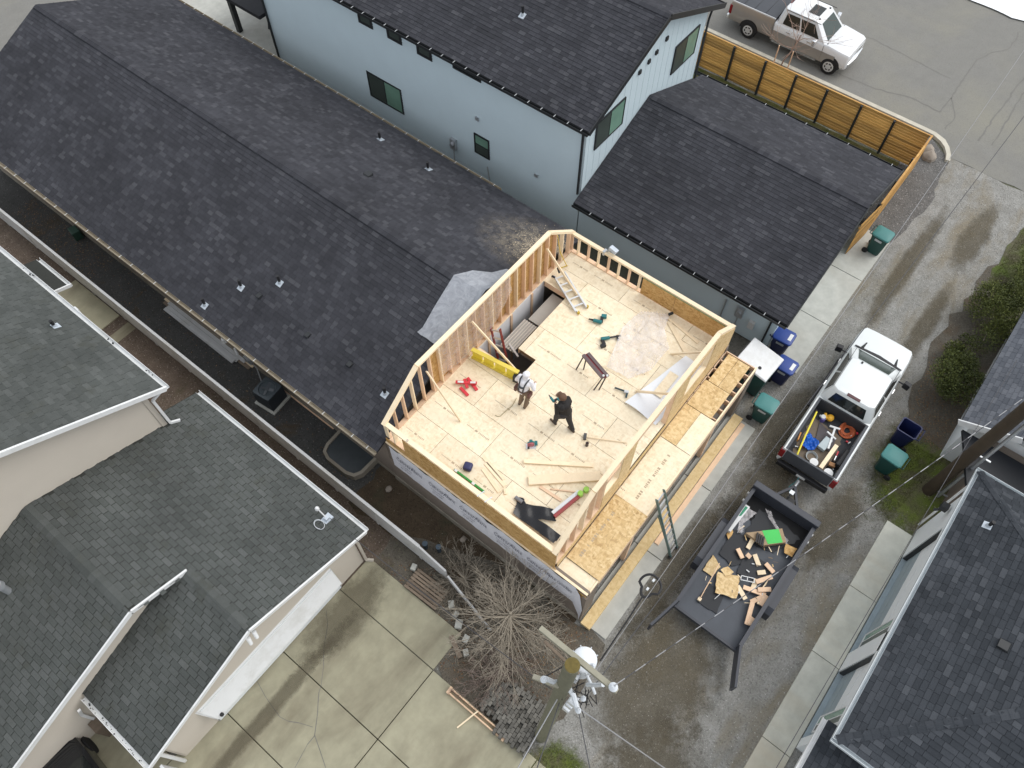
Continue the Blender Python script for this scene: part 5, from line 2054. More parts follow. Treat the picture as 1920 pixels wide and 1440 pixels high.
    q.loft([[(x, y, .46), (x + .06, y, .52), (x + .06, y, .70), (x, y, .74), (x - .1, y, .74), (x - .1, y, .46)] for x, y in ((L2 - .22, -.93), (L2 - .03, -.72), (L2 + .03, 0), (L2 - .03, .72), (L2 - .22, .93))])
    q.build('front_bumper', P['fbump'], t, fixn=True, smooth=True)
    q = MB()
    q.box(L2 - .05, L2 + .005, -.55, .55, .76, hz - .24)
    q.build('grille', P['grille'], t, bevel=.01)
    for s_ in (-1, 1):
        q = MB()
        q.obox((L2 - .14, s_ * .74, hz - .30), (.16, .26, .2), (0, 0, -s_ * .35))
        q.build('headlight', P['lamp'], t, bevel=.02)
        q = MB()
        q.box(-L2 - .0, -L2 + .14, min(s_ * .82, s_ * .985), max(s_ * .82, s_ * .985), .82, 1.24)
        q.build('tail_light', P['tail'], t, bevel=.02)
    q = MB()
    q.box(-L2 - .11, -L2 - .098, -.15, .15, .5, .62)
    q.build('licence_plate', MAT['trim_white'], t)
    # wheels in dark arches
    for wx in P['axles']:
        for s_ in (-1, 1):
            ar = MB()
            n = 14
            pts = [(wx + .47 * math.cos(math.pi * i / n), .44 + .47 * math.sin(math.pi * i / n)) for i in range(n + 1)]
            ar.slab([(x, s_ * .972, z) for x, z in pts], (0, s_ * .012, 0))
            ar.build('wheel_arch', MAT['black'], t, fixn=True)
            wh_ = MB()
            y0_, y1_ = s_ * .74, s_ * 1.0
            prof = [(.30, y0_), (.37, y0_), (.40, y0_ + s_ * .04), (.40, y1_ - s_ * .04), (.37, y1_), (.26, y1_)]
            n = 24
            wh_.loft([[(wx + r * math.cos(2 * math.pi * i / n), y, .40 + r * math.sin(2 * math.pi * i / n)) for i in range(n)] for r, y in prof], cap=True)
            wo = wh_.build('tyre', MAT['rubber'], t, smooth=True, fixn=True)
            rm = MB()
            rm.cyl((wx, y1_ - s_ * .08, .40), (wx, y1_ + s_ * .004, .40), .25, .245, 20)
            ro = rm.build('rim', MAT['alu'], wo, smooth=True)
            sp = MB()
            for i in range(6):
                a = i * math.pi / 3 + .2
                sp.obox((wx + .15 * math.cos(a), y1_ + s_ * .008, .40 + .15 * math.sin(a)), (.10, .01, .055), (0, -a + math.pi / 2, 0))
            sp.build('spoke_gap', MAT['black'], wo)
    return t


WP = pm('white_truck_paint', (0.68, 0.71, 0.71), .25, .02, 2, coat=.6, fine=.01)
SPt = pm('silver_white_paint', (0.70, 0.71, 0.72), .25, .03, 2, coat=.6, fine=.01)
SB = pm('bronze_silver_paint', (0.33, 0.31, 0.285), .3, .08, 2, metal=.3, coat=.5, fine=.02)
RED = pm('red_lens', (0.20, 0.008, 0.010), .25, .1)
LINER = pm('bed_liner', (0.035, 0.037, 0.042), .7, .2)
RAILM = pm('rail_cap', (0.06, 0.065, 0.075), .55, .1)
CHROME = pm('chrome', (0.72, 0.74, 0.76), .15, .05, metal=.9)
LAMP = pm('clear_lens', (0.62, 0.62, 0.58), .1, .05)
CANV = pm('tonneau_vinyl', (0.055, 0.06, 0.07), .6, .1)
tk = make_pickup('white_pickup', 'white crew cab pickup with tools piled in its bed, hitched to the black trailer', (16.98, -.92, 0), R_(.6),
                 dict(half=3.12, cowl=1.92, cabr=-.68, rf=1.02, rr=-.52, roof=1.93, hood=1.19, rail=1.33, paint=WP, lower=WP, handle=CHROME, board=MAT['black'], mirror=MAT['black'], hood_reflections=True, markers=[.36], liner=LINER, railmat=RAILM, gate=RAILM, rbump=MAT['black'], fbump=WP, grille=MAT['black'], lamp=LAMP, tail=RED, axles=(2.05, -1.75)))
sv_ = make_pickup('silver_pickup', 'silver and bronze crew cab pickup with black bed cover parked on the street', (33.72, 9.95, 0), R_(-90),
                  dict(half=3.02, cowl=1.83, cabr=-.72, rf=1.18, rr=-.55, roof=1.97, hood=1.26, rail=1.40, paint=SPt, lower=SB, handle=CHROME, board=CHROME, mirror=CHROME, sunroof=True, markers=[-.5, .5], liner=LINER, railmat=SPt, gate=SB, cover=CANV, rbump=CHROME, fbump=CHROME, grille=CHROME, lamp=LAMP, tail=RED, axles=(2.30, -1.85)))

# ================================================================ TRAILER
TB = pm('black_trailer_paint', (0.042, 0.046, 0.058), .4, .15)
TD = pm('worn_deck', (0.062, 0.070, 0.084), .55, .2, 2.5)
tr = thing('utility_trailer', 'black open utility trailer full of wood scraps with rear doors swung wide', 'trailer', (10.2, -1.03, 0), 0)
w = MB()
w.box(-2.38, 2.28, -1.0, 1.0, .42, .50)
w.build('deck', TD, tr)
w = MB()
w.box(2.12, 2.34, -1.13, 1.13, .50, 1.06)
w.build('front_wall', TB, tr, bevel=.02)
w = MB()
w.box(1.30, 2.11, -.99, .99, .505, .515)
w.build('front_shade', pm('shade_black', (.006, .006, .007), .8), tr)  # near-black sheet painted in for the front wall's shadow on the deck
for s_ in (-1, 1):
    w = MB()
    w.box(-2.36, 2.11, min(s_ * 1.0, s_ * 1.06), max(s_ * 1.0, s_ * 1.06), .40, .86)
    w.box(-2.36, 2.11, min(s_ * .985, s_ * 1.10), max(s_ * .985, s_ * 1.10), .861, .92)
    for k in range(6):
        x = -2.2 + k * .82
        w.box(x, x + .06, min(s_ * 1.061, s_ * 1.10), max(s_ * 1.061, s_ * 1.10), .40, .86)
    w.build('side_wall', TB, tr)
    f = MB()
    pts = [(-1.05, .30), (-1.0, .62), (-.8, .76), (.62, .76), (.82, .62), (.87, .30)]
    f.loft([[(x, s_ * 1.08, z) for x, z in pts] + [(x, s_ * 1.08, z - .03) for x, z in reversed(pts)], [(x, s_ * 1.32, z) for x, z in pts] + [(x, s_ * 1.32, z - .03) for x, z in reversed(pts)]])
    f.build('fender', TB, tr, fixn=True)
    for wx in (-.5, .33):
        ty = MB()
        ty.cyl((wx, s_ * 1.11, .33), (wx, s_ * 1.30, .33), .33, .33, 22)
        ty.build('tyre', MAT['rubber'], tr, smooth=True)
        rm = MB()
        rm.cyl((wx, s_ * 1.30, .33), (wx, s_ * 1.31, .33), .19, .18, 16)
        rm.build('rim', MAT['alu'], tr)
    dr = MB()
    if s_ < 0:
        dr.beam((-2.36, -1.05, .62), (-3.42, -1.5, .62), .07, .62)
    else:
        dr.beam((-2.36, 1.05, .62), (-3.45, 1.28, .62), .07, .62)
    dr.build('rear_door', TB, tr)
    k = MB()
    k.box(1.95, 2.02, s_ * 1.12 - .03, s_ * 1.12 + .03, .6, .7)
    k.box(1.65, 1.72, s_ * 1.12 - .03, s_ * 1.12 + .03, .6, .7)
    k.build('marker_light', MAT['trim_white'], tr)
w = MB()
w.box(-2.45, -2.38, -1.05, 1.05, .36, .52)
w.build('rear_sill', TB, tr)
w = MB()
w.beam((2.3, -.55, .45), (3.2, 0.06, .48), .08, .1)
w.beam((2.3, .55, .45), (3.2, 0.06, .48), .08, .1)
w.build('tongue', TB, tr)
w = MB()
w.cyl((2.75, .05, .15), (2.75, .05, .82), .035, .035, 10)
w.box(2.68, 2.82, -.02, .12, .82, .88)
w.build('jack', MAT['steel'], tr)
w = MB()
w.box(2.45, 2.68, -.18, .05, .5, .68)
w.build('battery_box', MAT['black'], tr)
w = MB()
w.tube([(2.9, .1, .52), (3.15, .2, .35), (3.4, .12, .4), (3.6, .1, .55)], .012, 6)
w.build('safety_cable', pm('teal_cable', (.04, .25, .28), .5), tr)
w = MB()
w.cyl((3.2, .06, .48), (3.45, .06, .48), .05, .06, 10)
w.build('coupler', MAT['steel'], tr)
# ================================================================ TREES AND SHRUBS
def bare_tree(root, base, stems, seed, reach, mat, trunk_r, depth=5, up=.5, spread=1.0, twig=.006):
    """recursive branching; returns trunk and crown parts"""
    rnd = random.Random(seed)
    trunk, crown = MB(), MB()

    def grow(p, d, L, r, lev):
        n = 4
        pts, rs = [p], [r]
        q = p.copy()
        dd = d.copy()
        for i in range(n):
            dd = (dd + Vector((rnd.uniform(-1, 1), rnd.uniform(-1, 1), rnd.uniform(-.6, .8))) * .22).normalized()
            q = q + dd * (L / n)
            if q.z < .12:
                q.z = .12 + rnd.random() * .1
            pts.append(q.copy())
            rs.append(max(twig, r * (1 - .45 * (i + 1) / n)))
        (trunk if lev == 0 else crown).tube(pts, rs, 6 if lev < 2 else 3, cap=False)
        if lev >= depth:
            return
        k = rnd.randint(3, 5) if lev < 3 else rnd.randint(2, 4)
        for j in range(k):
            t = rnd.uniform(.35, 1.0)
            idx = min(n - 1, int(t * n))
            o = pts[idx] + (pts[idx + 1] - pts[idx]) * (t * n - idx if t < 1 else 1)
            a = rnd.uniform(0, 6.283)
            side = Vector((math.cos(a), math.sin(a), rnd.uniform(-.25, .45) * up * 2))
            nd = (dd * rnd.uniform(.35, .9) + side * spread * rnd.uniform(.5, 1.0)).normalized()
            grow(o, nd, L * rnd.uniform(.52, .78), max(twig, r * rnd.uniform(.38, .55)), lev + 1)
    for (dx, dy, dz, L) in stems:
        grow(Vector(base), Vector((dx, dy, dz)).normalized(), L, trunk_r, 0)
    trunk.build('trunk', mat, root, smooth=True)
    crown.build('crown', mat, root)


def weeping(root, base, hub, nb, length, seed, mat, tr, twig=.0055, droop=.5, sub=7):
    """trunk to a hub from which long thin branches arch out, each with side twigs"""
    rnd = random.Random(seed)
    trunk, crown = MB(), MB()
    base, hub = Vector(base), Vector(hub)
    if tr > 0:
        trunk.tube([base, base.lerp(hub, .5) + Vector((.05, -.04, 0)), hub], [tr, tr * .8, tr * .6], 10)
    for i in range(nb):
        a = rnd.uniform(0, 6.283)
        up = rnd.uniform(-.15, .9)
        d = Vector((math.cos(a), math.sin(a), up)).normalized()
        L = length * rnd.uniform(.55, 1.1)
        o = base.lerp(hub, rnd.uniform(.35, 1.0)) if tr > 0 else base.copy()
        pts, q, dd = [o], o.copy(), d.copy()
        n = 7
        for k in range(n):
            dd = (dd + Vector((rnd.uniform(-.25, .25), rnd.uniform(-.25, .25), -droop * .28 + rnd.uniform(-.1, .16)))).normalized()
            q = q + dd * (L / n)
            q.z = max(q.z, .12)
            pts.append(q.copy())
        r0 = rnd.uniform(.010, .020)
        crown.tube(pts, [max(twig, r0 * (1 - k / (n + 1))) for k in range(n + 1)], 4, cap=False)
        for j in range(sub):
            t = rnd.uniform(.25, 1.0) * (n - 1)
            k = int(t)
            p = pts[k].lerp(pts[k + 1], t - k)
            dv = (pts[k + 1] - pts[k]).normalized()
            sd = (dv * rnd.uniform(.5, 1.1) + Vector((rnd.uniform(-1, 1), rnd.uniform(-1, 1), rnd.uniform(-.5, .8))) * .8).normalized()
            l2 = L * rnd.uniform(.14, .36)
            p1 = p + sd * l2 * .5 + Vector((rnd.uniform(-.03, .03), rnd.uniform(-.03, .03), .02))
            p2 = p + sd * l2 + Vector((rnd.uniform(-.08, .08), rnd.uniform(-.08, .08), rnd.uniform(-.1, .05)))
            p2.z = max(p2.z, .1)
            crown.tube([p, p1, p2], [twig * 1.1, twig, twig * .7], 3, cap=False)
            for m in range(2):
                s3 = (sd + Vector((rnd.uniform(-1, 1), rnd.uniform(-1, 1), rnd.uniform(-.5, .5)))).normalized()
                e = p1 + s3 * l2 * rnd.uniform(.3, .6)
                e.z = max(e.z, .1)
                crown.tube([p1, e], [twig * .85, twig * .6], 3, cap=False)
    if trunk.f:
        trunk.build('trunk', mat, root, smooth=True)
    crown.build('crown', mat, root)


RT = pm('red_twigs', (.20, .155, .13), .9)
bt = thing('bare_tree', 'leafless grey-brown tree with long thin arching branches between the addition and the driveway', 'tree', (4.1, 3.4, 0), world_coords=True)
weeping(bt, (4.0, 3.35, 0), (4.3, 3.45, 2.0), 110, 2.0, 5, MAT['bark_tree'], .07)
bt2 = thing('bare_bush', 'low leafless bush of thin twigs in front of the wrapped wall beside the tree', 'bush', (4.6, 5.5, 0), world_coords=True)
weeping(bt2, (4.6, 5.5, .05), (4.6, 5.5, .5), 55, 1.35, 9, MAT['bark_tree'], .0, droop=.2)
bt3 = thing('bare_hedge', 'tangle of bare reddish twigs over the stacked pavers by the utility pole', 'bush', (3.0, 2.9, 0), world_coords=True)
weeping(bt3, (2.95, 3.0, .05), (2.95, 3.0, .5), 60, 1.25, 12, RT, .0, droop=.2)
yt = thing('young_street_tree', 'slim leafless young tree staked on the verge beside the silver pickup', 'tree', (31.72, 9.45, 0), world_coords=True)
bare_tree(yt, (31.72, 9.45, 0), [(.02, .02, 1, 2.4)], 31, 2, pm('pale_young_bark', (.36, .25, .20), .8), .035, 3, 1.0, .7, twig=.006)
for dx in (-.35, .35):
    w = MB()
    w.cyl((31.72, 9.45 + dx, 0), (31.72, 9.45 + dx, 1.1), .03, .03, 8)
    w.build('stake', MAT['lumber_pink'], yt)


def shrub(name, label, c, r, n, seed, lumps=14):
    t = thing(name, label, 'shrub', (c[0], c[1], 0), group='evergreen shrubs by the alley', world_coords=True)
    rnd = random.Random(seed)
    L = []
    for i in range(lumps):
        a = rnd.uniform(0, 6.283)
        k = rnd.uniform(.2, .75)
        L.append((c[0] + r[0] * k * math.cos(a), c[1] + r[1] * k * math.sin(a), r[2] * rnd.uniform(.35, .78), rnd.uniform(.28, .5) * min(r[0], r[1]), rnd.random()))
    mb = MB()
    for i in range(n):
        x, y, z, rr, tt = L[rnd.randrange(len(L))]
        v = Vector((rnd.gauss(0, 1), rnd.gauss(0, 1), rnd.gauss(0.25, 1))).normalized()
        k = rr * rnd.uniform(.55, 1.12)
        p = Vector((x, y, z)) + v * k
        if p.z < .05:
            continue
        s = rnd.uniform(.022, .05)
        d1 = (v * .6 + Vector((rnd.uniform(-1, 1), rnd.uniform(-1, 1), rnd.uniform(-.4, 1)))).normalized()
        d2 = d1.cross(Vector((rnd.uniform(-1, 1), rnd.uniform(-1, 1), rnd.uniform(-1, 1)))).normalized()
        tint = min(1, max(0, .15 + .45 * tt + rnd.uniform(-.2, .4)))
        mb.face([p - d1 * s, p + d2 * s * .45, p + d1 * s, p - d2 * s * .45], 0, tint)
    mb.build('crown', MAT['leaf'], t, tint=True)
    st = MB()
    for x, y, z, rr, tt in L:
        st.tube([(c[0], c[1], 0), ((c[0] + x) / 2, (c[1] + y) / 2, z * .6), (x, y, z)], [.03, .02, .008], 5, cap=False)
    st.build('trunk', MAT['bark_tree'], t)
    return t


shrub('shrub', 'rounded green evergreen shrub next to the bins', (20.0, -3.45, 0), (1.15, 1.05, 1.7), 11000, 1)
shrub('shrub', 'long sprawling evergreen hedge shrub above the round one at the alley edge', (23.6, -3.55, 0), (2.0, 1.1, 1.6), 15000, 2, 24)
shrub('shrub', 'dark evergreen shrub at the far right edge near the grass', (26.3, -4.0, 0), (1.4, 1.0, 1.5), 7000, 3, 16)
shrub('shrub', 'thin straggly shrub with dry leaves between the two evergreen shrubs', (21.8, -3.2, 0), (.9, .6, .8), 2600, 4, 10)

# ================================================================ UTILITY POLES AND WIRES
po = thing('utility_pole', 'weathered wooden utility pole with white transformer and crossarm at the bottom', 'utility pole', (2.54, .99, 0), world_coords=True)
w = MB()
w.tube([(2.54, .99, -.2), (2.66, .92, 4.5), (2.78, .85, 9.55)], [.19, .17, .145], 16)
w.build('pole_shaft', MAT['pole_wood'], po, smooth=True)
w = MB()
w.cyl((2.78, .85, 9.551), (2.78, .85, 9.562), .138, .138, 14)
w.build('pole_top', pm('mossy_end_grain', (.13, .10, .03), .95, .5, 14), po)
w = MB()
w.beam((3.0, 1.72, 9.25), (2.97, -.02, 9.25), .10, .12)
w.build('crossarm', pm('grey_crossarm', (.30, .285, .22), .85, .2, 7), po, bevel=.006, seg=1)
w = MB()
w.beam((2.92, 1.55, 8.95), (2.9, .72, 8.7), .05, .06)
w.build('arm_brace', MAT['old_wood'], po)
w = MB()
w.beam((2.44, 1.42, 8.0), (2.62, .92, 7.95), .09, .11)
w.build('short_arm', pm('grey_arm', (.34, .32, .25), .85, .2, 7), po)
tr_ = MB()
n = 24
prof = [(.05, 7.50), (.215, 7.52), (.225, 7.60), (.225, 8.28), (.245, 8.30), (.245, 8.36), (.22, 8.40), (.10, 8.45), (.02, 8.46)]
tr_.loft([[(3.24 + r * math.cos(2 * math.pi * i / n), .80 + r * math.sin(2 * math.pi * i / n), z) for i in range(n)] for r, z in prof])
to = tr_.build('transformer', MAT['xfmr'], po, smooth=True)
w = MB()
for a in (-.6, .1, .9, 1.6, -2.4):
    w.obox((3.24 + .25 * math.cos(a), .80 + .25 * math.sin(a), 8.32), (.05, .02, .09), (0, 0, a))
w.build('lid_clamp', MAT['steel'], to)
w = MB()
w.tube([(3.24, .62, 8.4), (3.22, .58, 8.62)], [.045, .03], 10)
w.tube([(3.1, .6, 8.0), (3.0, .42, 8.05), (2.95, .3, 7.9)], [.03, .03, .03], 8)
w.build('bushing', MAT['porcelain'], to)
w = MB()
w.box(2.88, 3.02, .7, .95, 7.7, 7.78)
w.box(2.88, 3.02, .7, .95, 8.1, 8.18)
w.build('hanger_bracket', MAT['steel'], po)


def insulator(x, y, z, r=.075, h=.16):
    m = MB()
    n = 16
    prof = [(.02, 0), (r * .6, .01), (r, .03), (r * .55, .06), (r * .9, .08), (r * .5, .11), (r * .62, h - .02), (r * .35, h), (.01, h - .02)]
    m.loft([[(x + q * math.cos(2 * math.pi * i / n), y + q * math.sin(2 * math.pi * i / n), z + zz) for i in range(n)] for q, zz in prof])
    m.build('insulator', MAT['porcelain'], po, smooth=True)


insulator(2.97, .08, 9.32, .085)
insulator(2.49, 1.2, 8.2, .07)
insulator(2.56, .38, 7.5, .06)
insulator(2.72, .42, 7.95, .055)
w = MB()
w.tube([(2.53, 1.19, 8.2), (2.6, 1.05, 8.0), (2.7, .95, 7.9)], .05, 8)
w.tube([(2.57, .4, 7.5), (2.72, .62, 7.6), (2.76, .8, 7.7)], .055, 8)
w.tube([(2.98, .25, 8.9), (3.0, .35, 8.4), (2.95, .5, 8.1)], .04, 8)
w.build('cutout_fuse', MAT['porcelain'], po, smooth=True)
w = MB()
rnd = random.Random(8)
for i in range(12):
    p0 = (2.85 + rnd.uniform(-.15, .3), .55 + rnd.uniform(-.3, .3), 7.4 + rnd.uniform(-.3, .7))
    p2 = (2.75 + rnd.uniform(-.2, .3), .45 + rnd.uniform(-.3, .35), 7.0 + rnd.uniform(-.4, .6))
    p1 = ((p0[0] + p2[0]) / 2 + rnd.uniform(-.15, .15), (p0[1] + p2[1]) / 2 + rnd.uniform(-.15, .15), (p0[2] + p2[2]) / 2 - .15)
    w.tube([p0, p1, p2], .010, 5)
w.tube([(2.45, 1.35, 7.9), (2.62, 1.2, 8.1), (2.95, 1.05, 8.1), (3.15, .9, 8.3)], .012, 5)
w.tube([(2.66, .78, 6.6), (2.62, .8, 4), (2.58, .84, .2)], .03, 6)
w.build('jumper_cable', MAT['black'], po)
w = MB()
for z, y in ((6.7, .62), (6.2, .65), (5.6, .68)):
    w.box(2.66, 2.86, y - .12, y + .05, z, z + .26)
w.build('terminal_box', MAT['porcelain'], po, bevel=.02)

p2 = thing('utility_pole', 'dark brown utility pole leaning out of frame at the right house corner', 'utility pole', (16.26, -4.47, 0), world_coords=True)
w = MB()
w.tube([(16.26, -4.47, -.2), (16.28, -4.5, 5), (16.3, -4.5, 9.8)], [.2, .18, .14], 16)
w.build('pole_shaft', MAT['pole_dark'], p2, smooth=True)
w = MB()
w.tube([(16.27, -4.80, 0), (16.29, -4.82, 8.5)], .055, 10)
w.build('conduit', MAT['steel'], p2, smooth=True)
w = MB()
for z in (.25, 2.9):
    w.beam((16.27, -4.62, z), (16.27, -5.0, z), .05, .03)
w.build('standoff_bracket', MAT['steel'], p2)
w = MB()
w.beam((16.3, -5.6, 9.3), (16.3, -3.4, 9.3), .1, .12)
w.build('crossarm', pm('grey_crossarm_b', (.2, .17, .13), .85), p2)


def wire(label, p0, p1, sag, r=.012, mat=None, name='overhead_wire', n=40):
    a, b = Vector(p0), Vector(p1)
    pts = []
    for i in range(n + 1):
        t = i / n
        q = a + (b - a) * t
        q.z -= sag * 4 * t * (1 - t)
        pts.append(q)
    m = MB()
    m.tube(pts, r, 5)
    return tag(m.build(name, mat or MAT['steel'], smooth=True), label, 'wire', 'overhead wires')


DW = pm('dark_cable', (.06, .06, .065), .5)
LW = pm('bright_cable', (.34, .34, .35), .35, metal=.5)
# conductor twisted light and dark between the two poles
mats_ = [LW, DW]
a, b = Vector((2.97, .08, 9.5)), Vector((16.3, -4.5, 9.4))
m = MB()
N_ = 60
pts = []
for i in range(N_ + 1):
    t = i / N_
    q = a + (b - a) * t
    q.z -= .55 * 4 * t * (1 - t)
    pts.append(q)
for i in range(N_):
    m.tube([pts[i], pts[i + 1]], .0095, 5, m=i % 2, cap=False)
tag(m.build('overhead_wire', mats_), 'light and dark striped wire running from the near pole crossarm to the right pole', 'wire', 'overhead wires')
wire('pale wire carrying the cable loop along the addition slab edge', (2.95, .55, 7.1), (44, .95, 7.6), .55, .007, LW)
wire('dark wire running over the trailer side toward the street', (2.95, .42, 7.15), (44, -1.0, 7.6), .5, .010, DW)
wire('dark wire crossing straight above the right house apron', (-14, -2.95, 7.4), (16.2, -3.45, 7.1), .3, .008, DW)
wire('thin service wire dropping from the pole to the tan garage corner', (2.6, 1.05, 7.2), (3.05, 9.0, 2.78), .35, .010, DW)
wire('wire leaving the pole toward the bottom edge, rightmost', (2.6, .38, 7.55), (4.0, -14.4, 7.4), .4, .012, LW)
wire('wire leaving the pole straight down the picture', (2.6, .42, 7.5), (-11, -15, 7.4), .4, .011, DW)
wire('wire leaving the pole toward the lower left corner', (2.55, .85, 7.0), (-14, -.8, 7.4), .4, .012, LW)
wire('lower cable leaving the pole beside the grass', (2.6, .8, 6.6), (-14, -4.2, 7.0), .4, .012, DW)
lp = thing('cable_loop', 'black teardrop slack cable loop hanging on the wire above the slab', 'cable', (5.7, .66, 6.9))
m = MB()
pts = []
for i in range(29):
    a_ = 2 * math.pi * i / 28
    rx_ = .22
    pts.append((.24 * math.cos(a_) * (1.0 if math.cos(a_) > 0 else 1.25), .24 * math.sin(a_) * (1 if math.cos(a_) > -.3 else .6), .02 * math.sin(3 * a_)))
m.tube(pts, .03, 6)
m.build('loop_ring', MAT['black'], lp, smooth=True)
m = MB()
m.tube([(-.27, 0, 0), (-.9, -.03, .02), (-2.0, -.06, .1)], .018, 6)
m.build('loop_tail', MAT['black'], lp, smooth=True)
m = MB()
for x in (-.12, .12):
    m.obox((x, .0, .05), (.07, .05, .05))
m.build('loop_clamp', MAT['steel'], lp)
# ================================================================ THINGS IN THE YARDS
def one(name, mb, mat, label, cat, group=None, **k):
    return tag(mb.build(name, mat, **k), label, cat, group)


# pallet
pa = thing('pallet', 'weathered wooden pallet lying at the driveway edge by the bare tree', 'pallet', (3.65, 6.2, .03), R_(2))
for i in range(3):
    w = MB()
    w.box(-.35, .35, -.55 + i * .52, -.47 + i * .52, 0, .09)
    w.build('stringer', MAT['old_wood'], pa)
for i in range(7):
    w = MB()
    w.box(-.35 + i * .102, -.35 + i * .102 + .075, -.62, .62, .091, .115)
    w.build('slat', MAT['old_wood'], pa)
for i, (x, y, s_, r) in enumerate(((3.9, 6.95, .2, .3), (3.75, 5.3, .22, .8), (3.6, 5.0, .2, .1), (3.45, 4.75, .26, .5), (3.25, 4.3, .22, .2), (2.95, 4.05, .2, .9))):
    w = MB()
    w.obox((0, 0, .09), (s_, s_ * .8, .18), (0, 0, r))
    o = w.build('concrete_block', MAT['concrete'], bevel=.012)
    o.location = (x, y, .03)
    tag(o, ['rough concrete block at the far end of the pallet', 'concrete block just below the pallet, first of the leaning row', 'concrete block second in the row below the pallet', 'largest concrete block in the row below the pallet', 'concrete block fourth in the row below the pallet', 'concrete block nearest the driveway joint corner'][i], 'block', 'concrete blocks edging the bed')
w = MB()
w.beam((0, 0, 0), (.3, .62, .02), .14, .05)
o = w.build('board', MAT['old_wood'])
o.location = (2.75, 4.1, .06)
tag(o, 'short weathered board lying across the blocks by the tree', 'board')
# stacked pavers
pv = thing('paver_stack', 'low stack of weathered grey pavers beside the utility pole', 'pavers', (2.5, 2.0, 0), R_(4))
rnd = random.Random(14)
pme = MB()
pme.box(-.072, .072, -.048, .048, 0, .09)
pob = pme.build('paver', pm('weathered_paver', (.135, .128, .112), .9, .25, 6, objvar=.28), pv, bevel=.008, seg=1)
pdat = pob.data
bpy.data.objects.remove(pob)
for lay in range(3):
    for i in range(18):
        for j in range(10 - (i % 2)):
            if lay == 2 and rnd.random() < .12 or (lay < 2 and 0 < i < 17 and 0 < j < 9 and lay == 0):
                continue
            x = -.68 + j * .150 + (.075 if i % 2 else 0)
            y = -.92 + i * .102
            if x + y > 1.15 or (x < -.45 and y > .2):
                continue
            o = bpy.data.objects.new('paver', pdat)
            o.parent = pv
            o.location = (x + rnd.uniform(-.008, .008), y + rnd.uniform(-.006, .006), lay * .101 + rnd.uniform(0, .012))
            o.rotation_euler = (rnd.uniform(-.02, .02), rnd.uniform(-.02, .02), rnd.uniform(-.04, .04))
            col.objects.link(o)
# planter edging frame
pf = thing('timber_frame', 'narrow new timber frame lying along the driveway edge beside the pavers', 'frame', (1.86, 2.75, .03), world_coords=True)
for x in (1.80, 1.93):
    w = MB()
    w.box(x - .018, x + .018, 1.75, 3.75, .03, .17)
    w.build('side_board', MAT['lumber_pink'], pf)
for y in (1.75, 3.75):
    w = MB()
    w.box(1.76, 1.97, y - .04, y + .04, .03, .20)
    w.build('end_block', MAT['lumber_pink'], pf)
w = MB()
w.beam((1.95, 2.75, .2), (1.25, 2.95, .05), .04, .04)
one('stick', w, MAT['lumber'], 'thin pale stick leaning across the timber frame onto the driveway', 'stick')

# air conditioner
ac = thing('air_conditioner', 'dark square outdoor air conditioner on a concrete pad in the side yard', 'air conditioner', (5.3, 14.8, 0), R_(6))
w = MB()
w.box(-.45, .45, -.45, .45, 0, .09)
w.build('pad', MAT['concrete'], ac, bevel=.02)
w = MB()
w.box(-.36, .36, -.36, .36, .10, .78)
for i in range(14):
    w.box(-.365, .365, -.365, .365, .15 + i * .043, .165 + i * .043)
w.build('casing', pm('ac_casing', (.03, .035, .04), .5), ac)
w = MB()
n = 24
prof = [(.36, .785), (.36, .83), (.30, .845), (.28, .80), (.05, .79)]
sq = lambda r, a: (r if r < .32 else r * min(1.35, 1 / max(abs(math.cos(a)), abs(math.sin(a)))))
w.loft([[(sq(r, 2 * math.pi * i / n) * math.cos(2 * math.pi * i / n), sq(r, 2 * math.pi * i / n) * math.sin(2 * math.pi * i / n), z) for i in range(n)] for r, z in prof])
w.build('top_cover', pm('ac_top', (.06, .075, .085), .45), ac)
w = MB()
for i in range(4):
    a = i * math.pi / 2 + .3
    w.obox((.14 * math.cos(a), .14 * math.sin(a), .806), (.22, .1, .008), (.25, 0, a))
w.cyl((0, 0, .79), (0, 0, .83), .06, .06, 12)
w.build('fan', pm('fan_blade', (.09, .10, .11), .35), ac)
# window well
ww = thing('window_well', 'rounded concrete window well with dark cover against the brown house wall', 'window well', (5.3, 11.1, 0), world_coords=True)
outer = [(5.83, 12.05), (5.2, 12.02), (4.92, 11.9), (4.80, 11.6), (4.80, 10.75), (4.9, 10.45), (5.15, 10.32), (5.83, 10.30)]
inner_ = [(5.83, 11.95), (5.22, 11.92), (5.0, 11.83), (4.90, 11.57), (4.90, 10.79), (4.98, 10.54), (5.18, 10.43), (5.83, 10.41)]
w = MB()
for i in range(len(outer) - 1):
    P = [outer[i], outer[i + 1], inner_[i + 1], inner_[i]]
    w.hexa([(*p, 0) for p in P] + [(*p, .3) for p in P])
w.build('curb', MAT['foundation'], ww, fixn=True)
w = MB()
w.prism(inner_, .2, .23)
w.build('well_cover', pm('clouded_cover', (.05, .058, .062), .35, .3), ww, fixn=True)
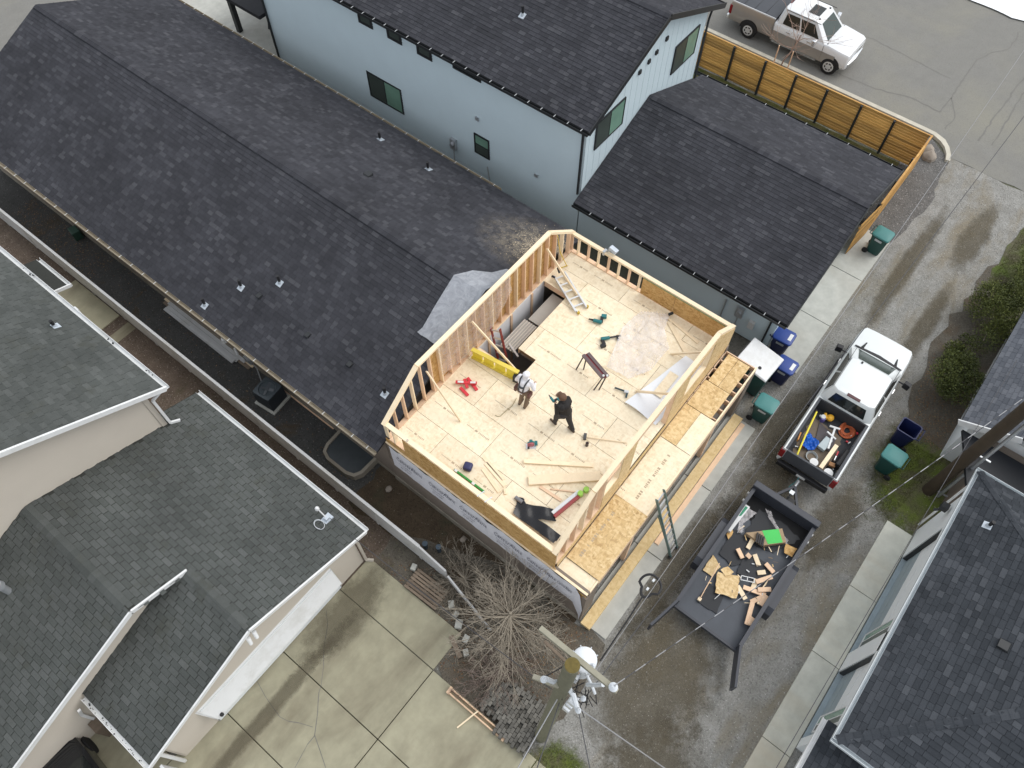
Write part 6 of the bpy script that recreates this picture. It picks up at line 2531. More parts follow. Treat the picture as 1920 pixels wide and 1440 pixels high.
# lumber stack in the side yard
ls = thing('lumber_stack', 'stack of grey and yellow boards beside the brown house wall in the side yard', 'lumber', (5.6, 18.8, 0), world_coords=True)
for i, (x, y0_, y1_, z, m) in enumerate(((5.80, 16.35, 21.2, .04, 'lumber'), (5.66, 16.4, 21.1, .04, 'old_wood'), (5.74, 16.7, 20.9, .085, 'grey_fence'), (5.60, 16.95, 20.8, .085, 'grey_fence'), (5.50, 17.0, 19.4, .13, 'grey_fence'), (5.48, 17.05, 20.85, .04, 'grey_fence'))):
    w = MB()
    w.box(x - .065, x + .065, y0_, y1_, z - .02, z + .02)
    w.build('board', MAT[m], ls)
w = MB()
w.box(5.78, 5.82, 12.35, 15.0, .005, .045)
one('board', w, MAT['lumber_pink'], 'long thin reddish board on the ground behind the air conditioner', 'board')
# plumbing at the wall
pb = thing('gas_riser', 'white vent pipe with round cap on the brown house wall above the lumber stack', 'pipe', (5.7, 17.0, 0), world_coords=True)
w = MB()
w.tube([(5.8, 17.6, 1.9), (5.66, 17.5, 1.9), (5.62, 17.2, 1.7), (5.62, 17.15, 1.3)], .05, 8)
w.cyl((5.62, 17.15, 1.15), (5.62, 17.15, 1.3), .11, .09, 12)
w.tube([(5.8, 16.8, 1.0), (5.66, 16.75, 1.0), (5.62, 16.65, .8)], .045, 8)
w.build('vent_elbow', MAT['trim_white'], pb, smooth=True)
w = MB()
w.box(5.62, 5.75, 16.0, 16.3, .7, 1.0)
w.tube([(5.72, 16.2, .7), (5.72, 15.9, .5), (5.5, 15.5, .3)], .02, 6)
w.build('meter', MAT['steel'], pb)
w = MB()
w.prism([(5.42, 26.15), (5.75, 26.1), (5.8, 26.5), (5.5, 26.58)], 0, .42)
one('utility_box', w, pm('green_box', (.03, .07, .05), .5), 'small dark green utility box in the side yard by the roof eave', 'box', bevel=.03, fixn=True)
for i, (x, y) in enumerate(((4.62, 7.1), (4.8, 6.7))):
    w = MB()
    w.cyl((0, 0, 0), (0, 0, .4), .06, .08, 10)
    w.cyl((0, 0, .4), (0, 0, .44), .09, .09, 10)
    o = one('pot', w, pm('slate_blue_pot%d' % i, (.06, .09, .12), .5), ['small slate blue pot in the dug dirt, farther from the tree', 'small slate blue pot in the dug dirt, nearer the tree'][i], 'pot')
    o.location = (x, y, 0)
for i, (x, y) in enumerate(((5.35, 9.35), (5.55, 6.35), (30.6, 1.75), (30.9, 1.95))):
    w = MB()
    w.ball((0, 0, .06), .13 if i < 2 else .34, 8, sc=(1, .8, .7))
    o = one('rock', w, pm('rock%d' % i, (.28, .24, .20), .9, .3, 6), ['pale rock at the end of the dark gravel near the wrapped wall', 'grey rock in the dug dirt below the wrapped wall', 'tan boulder at the cedar fence corner', 'smaller tan boulder touching the boulder at the fence corner'][i], 'rock', smooth=True)
    o.location = (x, y, .02)
    for v in o.data.vertices:
        v.co *= 1 + .18 * math.sin(v.co.x * 31 + i) * math.cos(v.co.y * 27)
# covered car under the carport and things there
cc_ = thing('dark_car', 'black car parked in the shade beside the tan garage', 'car', (-6.3, 9.3, .03), R_(86))
def carring(x, hw, z, zb=.25):
    pts = [(hw * .9, zb), (hw, zb + .2), (hw * .97, z - .12), (hw * .8, z), (0, z + .03)]
    return [(x, -y, zz) for y, zz in pts] + [(x, y, zz) for y, zz in reversed(pts[:-1])]
w = MB()
w.loft([carring(-2.15, .7, .75), carring(-2.05, .82, .95), carring(-1.2, .9, 1.02), carring(1.0, .9, 1.0), carring(1.9, .82, .85), carring(2.1, .68, .7)])
w.build('body', pm('black_car_paint', (.012, .013, .015), .25, .1, coat=.5), cc_, smooth=True)
w = MB()
w.loft([[(-1.5, -.8, 1.0), (1.0, -.8, .98), (1.0, .8, .98), (-1.5, .8, 1.0)], [(-.95, -.62, 1.42), (.3, -.62, 1.42), (.3, .62, 1.42), (-.95, .62, 1.42)]])
w.build('cabin', MAT['glass_dark'], cc_, bevel=.05)
for sx in (-1.35, 1.3):
    for sy in (-.8, .8):
        w = MB()
        w.cyl((sx, sy - .1, .31), (sx, sy + .1, .31), .31, .31, 18)
        w.build('tyre', MAT['rubber'], cc_)
w = MB()
w.box(-4.95, -4.35, 10.4, 10.75, .03, .9)
one('bench_box', w, MAT['old_wood'], 'brown wooden box in shadow under the tan roof edge', 'box')
w = MB()
w.box(-4.85, -4.4, 7.35, 7.85, .03, .3)
one('brick_planter', w, pm('dull_red_brick', (.22, .10, .075), .9), 'reddish planter beside the white gate at the bottom edge', 'planter', bevel=.01)

# ================================================================ ON THE ADDITION FLOOR
Fz = 3.006
# stepladder
def ladder(name, label, p0, p1, up, width, rungs, rail, rung, rw=.03, rd=.08, cat='ladder'):
    t = thing(name, label, cat, tuple(p0), world_coords=True)
    a, b = Vector(p0), Vector(p1)
    d = (b - a).normalized()
    s_ = d.cross(Vector(up)).normalized()
    for k in (-1, 1):
        w = MB()
        w.beam(a + s_ * k * width / 2, b + s_ * k * width / 2, rw, rd, up=up)
        w.build('rail', rail, t)
    for i in range(rungs):
        q = a + (b - a) * ((i + .6) / rungs)
        w = MB()
        w.beam(q - s_ * width / 2, q + s_ * width / 2, .05, .03, up=up)
        w.build('rung', rung, t)
    return t


l1 = ladder('stepladder', 'folded aluminium stepladder lying by the stair opening', (13.15, 7.55, Fz + .10), (13.85, 8.95, Fz + .14), (0, 0, 1), .40, 5, MAT['alu'], MAT['alu'], .05, .07)
w = MB()
w.beam((13.02, 7.58, Fz + .03), (13.6, 8.9, Fz + .05), .03, .05)
w.beam((13.35, 7.48, Fz + .03), (14.02, 8.85, Fz + .05), .03, .05)
w.build('rear_leg', MAT['alu'], l1)
w = MB()
for p in ((13.0, 7.54, Fz + .08), (13.38, 7.46, Fz + .08)):
    w.obox(p, (.07, .07, .09))
w.build('foot', pm('yellow_foot', (.5, .35, .04), .6), l1)
w = MB()
w.tube([(13.85, 8.95, Fz + .2), (13.95, 9.1, Fz + .25)], .04, 6)
w.tube([(13.6, 8.95, Fz + .2), (13.55, 9.05, Fz + .25)], .04, 6)
w.build('hinge', MAT['black'], l1)
ladder('fibreglass_ladder', 'red fibreglass extension ladder standing in the stairwell', (10.12, 7.9, .1), (10.65, 9.1, 3.5), (-1, 0, .5), .36, 12, pm('red_fibreglass', (.20, .035, .028), .4), MAT['alu'])
el = ladder('extension_ladder', 'green and aluminium extension ladder leaning on the porch deck edge', (9.32, .93, .05), (9.25, 2.0, 3.25), (0, -1, .5), .38, 10, pm('green_fibreglass', (.10, .16, .15), .4), MAT['alu'])
w = MB()
w.beam((9.12, 1.02, .4), (9.05, 1.75, 2.4), .03, .08, up=(0, -1, .5))
w.build('fly_rail', pm('green_fibreglass_b', (.09, .15, .14), .4), el)
w = MB()
for x in (9.12, 9.51):
    w.box(x - .05, x + .05, .88, .98, .03, .08)
w.build('foot', MAT['black'], el)
# plank in the stair opening with ribs
pk = thing('scaffold_plank', 'grey ribbed aluminium scaffold plank spanning the stair opening', 'plank', (12, 8.7, 2.6), world_coords=True)
w = MB()
w.box(10.75, 12.0, 8.45, 8.95, 2.55, 2.58)
w.box(12.05, 13.38, 8.40, 8.85, 2.60, 2.64)
w.build('deck', pm('dull_aluminium', (.36, .34, .31), .6, .1), pk)
for i in range(6):
    w = MB()
    w.box(10.72, 12.0, 8.45 + i * .095, 8.45 + i * .095 + .035, 2.58, 2.61)
    w.build('rib', pm('rib_alu', (.50, .46, .41), .5) if i == 0 else bpy.data.materials['rib_alu'], pk)
w = MB()
w.beam((10.68, 8.2, 2.66), (10.9, 8.75, 2.62), .06, .03)
w.build('end_hook', MAT['alu'], pk)
st_ = thing('stair_flight', 'dark wooden stair steps going down inside the opening', 'stairs', (11, 8.0, 0), world_coords=True)
for i in range(9):
    w = MB()
    w.box(10.06, 10.72, 7.62 + i * .18, 7.62 + i * .18 + .17, 2.2 - i * .22, 2.24 - i * .22)
    w.build('tread', MAT['siding_brown'], st_)
# yellow level / beam along the opening
yb_ = thing('yellow_beam', 'long yellow cut-out aluminium beam lying at the stair opening edge', 'beam', (9.65, 8.4, Fz), world_coords=True)
YEL = pm('yellow_paint', (.72, .58, .10), .45, .08)
YEL2 = pm('bright_yellow', (.78, .66, .05), .45, .08)
w = MB()
w.beam((9.62, 9.2, Fz + .42), (9.86, 7.55, Fz + .42), .13, .05)
w.beam((9.60, 9.2, Fz + .03), (9.80, 7.55, Fz + .03), .13, .05)
w.build('flange', YEL, yb_)
for i in range(4):
    a = i / 4 + .02
    b = a + .21
    w = MB()
    w.beam((9.61 + .2 * a, 9.2 - 1.65 * a, Fz + .22), (9.61 + .2 * b, 9.2 - 1.65 * b, Fz + .22), .03, .33)
    w.build('web_panel', YEL2, yb_)
w = MB()
w.obox((9.78, 7.55, Fz + .2), (.2, .2, .3), (0, 0, .2))
w.tube([(9.8, 7.5, Fz + .3), (9.85, 7.35, Fz + .4), (9.75, 7.3, Fz + .2)], .03, 6)
w.build('end_plate', MAT['black'], yb_)
# red clamps
rc = thing('red_sawhorse', 'pair of red folding sawhorses lying collapsed on the floor', 'sawhorse', (8.65, 8.65, Fz), world_coords=True)
RP = pm('red_plastic', (.62, .045, .06), .4, .1)
for a, b, z in (((8.53, 8.96), (8.9, 8.42), .12), ((8.78, 8.82), (8.6, 8.55), .1), ((8.5, 8.75), (8.43, 8.39), .04), ((8.9, 8.8), (8.75, 8.3), .04)):
    w = MB()
    w.beam((a[0], a[1], Fz + z), (b[0], b[1], Fz + z), .09, .06)
    w.build('leg', RP, rc)
w = MB()
w.beam((8.56, 8.9, Fz + .165), (8.66, 8.75, Fz + .165), .06, .02)
w.beam((8.78, 8.58, Fz + .165), (8.88, 8.45, Fz + .165), .06, .02)
w.build('top_pad', MAT['trim_white'], rc)
# grey red sawhorse table standing
sh_ = thing('work_stand', 'dark red and grey folding work stand on four legs on the floor', 'work stand', (11.25, 5.8, Fz), world_coords=True)
w = MB()
w.beam((11.42, 6.28, Fz + .72), (11.12, 5.33, Fz + .72), .10, .06)
w.beam((11.56, 6.20, Fz + .72), (11.26, 5.25, Fz + .72), .10, .06)
w.build('top_rail', pm('grey_worktop', (.12, .085, .085), .5), sh_)
w = MB()
w.beam((11.49, 6.24, Fz + .70), (11.19, 5.29, Fz + .70), .06, .04)
w.build('cross_rail', pm('maroon_steel', (.20, .03, .035), .45), sh_)
for p, q in (((11.42, 6.25), (11.26, 6.36)), ((11.52, 6.2), (11.40, 6.18)), ((11.14, 5.36), (11.0, 5.5)), ((11.24, 5.3), (11.1, 5.38))):
    w = MB()
    w.tube([(p[0], p[1], Fz + .70), (q[0], q[1], Fz)], .022, 8)
    w.build('leg', pm('dark_steel_leg', (.05, .035, .035), .5) if 'dark_steel_leg' not in bpy.data.materials else bpy.data.materials['dark_steel_leg'], sh_)
w = MB()
w.ball((11.17, 5.36, Fz + .78), .04, 8)
w.ball((11.24, 5.27, Fz + .78), .04, 8)
w.build('clamp_knob', MAT['trim_white'], sh_)
# power tools
TEAL = pm('teal_tool', (.02, .16, .17), .45)


def drill(loc, rot, label, saw=False):
    t = thing('power_drill' if not saw else 'reciprocating_saw', label, 'power tool', loc, rot)
    w = MB()
    w.cyl((-.1, 0, .06), (.12, 0, .06), .05, .045, 12)
    w.build('motor', TEAL, t)
    w = MB()
    w.obox((-.07, -.09, .05), (.07, .16, .06), (0, 0, .2))
    w.build('grip', MAT['black'], t)
    w = MB()
    w.obox((-.1, -.2, .05), (.13, .09, .08), (0, 0, .2))
    w.build('battery', TEAL if not saw else MAT['black'], t)
    w = MB()
    if saw:
        w.box(.12, .42, -.02, .02, .05, .07)
        w.obox((.32, -.04, .05), (.04, .14, .05))
    else:
        w.cyl((.12, 0, .06), (.24, 0, .06), .03, .015, 8)
    w.build('blade' if saw else 'chuck', MAT['black'], t)
    return t


drill((13.12, 6.85, Fz), R_(110), 'teal cordless drill on the floor below the stepladder').scale = (1.3,) * 3
drill((12.72, 6.3, Fz), R_(-40), 'teal reciprocating saw on the floor near the plastic sheet', True).scale = (1.25,) * 3
ng = thing('circular_saw', 'pink and teal circular saw resting on the open floor', 'power tool', (8.3, 5.83, Fz), R_(-50))
w = MB()
w.box(-.17, .13, -.09, .08, 0, .015)
w.build('base_plate', MAT['alu'], ng)
w = MB()
w.cyl((-.03, -.02, .1), (-.03, .03, .1), .1, .1, 18)
w.build('blade_guard', pm('pink_guard', (.45, .12, .14), .4), ng)
w = MB()
w.cyl((-.02, .03, .1), (-.02, .15, .1), .055, .05, 12)
w.tube([(-.12, .03, .16), (0, .05, .22), (.12, .05, .14)], .022, 8)
w.obox((.13, .05, .09), (.08, .12, .08))
w.build('motor', TEAL, ng)
w = MB()
w.obox((-.1, -.1, .1), (.06, .05, .08))
w.build('dust_port', MAT['black'], ng)
rl = thing('nail_gun', 'grey framing nailer lying next to the white board', 'power tool', (11.5, 4.75, Fz), R_(-68))
w = MB()
w.cyl((.02, 0, .06), (.16, 0, .06), .055, .05, 12)
w.build('cylinder', MAT['porcelain'], rl)
w = MB()
w.obox((-.12, .03, .05), (.34, .03, .05), (0, 0, -.1))
w.obox((.12, -.1, .05), (.06, .18, .05))
w.build('magazine', pm('dark_teal', (.02, .05, .06), .4), rl)
bk = thing('sledgehammer', 'sledgehammer with long pale wooden handle lying on the floor', 'hammer', (9.55, 4.7, Fz), world_coords=True)
w = MB()
w.tube([(9.51, 4.76, Fz + .05), (10.12, 3.69, Fz + .03)], [.02, .016], 8)
w.build('handle', MAT['lumber'], bk)
w = MB()
w.obox((9.51, 4.77, Fz + .05), (.2, .09, .09), (0, 0, .5))
w.build('head', pm('steel_head', (.08, .08, .08), .4, metal=.5), bk, bevel=.012)
w = MB()
w.cyl((0, 0, 0), (0, 0, .16), .05, .05, 12)
w.cyl((0, 0, .16), (0, 0, .18), .03, .02, 12)
o = one('bottle', w, pm('dark_bottle', (.03, .014, .014), .3), 'small dark bottle on the floor below the sledgehammer head', 'bottle')
o.location = (9.33, 4.57, Fz)
w = MB()
w.obox((0, 0, .09), (.26, .26, .18))
o = one('tool_case', w, pm('navy_case', (.03, .033, .10), .45), 'rounded navy tool case on the floor behind the low wall', 'case', bevel=.06, seg=3, smooth=True)
o.location = (6.6, 6.85, Fz)
o.rotation_euler = (0, 0, .35)
gl = thing('spirit_level', 'green spirit level resting on the low wall plate', 'level', (6.2, 6.5, Fz), world_coords=True)
w = MB()
w.beam((6.30, 7.12, Fz + .04), (6.30, 6.0, Fz + .04), .06, .07)
w.build('level_body', pm('green_level', (.04, .26, .05), .4), gl, bevel=.008, seg=1)
w = MB()
for y in (7.05, 6.4):
    w.box(6.265, 6.335, y - .05, y + .05, Fz + .04, Fz + .079)
w.build('vial', MAT['trim_white'], gl)
for i, y in enumerate((5.82, 5.55)):
    w = MB()
    w.beam((5.82, y, 3.91), (6.06, y - .06, 3.91), .03, .02)
    one('metal_strap', w, MAT['alu'], ['metal strap over the low wall plate, nearer the green level', 'metal strap over the low wall plate, nearer the black plastic'][i], 'strap')
w = MB()
w.tube([(5.9 + .03 * math.cos(a), 8.45 + .03 * math.sin(a), 3.91) for a in [i * .5 for i in range(14)]], .008, 5)
one('eye_bolt', w, MAT['steel'], 'small round eye bolt on the low wall plate near the corner', 'bolt')
# black plastic in the corner, roll of film
bp = MB()
rnd = random.Random(6)


def drape(mb, poly, z, h, n, seed, m=0, wav=6.0):
    """crumpled sheet over a polygon: a grid clipped to the outline with folds"""
    r = random.Random(seed)
    xs = [p[0] for p in poly]
    ys = [p[1] for p in poly]
    x0, x1, y0_, y1_ = min(xs), max(xs), min(ys), max(ys)
    ph = [r.uniform(0, 6.28) for _ in range(6)]

    def hh(x, y):
        v = .5 + .22 * math.sin(x * wav + y * 2.1 + ph[0]) + .18 * math.sin(y * wav * 1.3 - x * 3 + ph[1]) + .1 * math.sin((x + y) * wav * 2.2 + ph[2]) + .08 * math.sin((x - y) * wav * 3.1 + ph[3])
        return z + h * max(0, v)
    P = {}
    for i in range(n + 1):
        for j in range(n + 1):
            x, y = x0 + (x1 - x0) * i / n, y0_ + (y1_ - y0_) * j / n
            P[i, j] = (x, y, hh(x, y))
    for i in range(n):
        for j in range(n):
            c = (x0 + (x1 - x0) * (i + .5) / n, y0_ + (y1_ - y0_) * (j + .5) / n)
            if in_poly(c[0], c[1], poly):
                mb.face([P[i, j], P[i + 1, j], P[i + 1, j + 1], P[i, j + 1]], m)


drape(bp, [(6.74, 5.2), (6.85, 5.0), (6.75, 4.85), (7.1, 4.15), (6.85, 3.85), (6.6, 4.3), (6.6, 3.5), (6.28, 3.52), (6.3, 4.95), (6.6, 5.05)], Fz + .01, .16, 60, 6, wav=3.2)
tag(bp.build('black_plastic_sheet', MAT['black_gloss'], smooth=True, fixn=True), 'crumpled glossy black plastic sheet in the near corner of the floor', 'plastic sheet')
w = MB()
w.cyl((6.72, 5.2, Fz + .06), (6.72, 4.95, Fz + .06), .06, .06, 12)
one('plastic_roll', w, pm('grey_roll', (.2, .2, .21), .4), 'short grey roll end beside the crumpled black plastic', 'roll')
# red and white stud-finder level box with lime clamp
rk = thing('red_toolbox_level', 'red and white box level with lime green clamps against the near wall', 'level', (7.4, 3.9, Fz), world_coords=True)
w = MB()
w.beam((6.93, 3.98, Fz + .07), (7.95, 3.78, Fz + .07), .09, .12)
w.build('level_body', pm('dull_red', (.32, .06, .06), .45), rk)
w = MB()
w.beam((6.98, 4.08, Fz + .06), (7.98, 3.88, Fz + .06), .10, .10)
w.build('white_rail', MAT['trim_white'], rk)
LIME = pm('lime_plastic', (.30, .55, .08), .4)
for x, y in ((7.92, 3.8), (8.12, 3.74)):
    w = MB()
    w.cyl((x, y, Fz + .08), (x, y, Fz + .2), .09, .08, 12)
    w.build('clamp', LIME, rk, smooth=True)
# boards lying about the floor
BO = [((7.35, 5.22), (8.75, 3.68), .28, .09, 'thick pale board lying across the near half of the floor'),
      ((7.75, 5.70), (8.9, 4.05), .12, .05, 'thin pale board just behind the thick board'),
      ((7.42, 4.86), (7.46, 4.12), .09, .035, 'short reddish stud offcut in front of the thick board'),
      ((7.55, 4.58), (8.05, 3.75), .04, .035, 'narrow reddish strip beside the short stud offcut'),
      ((7.15, 6.72), (6.95, 5.8), .12, .02, 'flat pale strip on the floor left of the thick board, farthest from the low wall'),
      ((7.03, 6.55), (6.82, 5.65), .12, .02, 'flat pale strip on the floor, middle of the three beside the low wall'),
      ((6.85, 6.5), (6.58, 5.66), .12, .02, 'flat pale strip on the floor, nearest the low wall'),
      ((14.55, 5.05), (13.9, 4.0), .14, .04, 'pale plank on the floor below the inner sheathing panel'),
      ((14.7, 5.3), (14.45, 3.9), .09, .03, 'narrow plank tucked against the inner sheathing panel'),
      ((6.75, 5.62), (6.62, 5.48), .07, .04, 'tiny wood block on the floor by the straps')]
for i, (a, b, wd, h, lab) in enumerate(BO):
    w = MB()
    w.beam((a[0], a[1], Fz + h / 2 + .002 + (.03 if i == 1 else 0)), (b[0], b[1], Fz + h / 2 + .002), wd, h)
    one('board', w, MAT['lumber_pink'] if i in (2, 3) else MAT['lumber'], lab, 'board', bevel=.004, seg=1)
# white foam sheet
wsx = MB()
nn = 16
G = {}
for i in range(nn + 1):
    for j in range(7):
        u, v = i / nn, j / 6
        x = 11.2 + u * 2.6 - v * .05
        y = 4.5 - v * 1.15 + .0 * u - (0.55 * (u) if v < .5 else .2 * u) + .35 * u * (1 - v) * .0
        zz = Fz + .015 + (.14 * max(0, .35 - u) * (1 + math.sin(v * 5))) + .012 * math.sin(u * 9 + v * 4)
        G[i, j] = (x, y, zz)
for i in range(nn):
    for j in range(6):
        wsx.face([G[i, j], G[i, j + 1], G[i + 1, j + 1], G[i + 1, j]])
tag(wsx.build('white_foam_sheet', pm('white_foam', (.80, .82, .85), .5, .03), smooth=True, fixn=True), 'curled white foam board sheet on the floor behind the near wall', 'foam sheet')
w = MB()
w.box(12.0, 13.0, 3.72, 4.02, Fz + .045, Fz + .06)
one('board', w, MAT['osb_floor'], 'small pale panel lying on the white foam sheet', 'board')
# clear plastic on the floor, on the wall and over the roof
pf_ = MB()
drape(pf_, [(14.3, 6.0), (14.8, 5.2), (14.2, 5.0), (13.7, 4.5), (12.6, 4.5), (11.95, 4.9), (11.9, 5.65), (12.6, 5.85), (13.4, 6.1)], Fz + .01, .16, 56, 16, wav=4.0)
tag(pf_.build('clear_plastic_sheet', MAT['film'], smooth=True, fixn=True), 'crumpled clear plastic sheet lying on the bright floor', 'plastic sheet')
w = MB()
w.tube([(14.72, 5.2, Fz + .12), (14.85, 5.12, Fz + .16)], .05, 8)
one('black_glove', w, MAT['black'], 'small black object at the tip of the clear floor plastic', 'glove')
pw = MB()
nx, nz_ = 40, 14
G = {}
for i in range(nx + 1):
    x = 8.25 + 3.35 * i / nx
    lowz = 3.35 + .9 * abs(i / nx - .42) ** 1.3
    if i / nx > .75:
        lowz += (i / nx - .75) * 2.4
    for j in range(nz_ + 1):
        z = 5.09 - (5.09 - lowz) * j / nz_
        G[i, j] = (x, 9.255 - .03 * math.sin(i * .8 + j * .3) ** 2 - .05 * (j / nz_) ** 2, z)
for i in range(nx):
    for j in range(nz_):
        pw.face([G[i, j], G[i + 1, j], G[i + 1, j + 1], G[i, j + 1]])
tag(pw.build('clear_plastic_sheet', MAT['film_in'], smooth=True, fixn=True), 'clear plastic sheet hanging inside the tall stud wall', 'plastic sheet')
# the same film running out over the shingles
MAT['film_out'] = film_mat('dusty_poly', (.46, .48, .52), (.55, .85))
pr2 = MB()
G = {}
s1 = S1
out = [(8.75, 9.45, 10.6), (8.95, 9.45, 10.55), (9.6, 9.45, 10.62), (10.68, 9.45, 10.72), (11.3, 9.45, 10.5), (11.75, 9.45, 10.1), (12.25, 9.45, 9.9)]
for i in range(len(out)):
    x, ya_, yb_2 = out[i]
    for j in range(9):
        y = ya_ + (yb_2 - ya_) * j / 8
        zr_ = 2.65 + s1 * (x - 5.42) if x < 10.68 else 2.65 + s1 * (15.94 - x)
        G[i, j] = (x, y, zr_ + .05 + .05 * abs(math.sin(i * 1.7 + j * .9)) + max(0, (1 - j / 2.0)) * .25)
for i in range(len(out) - 1):
    for j in range(8):
        pr2.face([G[i, j], G[i + 1, j], G[i + 1, j + 1], G[i, j + 1]])
tag(pr2.build('dusty_plastic_sheet', MAT['film_out'], smooth=True, fixn=True), 'dusty translucent plastic sheet spread over the charcoal roof outside the tall wall', 'plastic sheet')
# sawdust on the roof by the corner
scatter('sawdust', leaf_mat('sawdust', (.45, .36, .24), (.58, .47, .32), (.68, .57, .42)), [([(13.2, 9.6), (14.9, 9.6), (15.3, 10.6), (13.9, 10.9)], 0, 0)], (.01, .02), 0, 'leaf', 3, 'sawdust')
bpy.data.objects.remove(bpy.data.objects['sawdust'])
sd_ = MB()
rnd = random.Random(77)
for i in range(2600):
    x, y = rnd.gauss(14.2, .55), 9.5 + abs(rnd.gauss(0, .55))
    if not 12.5 < x < 15.8:
        continue
    z = 2.65 + S1 * (15.94 - x) + .02
    s_ = rnd.uniform(.008, .022)
    a = rnd.uniform(0, 6)
    sd_.face([(x + s_ * math.cos(a), y + s_ * math.sin(a), z - S1 * s_ * math.cos(a)), (x - s_ * math.sin(a), y + s_ * math.cos(a), z + .004), (x - s_ * math.cos(a), y - s_ * math.sin(a), z + S1 * s_ * math.cos(a))], 0, rnd.random())
tag(sd_.build('sawdust', bpy.data.materials['sawdust'], tint=True), 'pale sawdust strewn on the charcoal roof by the far wall corner', kind='stuff')
# yellow cord at far corner, hose near worker
w = MB()
w.tube([(13.95, 9.2, 4.8), (14.02, 9.1, 4.0), (14.25, 8.95, 3.2), (14.4, 9.0, Fz + .02), (14.1, 9.15, Fz + .02)], .015, 6)
one('rope', w, pm('yellow_cord', (.65, .45, .03), .5), 'yellow cord draped down the far corner of the tall wall', 'cord', smooth=True)
w = MB()
w.tube([(9.29, 7.18, Fz + .02), (9.0, 7.12, Fz + .012), (8.74, 7.16, Fz + .012), (8.5, 7.18, Fz + .012), (8.44, 7.24, Fz + .012), (8.43, 7.32, Fz + .012)], .012, 6)
one('air_hose', w, pm('tan_hose', (.42, .36, .22), .5), 'thin tan hose trailing from the kneeling worker', 'hose', smooth=True)
# lamp clipped to the far knee wall
wl2 = thing('work_light', 'grey clamp work light on the far low wall plate', 'lamp', (15.05, 8.0, 3.9), world_coords=True)
w = MB()
w.obox((15.1, 7.75, 4.1), (.2, .3, .12), (.2, .3, 0))
w.build('lamp_head', MAT['flash'], wl2, bevel=.02)
w = MB()
w.tube([(15.05, 7.95, 3.9), (15.06, 7.85, 4.05)], .03, 6)
w.obox((15.03, 8.02, 3.85), (.16, .08, .18))
w.build('clamp', MAT['steel'], wl2)
# soft film of sawdust dust over the far slope near the corner
dm, nt, bs = newmat('sawdust_film')
P_ = pos(nt)
tc = N(nt, 'ShaderNodeTexCoord')
sb = N(nt, 'ShaderNodeVectorMath', operation='SUBTRACT')
nt.links.new(tc.outputs['Generated'], sb.inputs[0])
sb.inputs[1].default_value = (.5, .15, 0)
sp_ = N(nt, 'ShaderNodeSeparateXYZ')
nt.links.new(sb.outputs[0], sp_.inputs[0])
d2 = math_(nt, 'SQRT', math_(nt, 'ADD', math_(nt, 'POWER', sp_.outputs[0], 2.0), math_(nt, 'POWER', math_(nt, 'MULTIPLY', sp_.outputs[1], .55), 2.0)))
fa = maprange(nt, d2, .48, .02, 0, .75)
al = math_(nt, 'MULTIPLY', fa, maprange(nt, noise(nt, P_, 3.5, 6, .75), .38, .68))
nt.links.new(al, bs.inputs['Alpha'])
bs.inputs['Base Color'].default_value = (.50, .43, .33, 1)
bs.inputs['Roughness'].default_value = .95
du_ = MB()
za, zb = 2.65 + S1 * (15.94 - 12.2) + .024, 2.65 + S1 * (15.94 - 15.9) + .024
du_.face([(12.2, 9.46, za), (15.9, 9.46, zb), (15.9, 12.4, zb), (12.2, 12.4, za)])
tag(du_.build('sawdust_film', dm), 'pale dusting of fine sawdust on the charcoal roof by the far wall corner', kind='stuff')
# ================================================================ TRAILER LOAD
rnd = random.Random(40)
TZ = .52
BM = MAT['tarp']


def lying(name, poly, z, th, mat, label, cat, group=None, jag=0, seed=1):
    w = MB()
    pl = ragged(poly, jag, .12, seed) if jag else poly
    w.prism(pl, z, z + th)
    return one(name, w, mat, label, cat, group, fixn=True)


lying('roofing_felt', [(12.0, -.45), (12.05, -1.3), (11.9, -1.95), (11.0, -1.5), (10.8, -.5)], TZ, .012, BM, 'black roofing felt sheet under the cardboard box in the trailer', 'felt', jag=.04, seed=1)
lying('roofing_felt', [(10.9, -.15), (10.95, -.6), (10.2, -.95), (9.85, -.7), (9.95, -.2)], TZ + .015, .014, BM, 'black roofing felt piece at the trailer side left of the small offcuts', 'felt', jag=.03, seed=2)
lying('roofing_felt', [(10.6, -1.1), (10.55, -1.75), (9.95, -1.5), (9.75, -.95), (10.2, -.85)], TZ + .03, .014, BM, 'black roofing felt piece in the middle of the trailer', 'felt', jag=.03, seed=3)
lying('roofing_felt', [(8.98, -.45), (8.98, -.95), (8.33, -1.1), (8.28, -.44)], TZ, .016, BM, 'square black roofing felt piece near the rear of the trailer', 'felt', jag=.02, seed=4)
cb = thing('cardboard_box', 'flattened cardboard box with bright green panel in the trailer', 'box', (11.3, -1.1, TZ), world_coords=True)
w = MB()
w.prism([(10.95, -.51), (10.94, -1.14), (11.45, -1.63), (11.77, -1.32)][::-1], TZ + .05, TZ + .22)
w.build('carton', pm('cardboard', (.36, .26, .16), .8), cb, fixn=True)
w = MB()
w.prism([(11.32, -.87), (11.05, -1.22), (11.38, -1.55), (11.68, -1.24)][::-1], TZ + .221, TZ + .226)
w.build('green_panel', pm('bright_green', (.05, .52, .09), .45), cb, fixn=True)
w = MB()
w.prism([(10.70, -.02), (11.78, -.02), (11.78, -.19), (10.70, -.13)][::-1], TZ + .02, TZ + .2)
wb = one('trim_carton', w, MAT['trim_white'], 'long white carton with green print along the trailer side', 'carton', fixn=True)
w = MB()
w.prism([(11.3, -.06), (11.72, -.06), (11.72, -.15), (11.35, -.12)][::-1], TZ + .2005, TZ + .204)
w.build('green_print', pm('green_print', (.03, .26, .14), .5), wb, fixn=True)
w = MB()
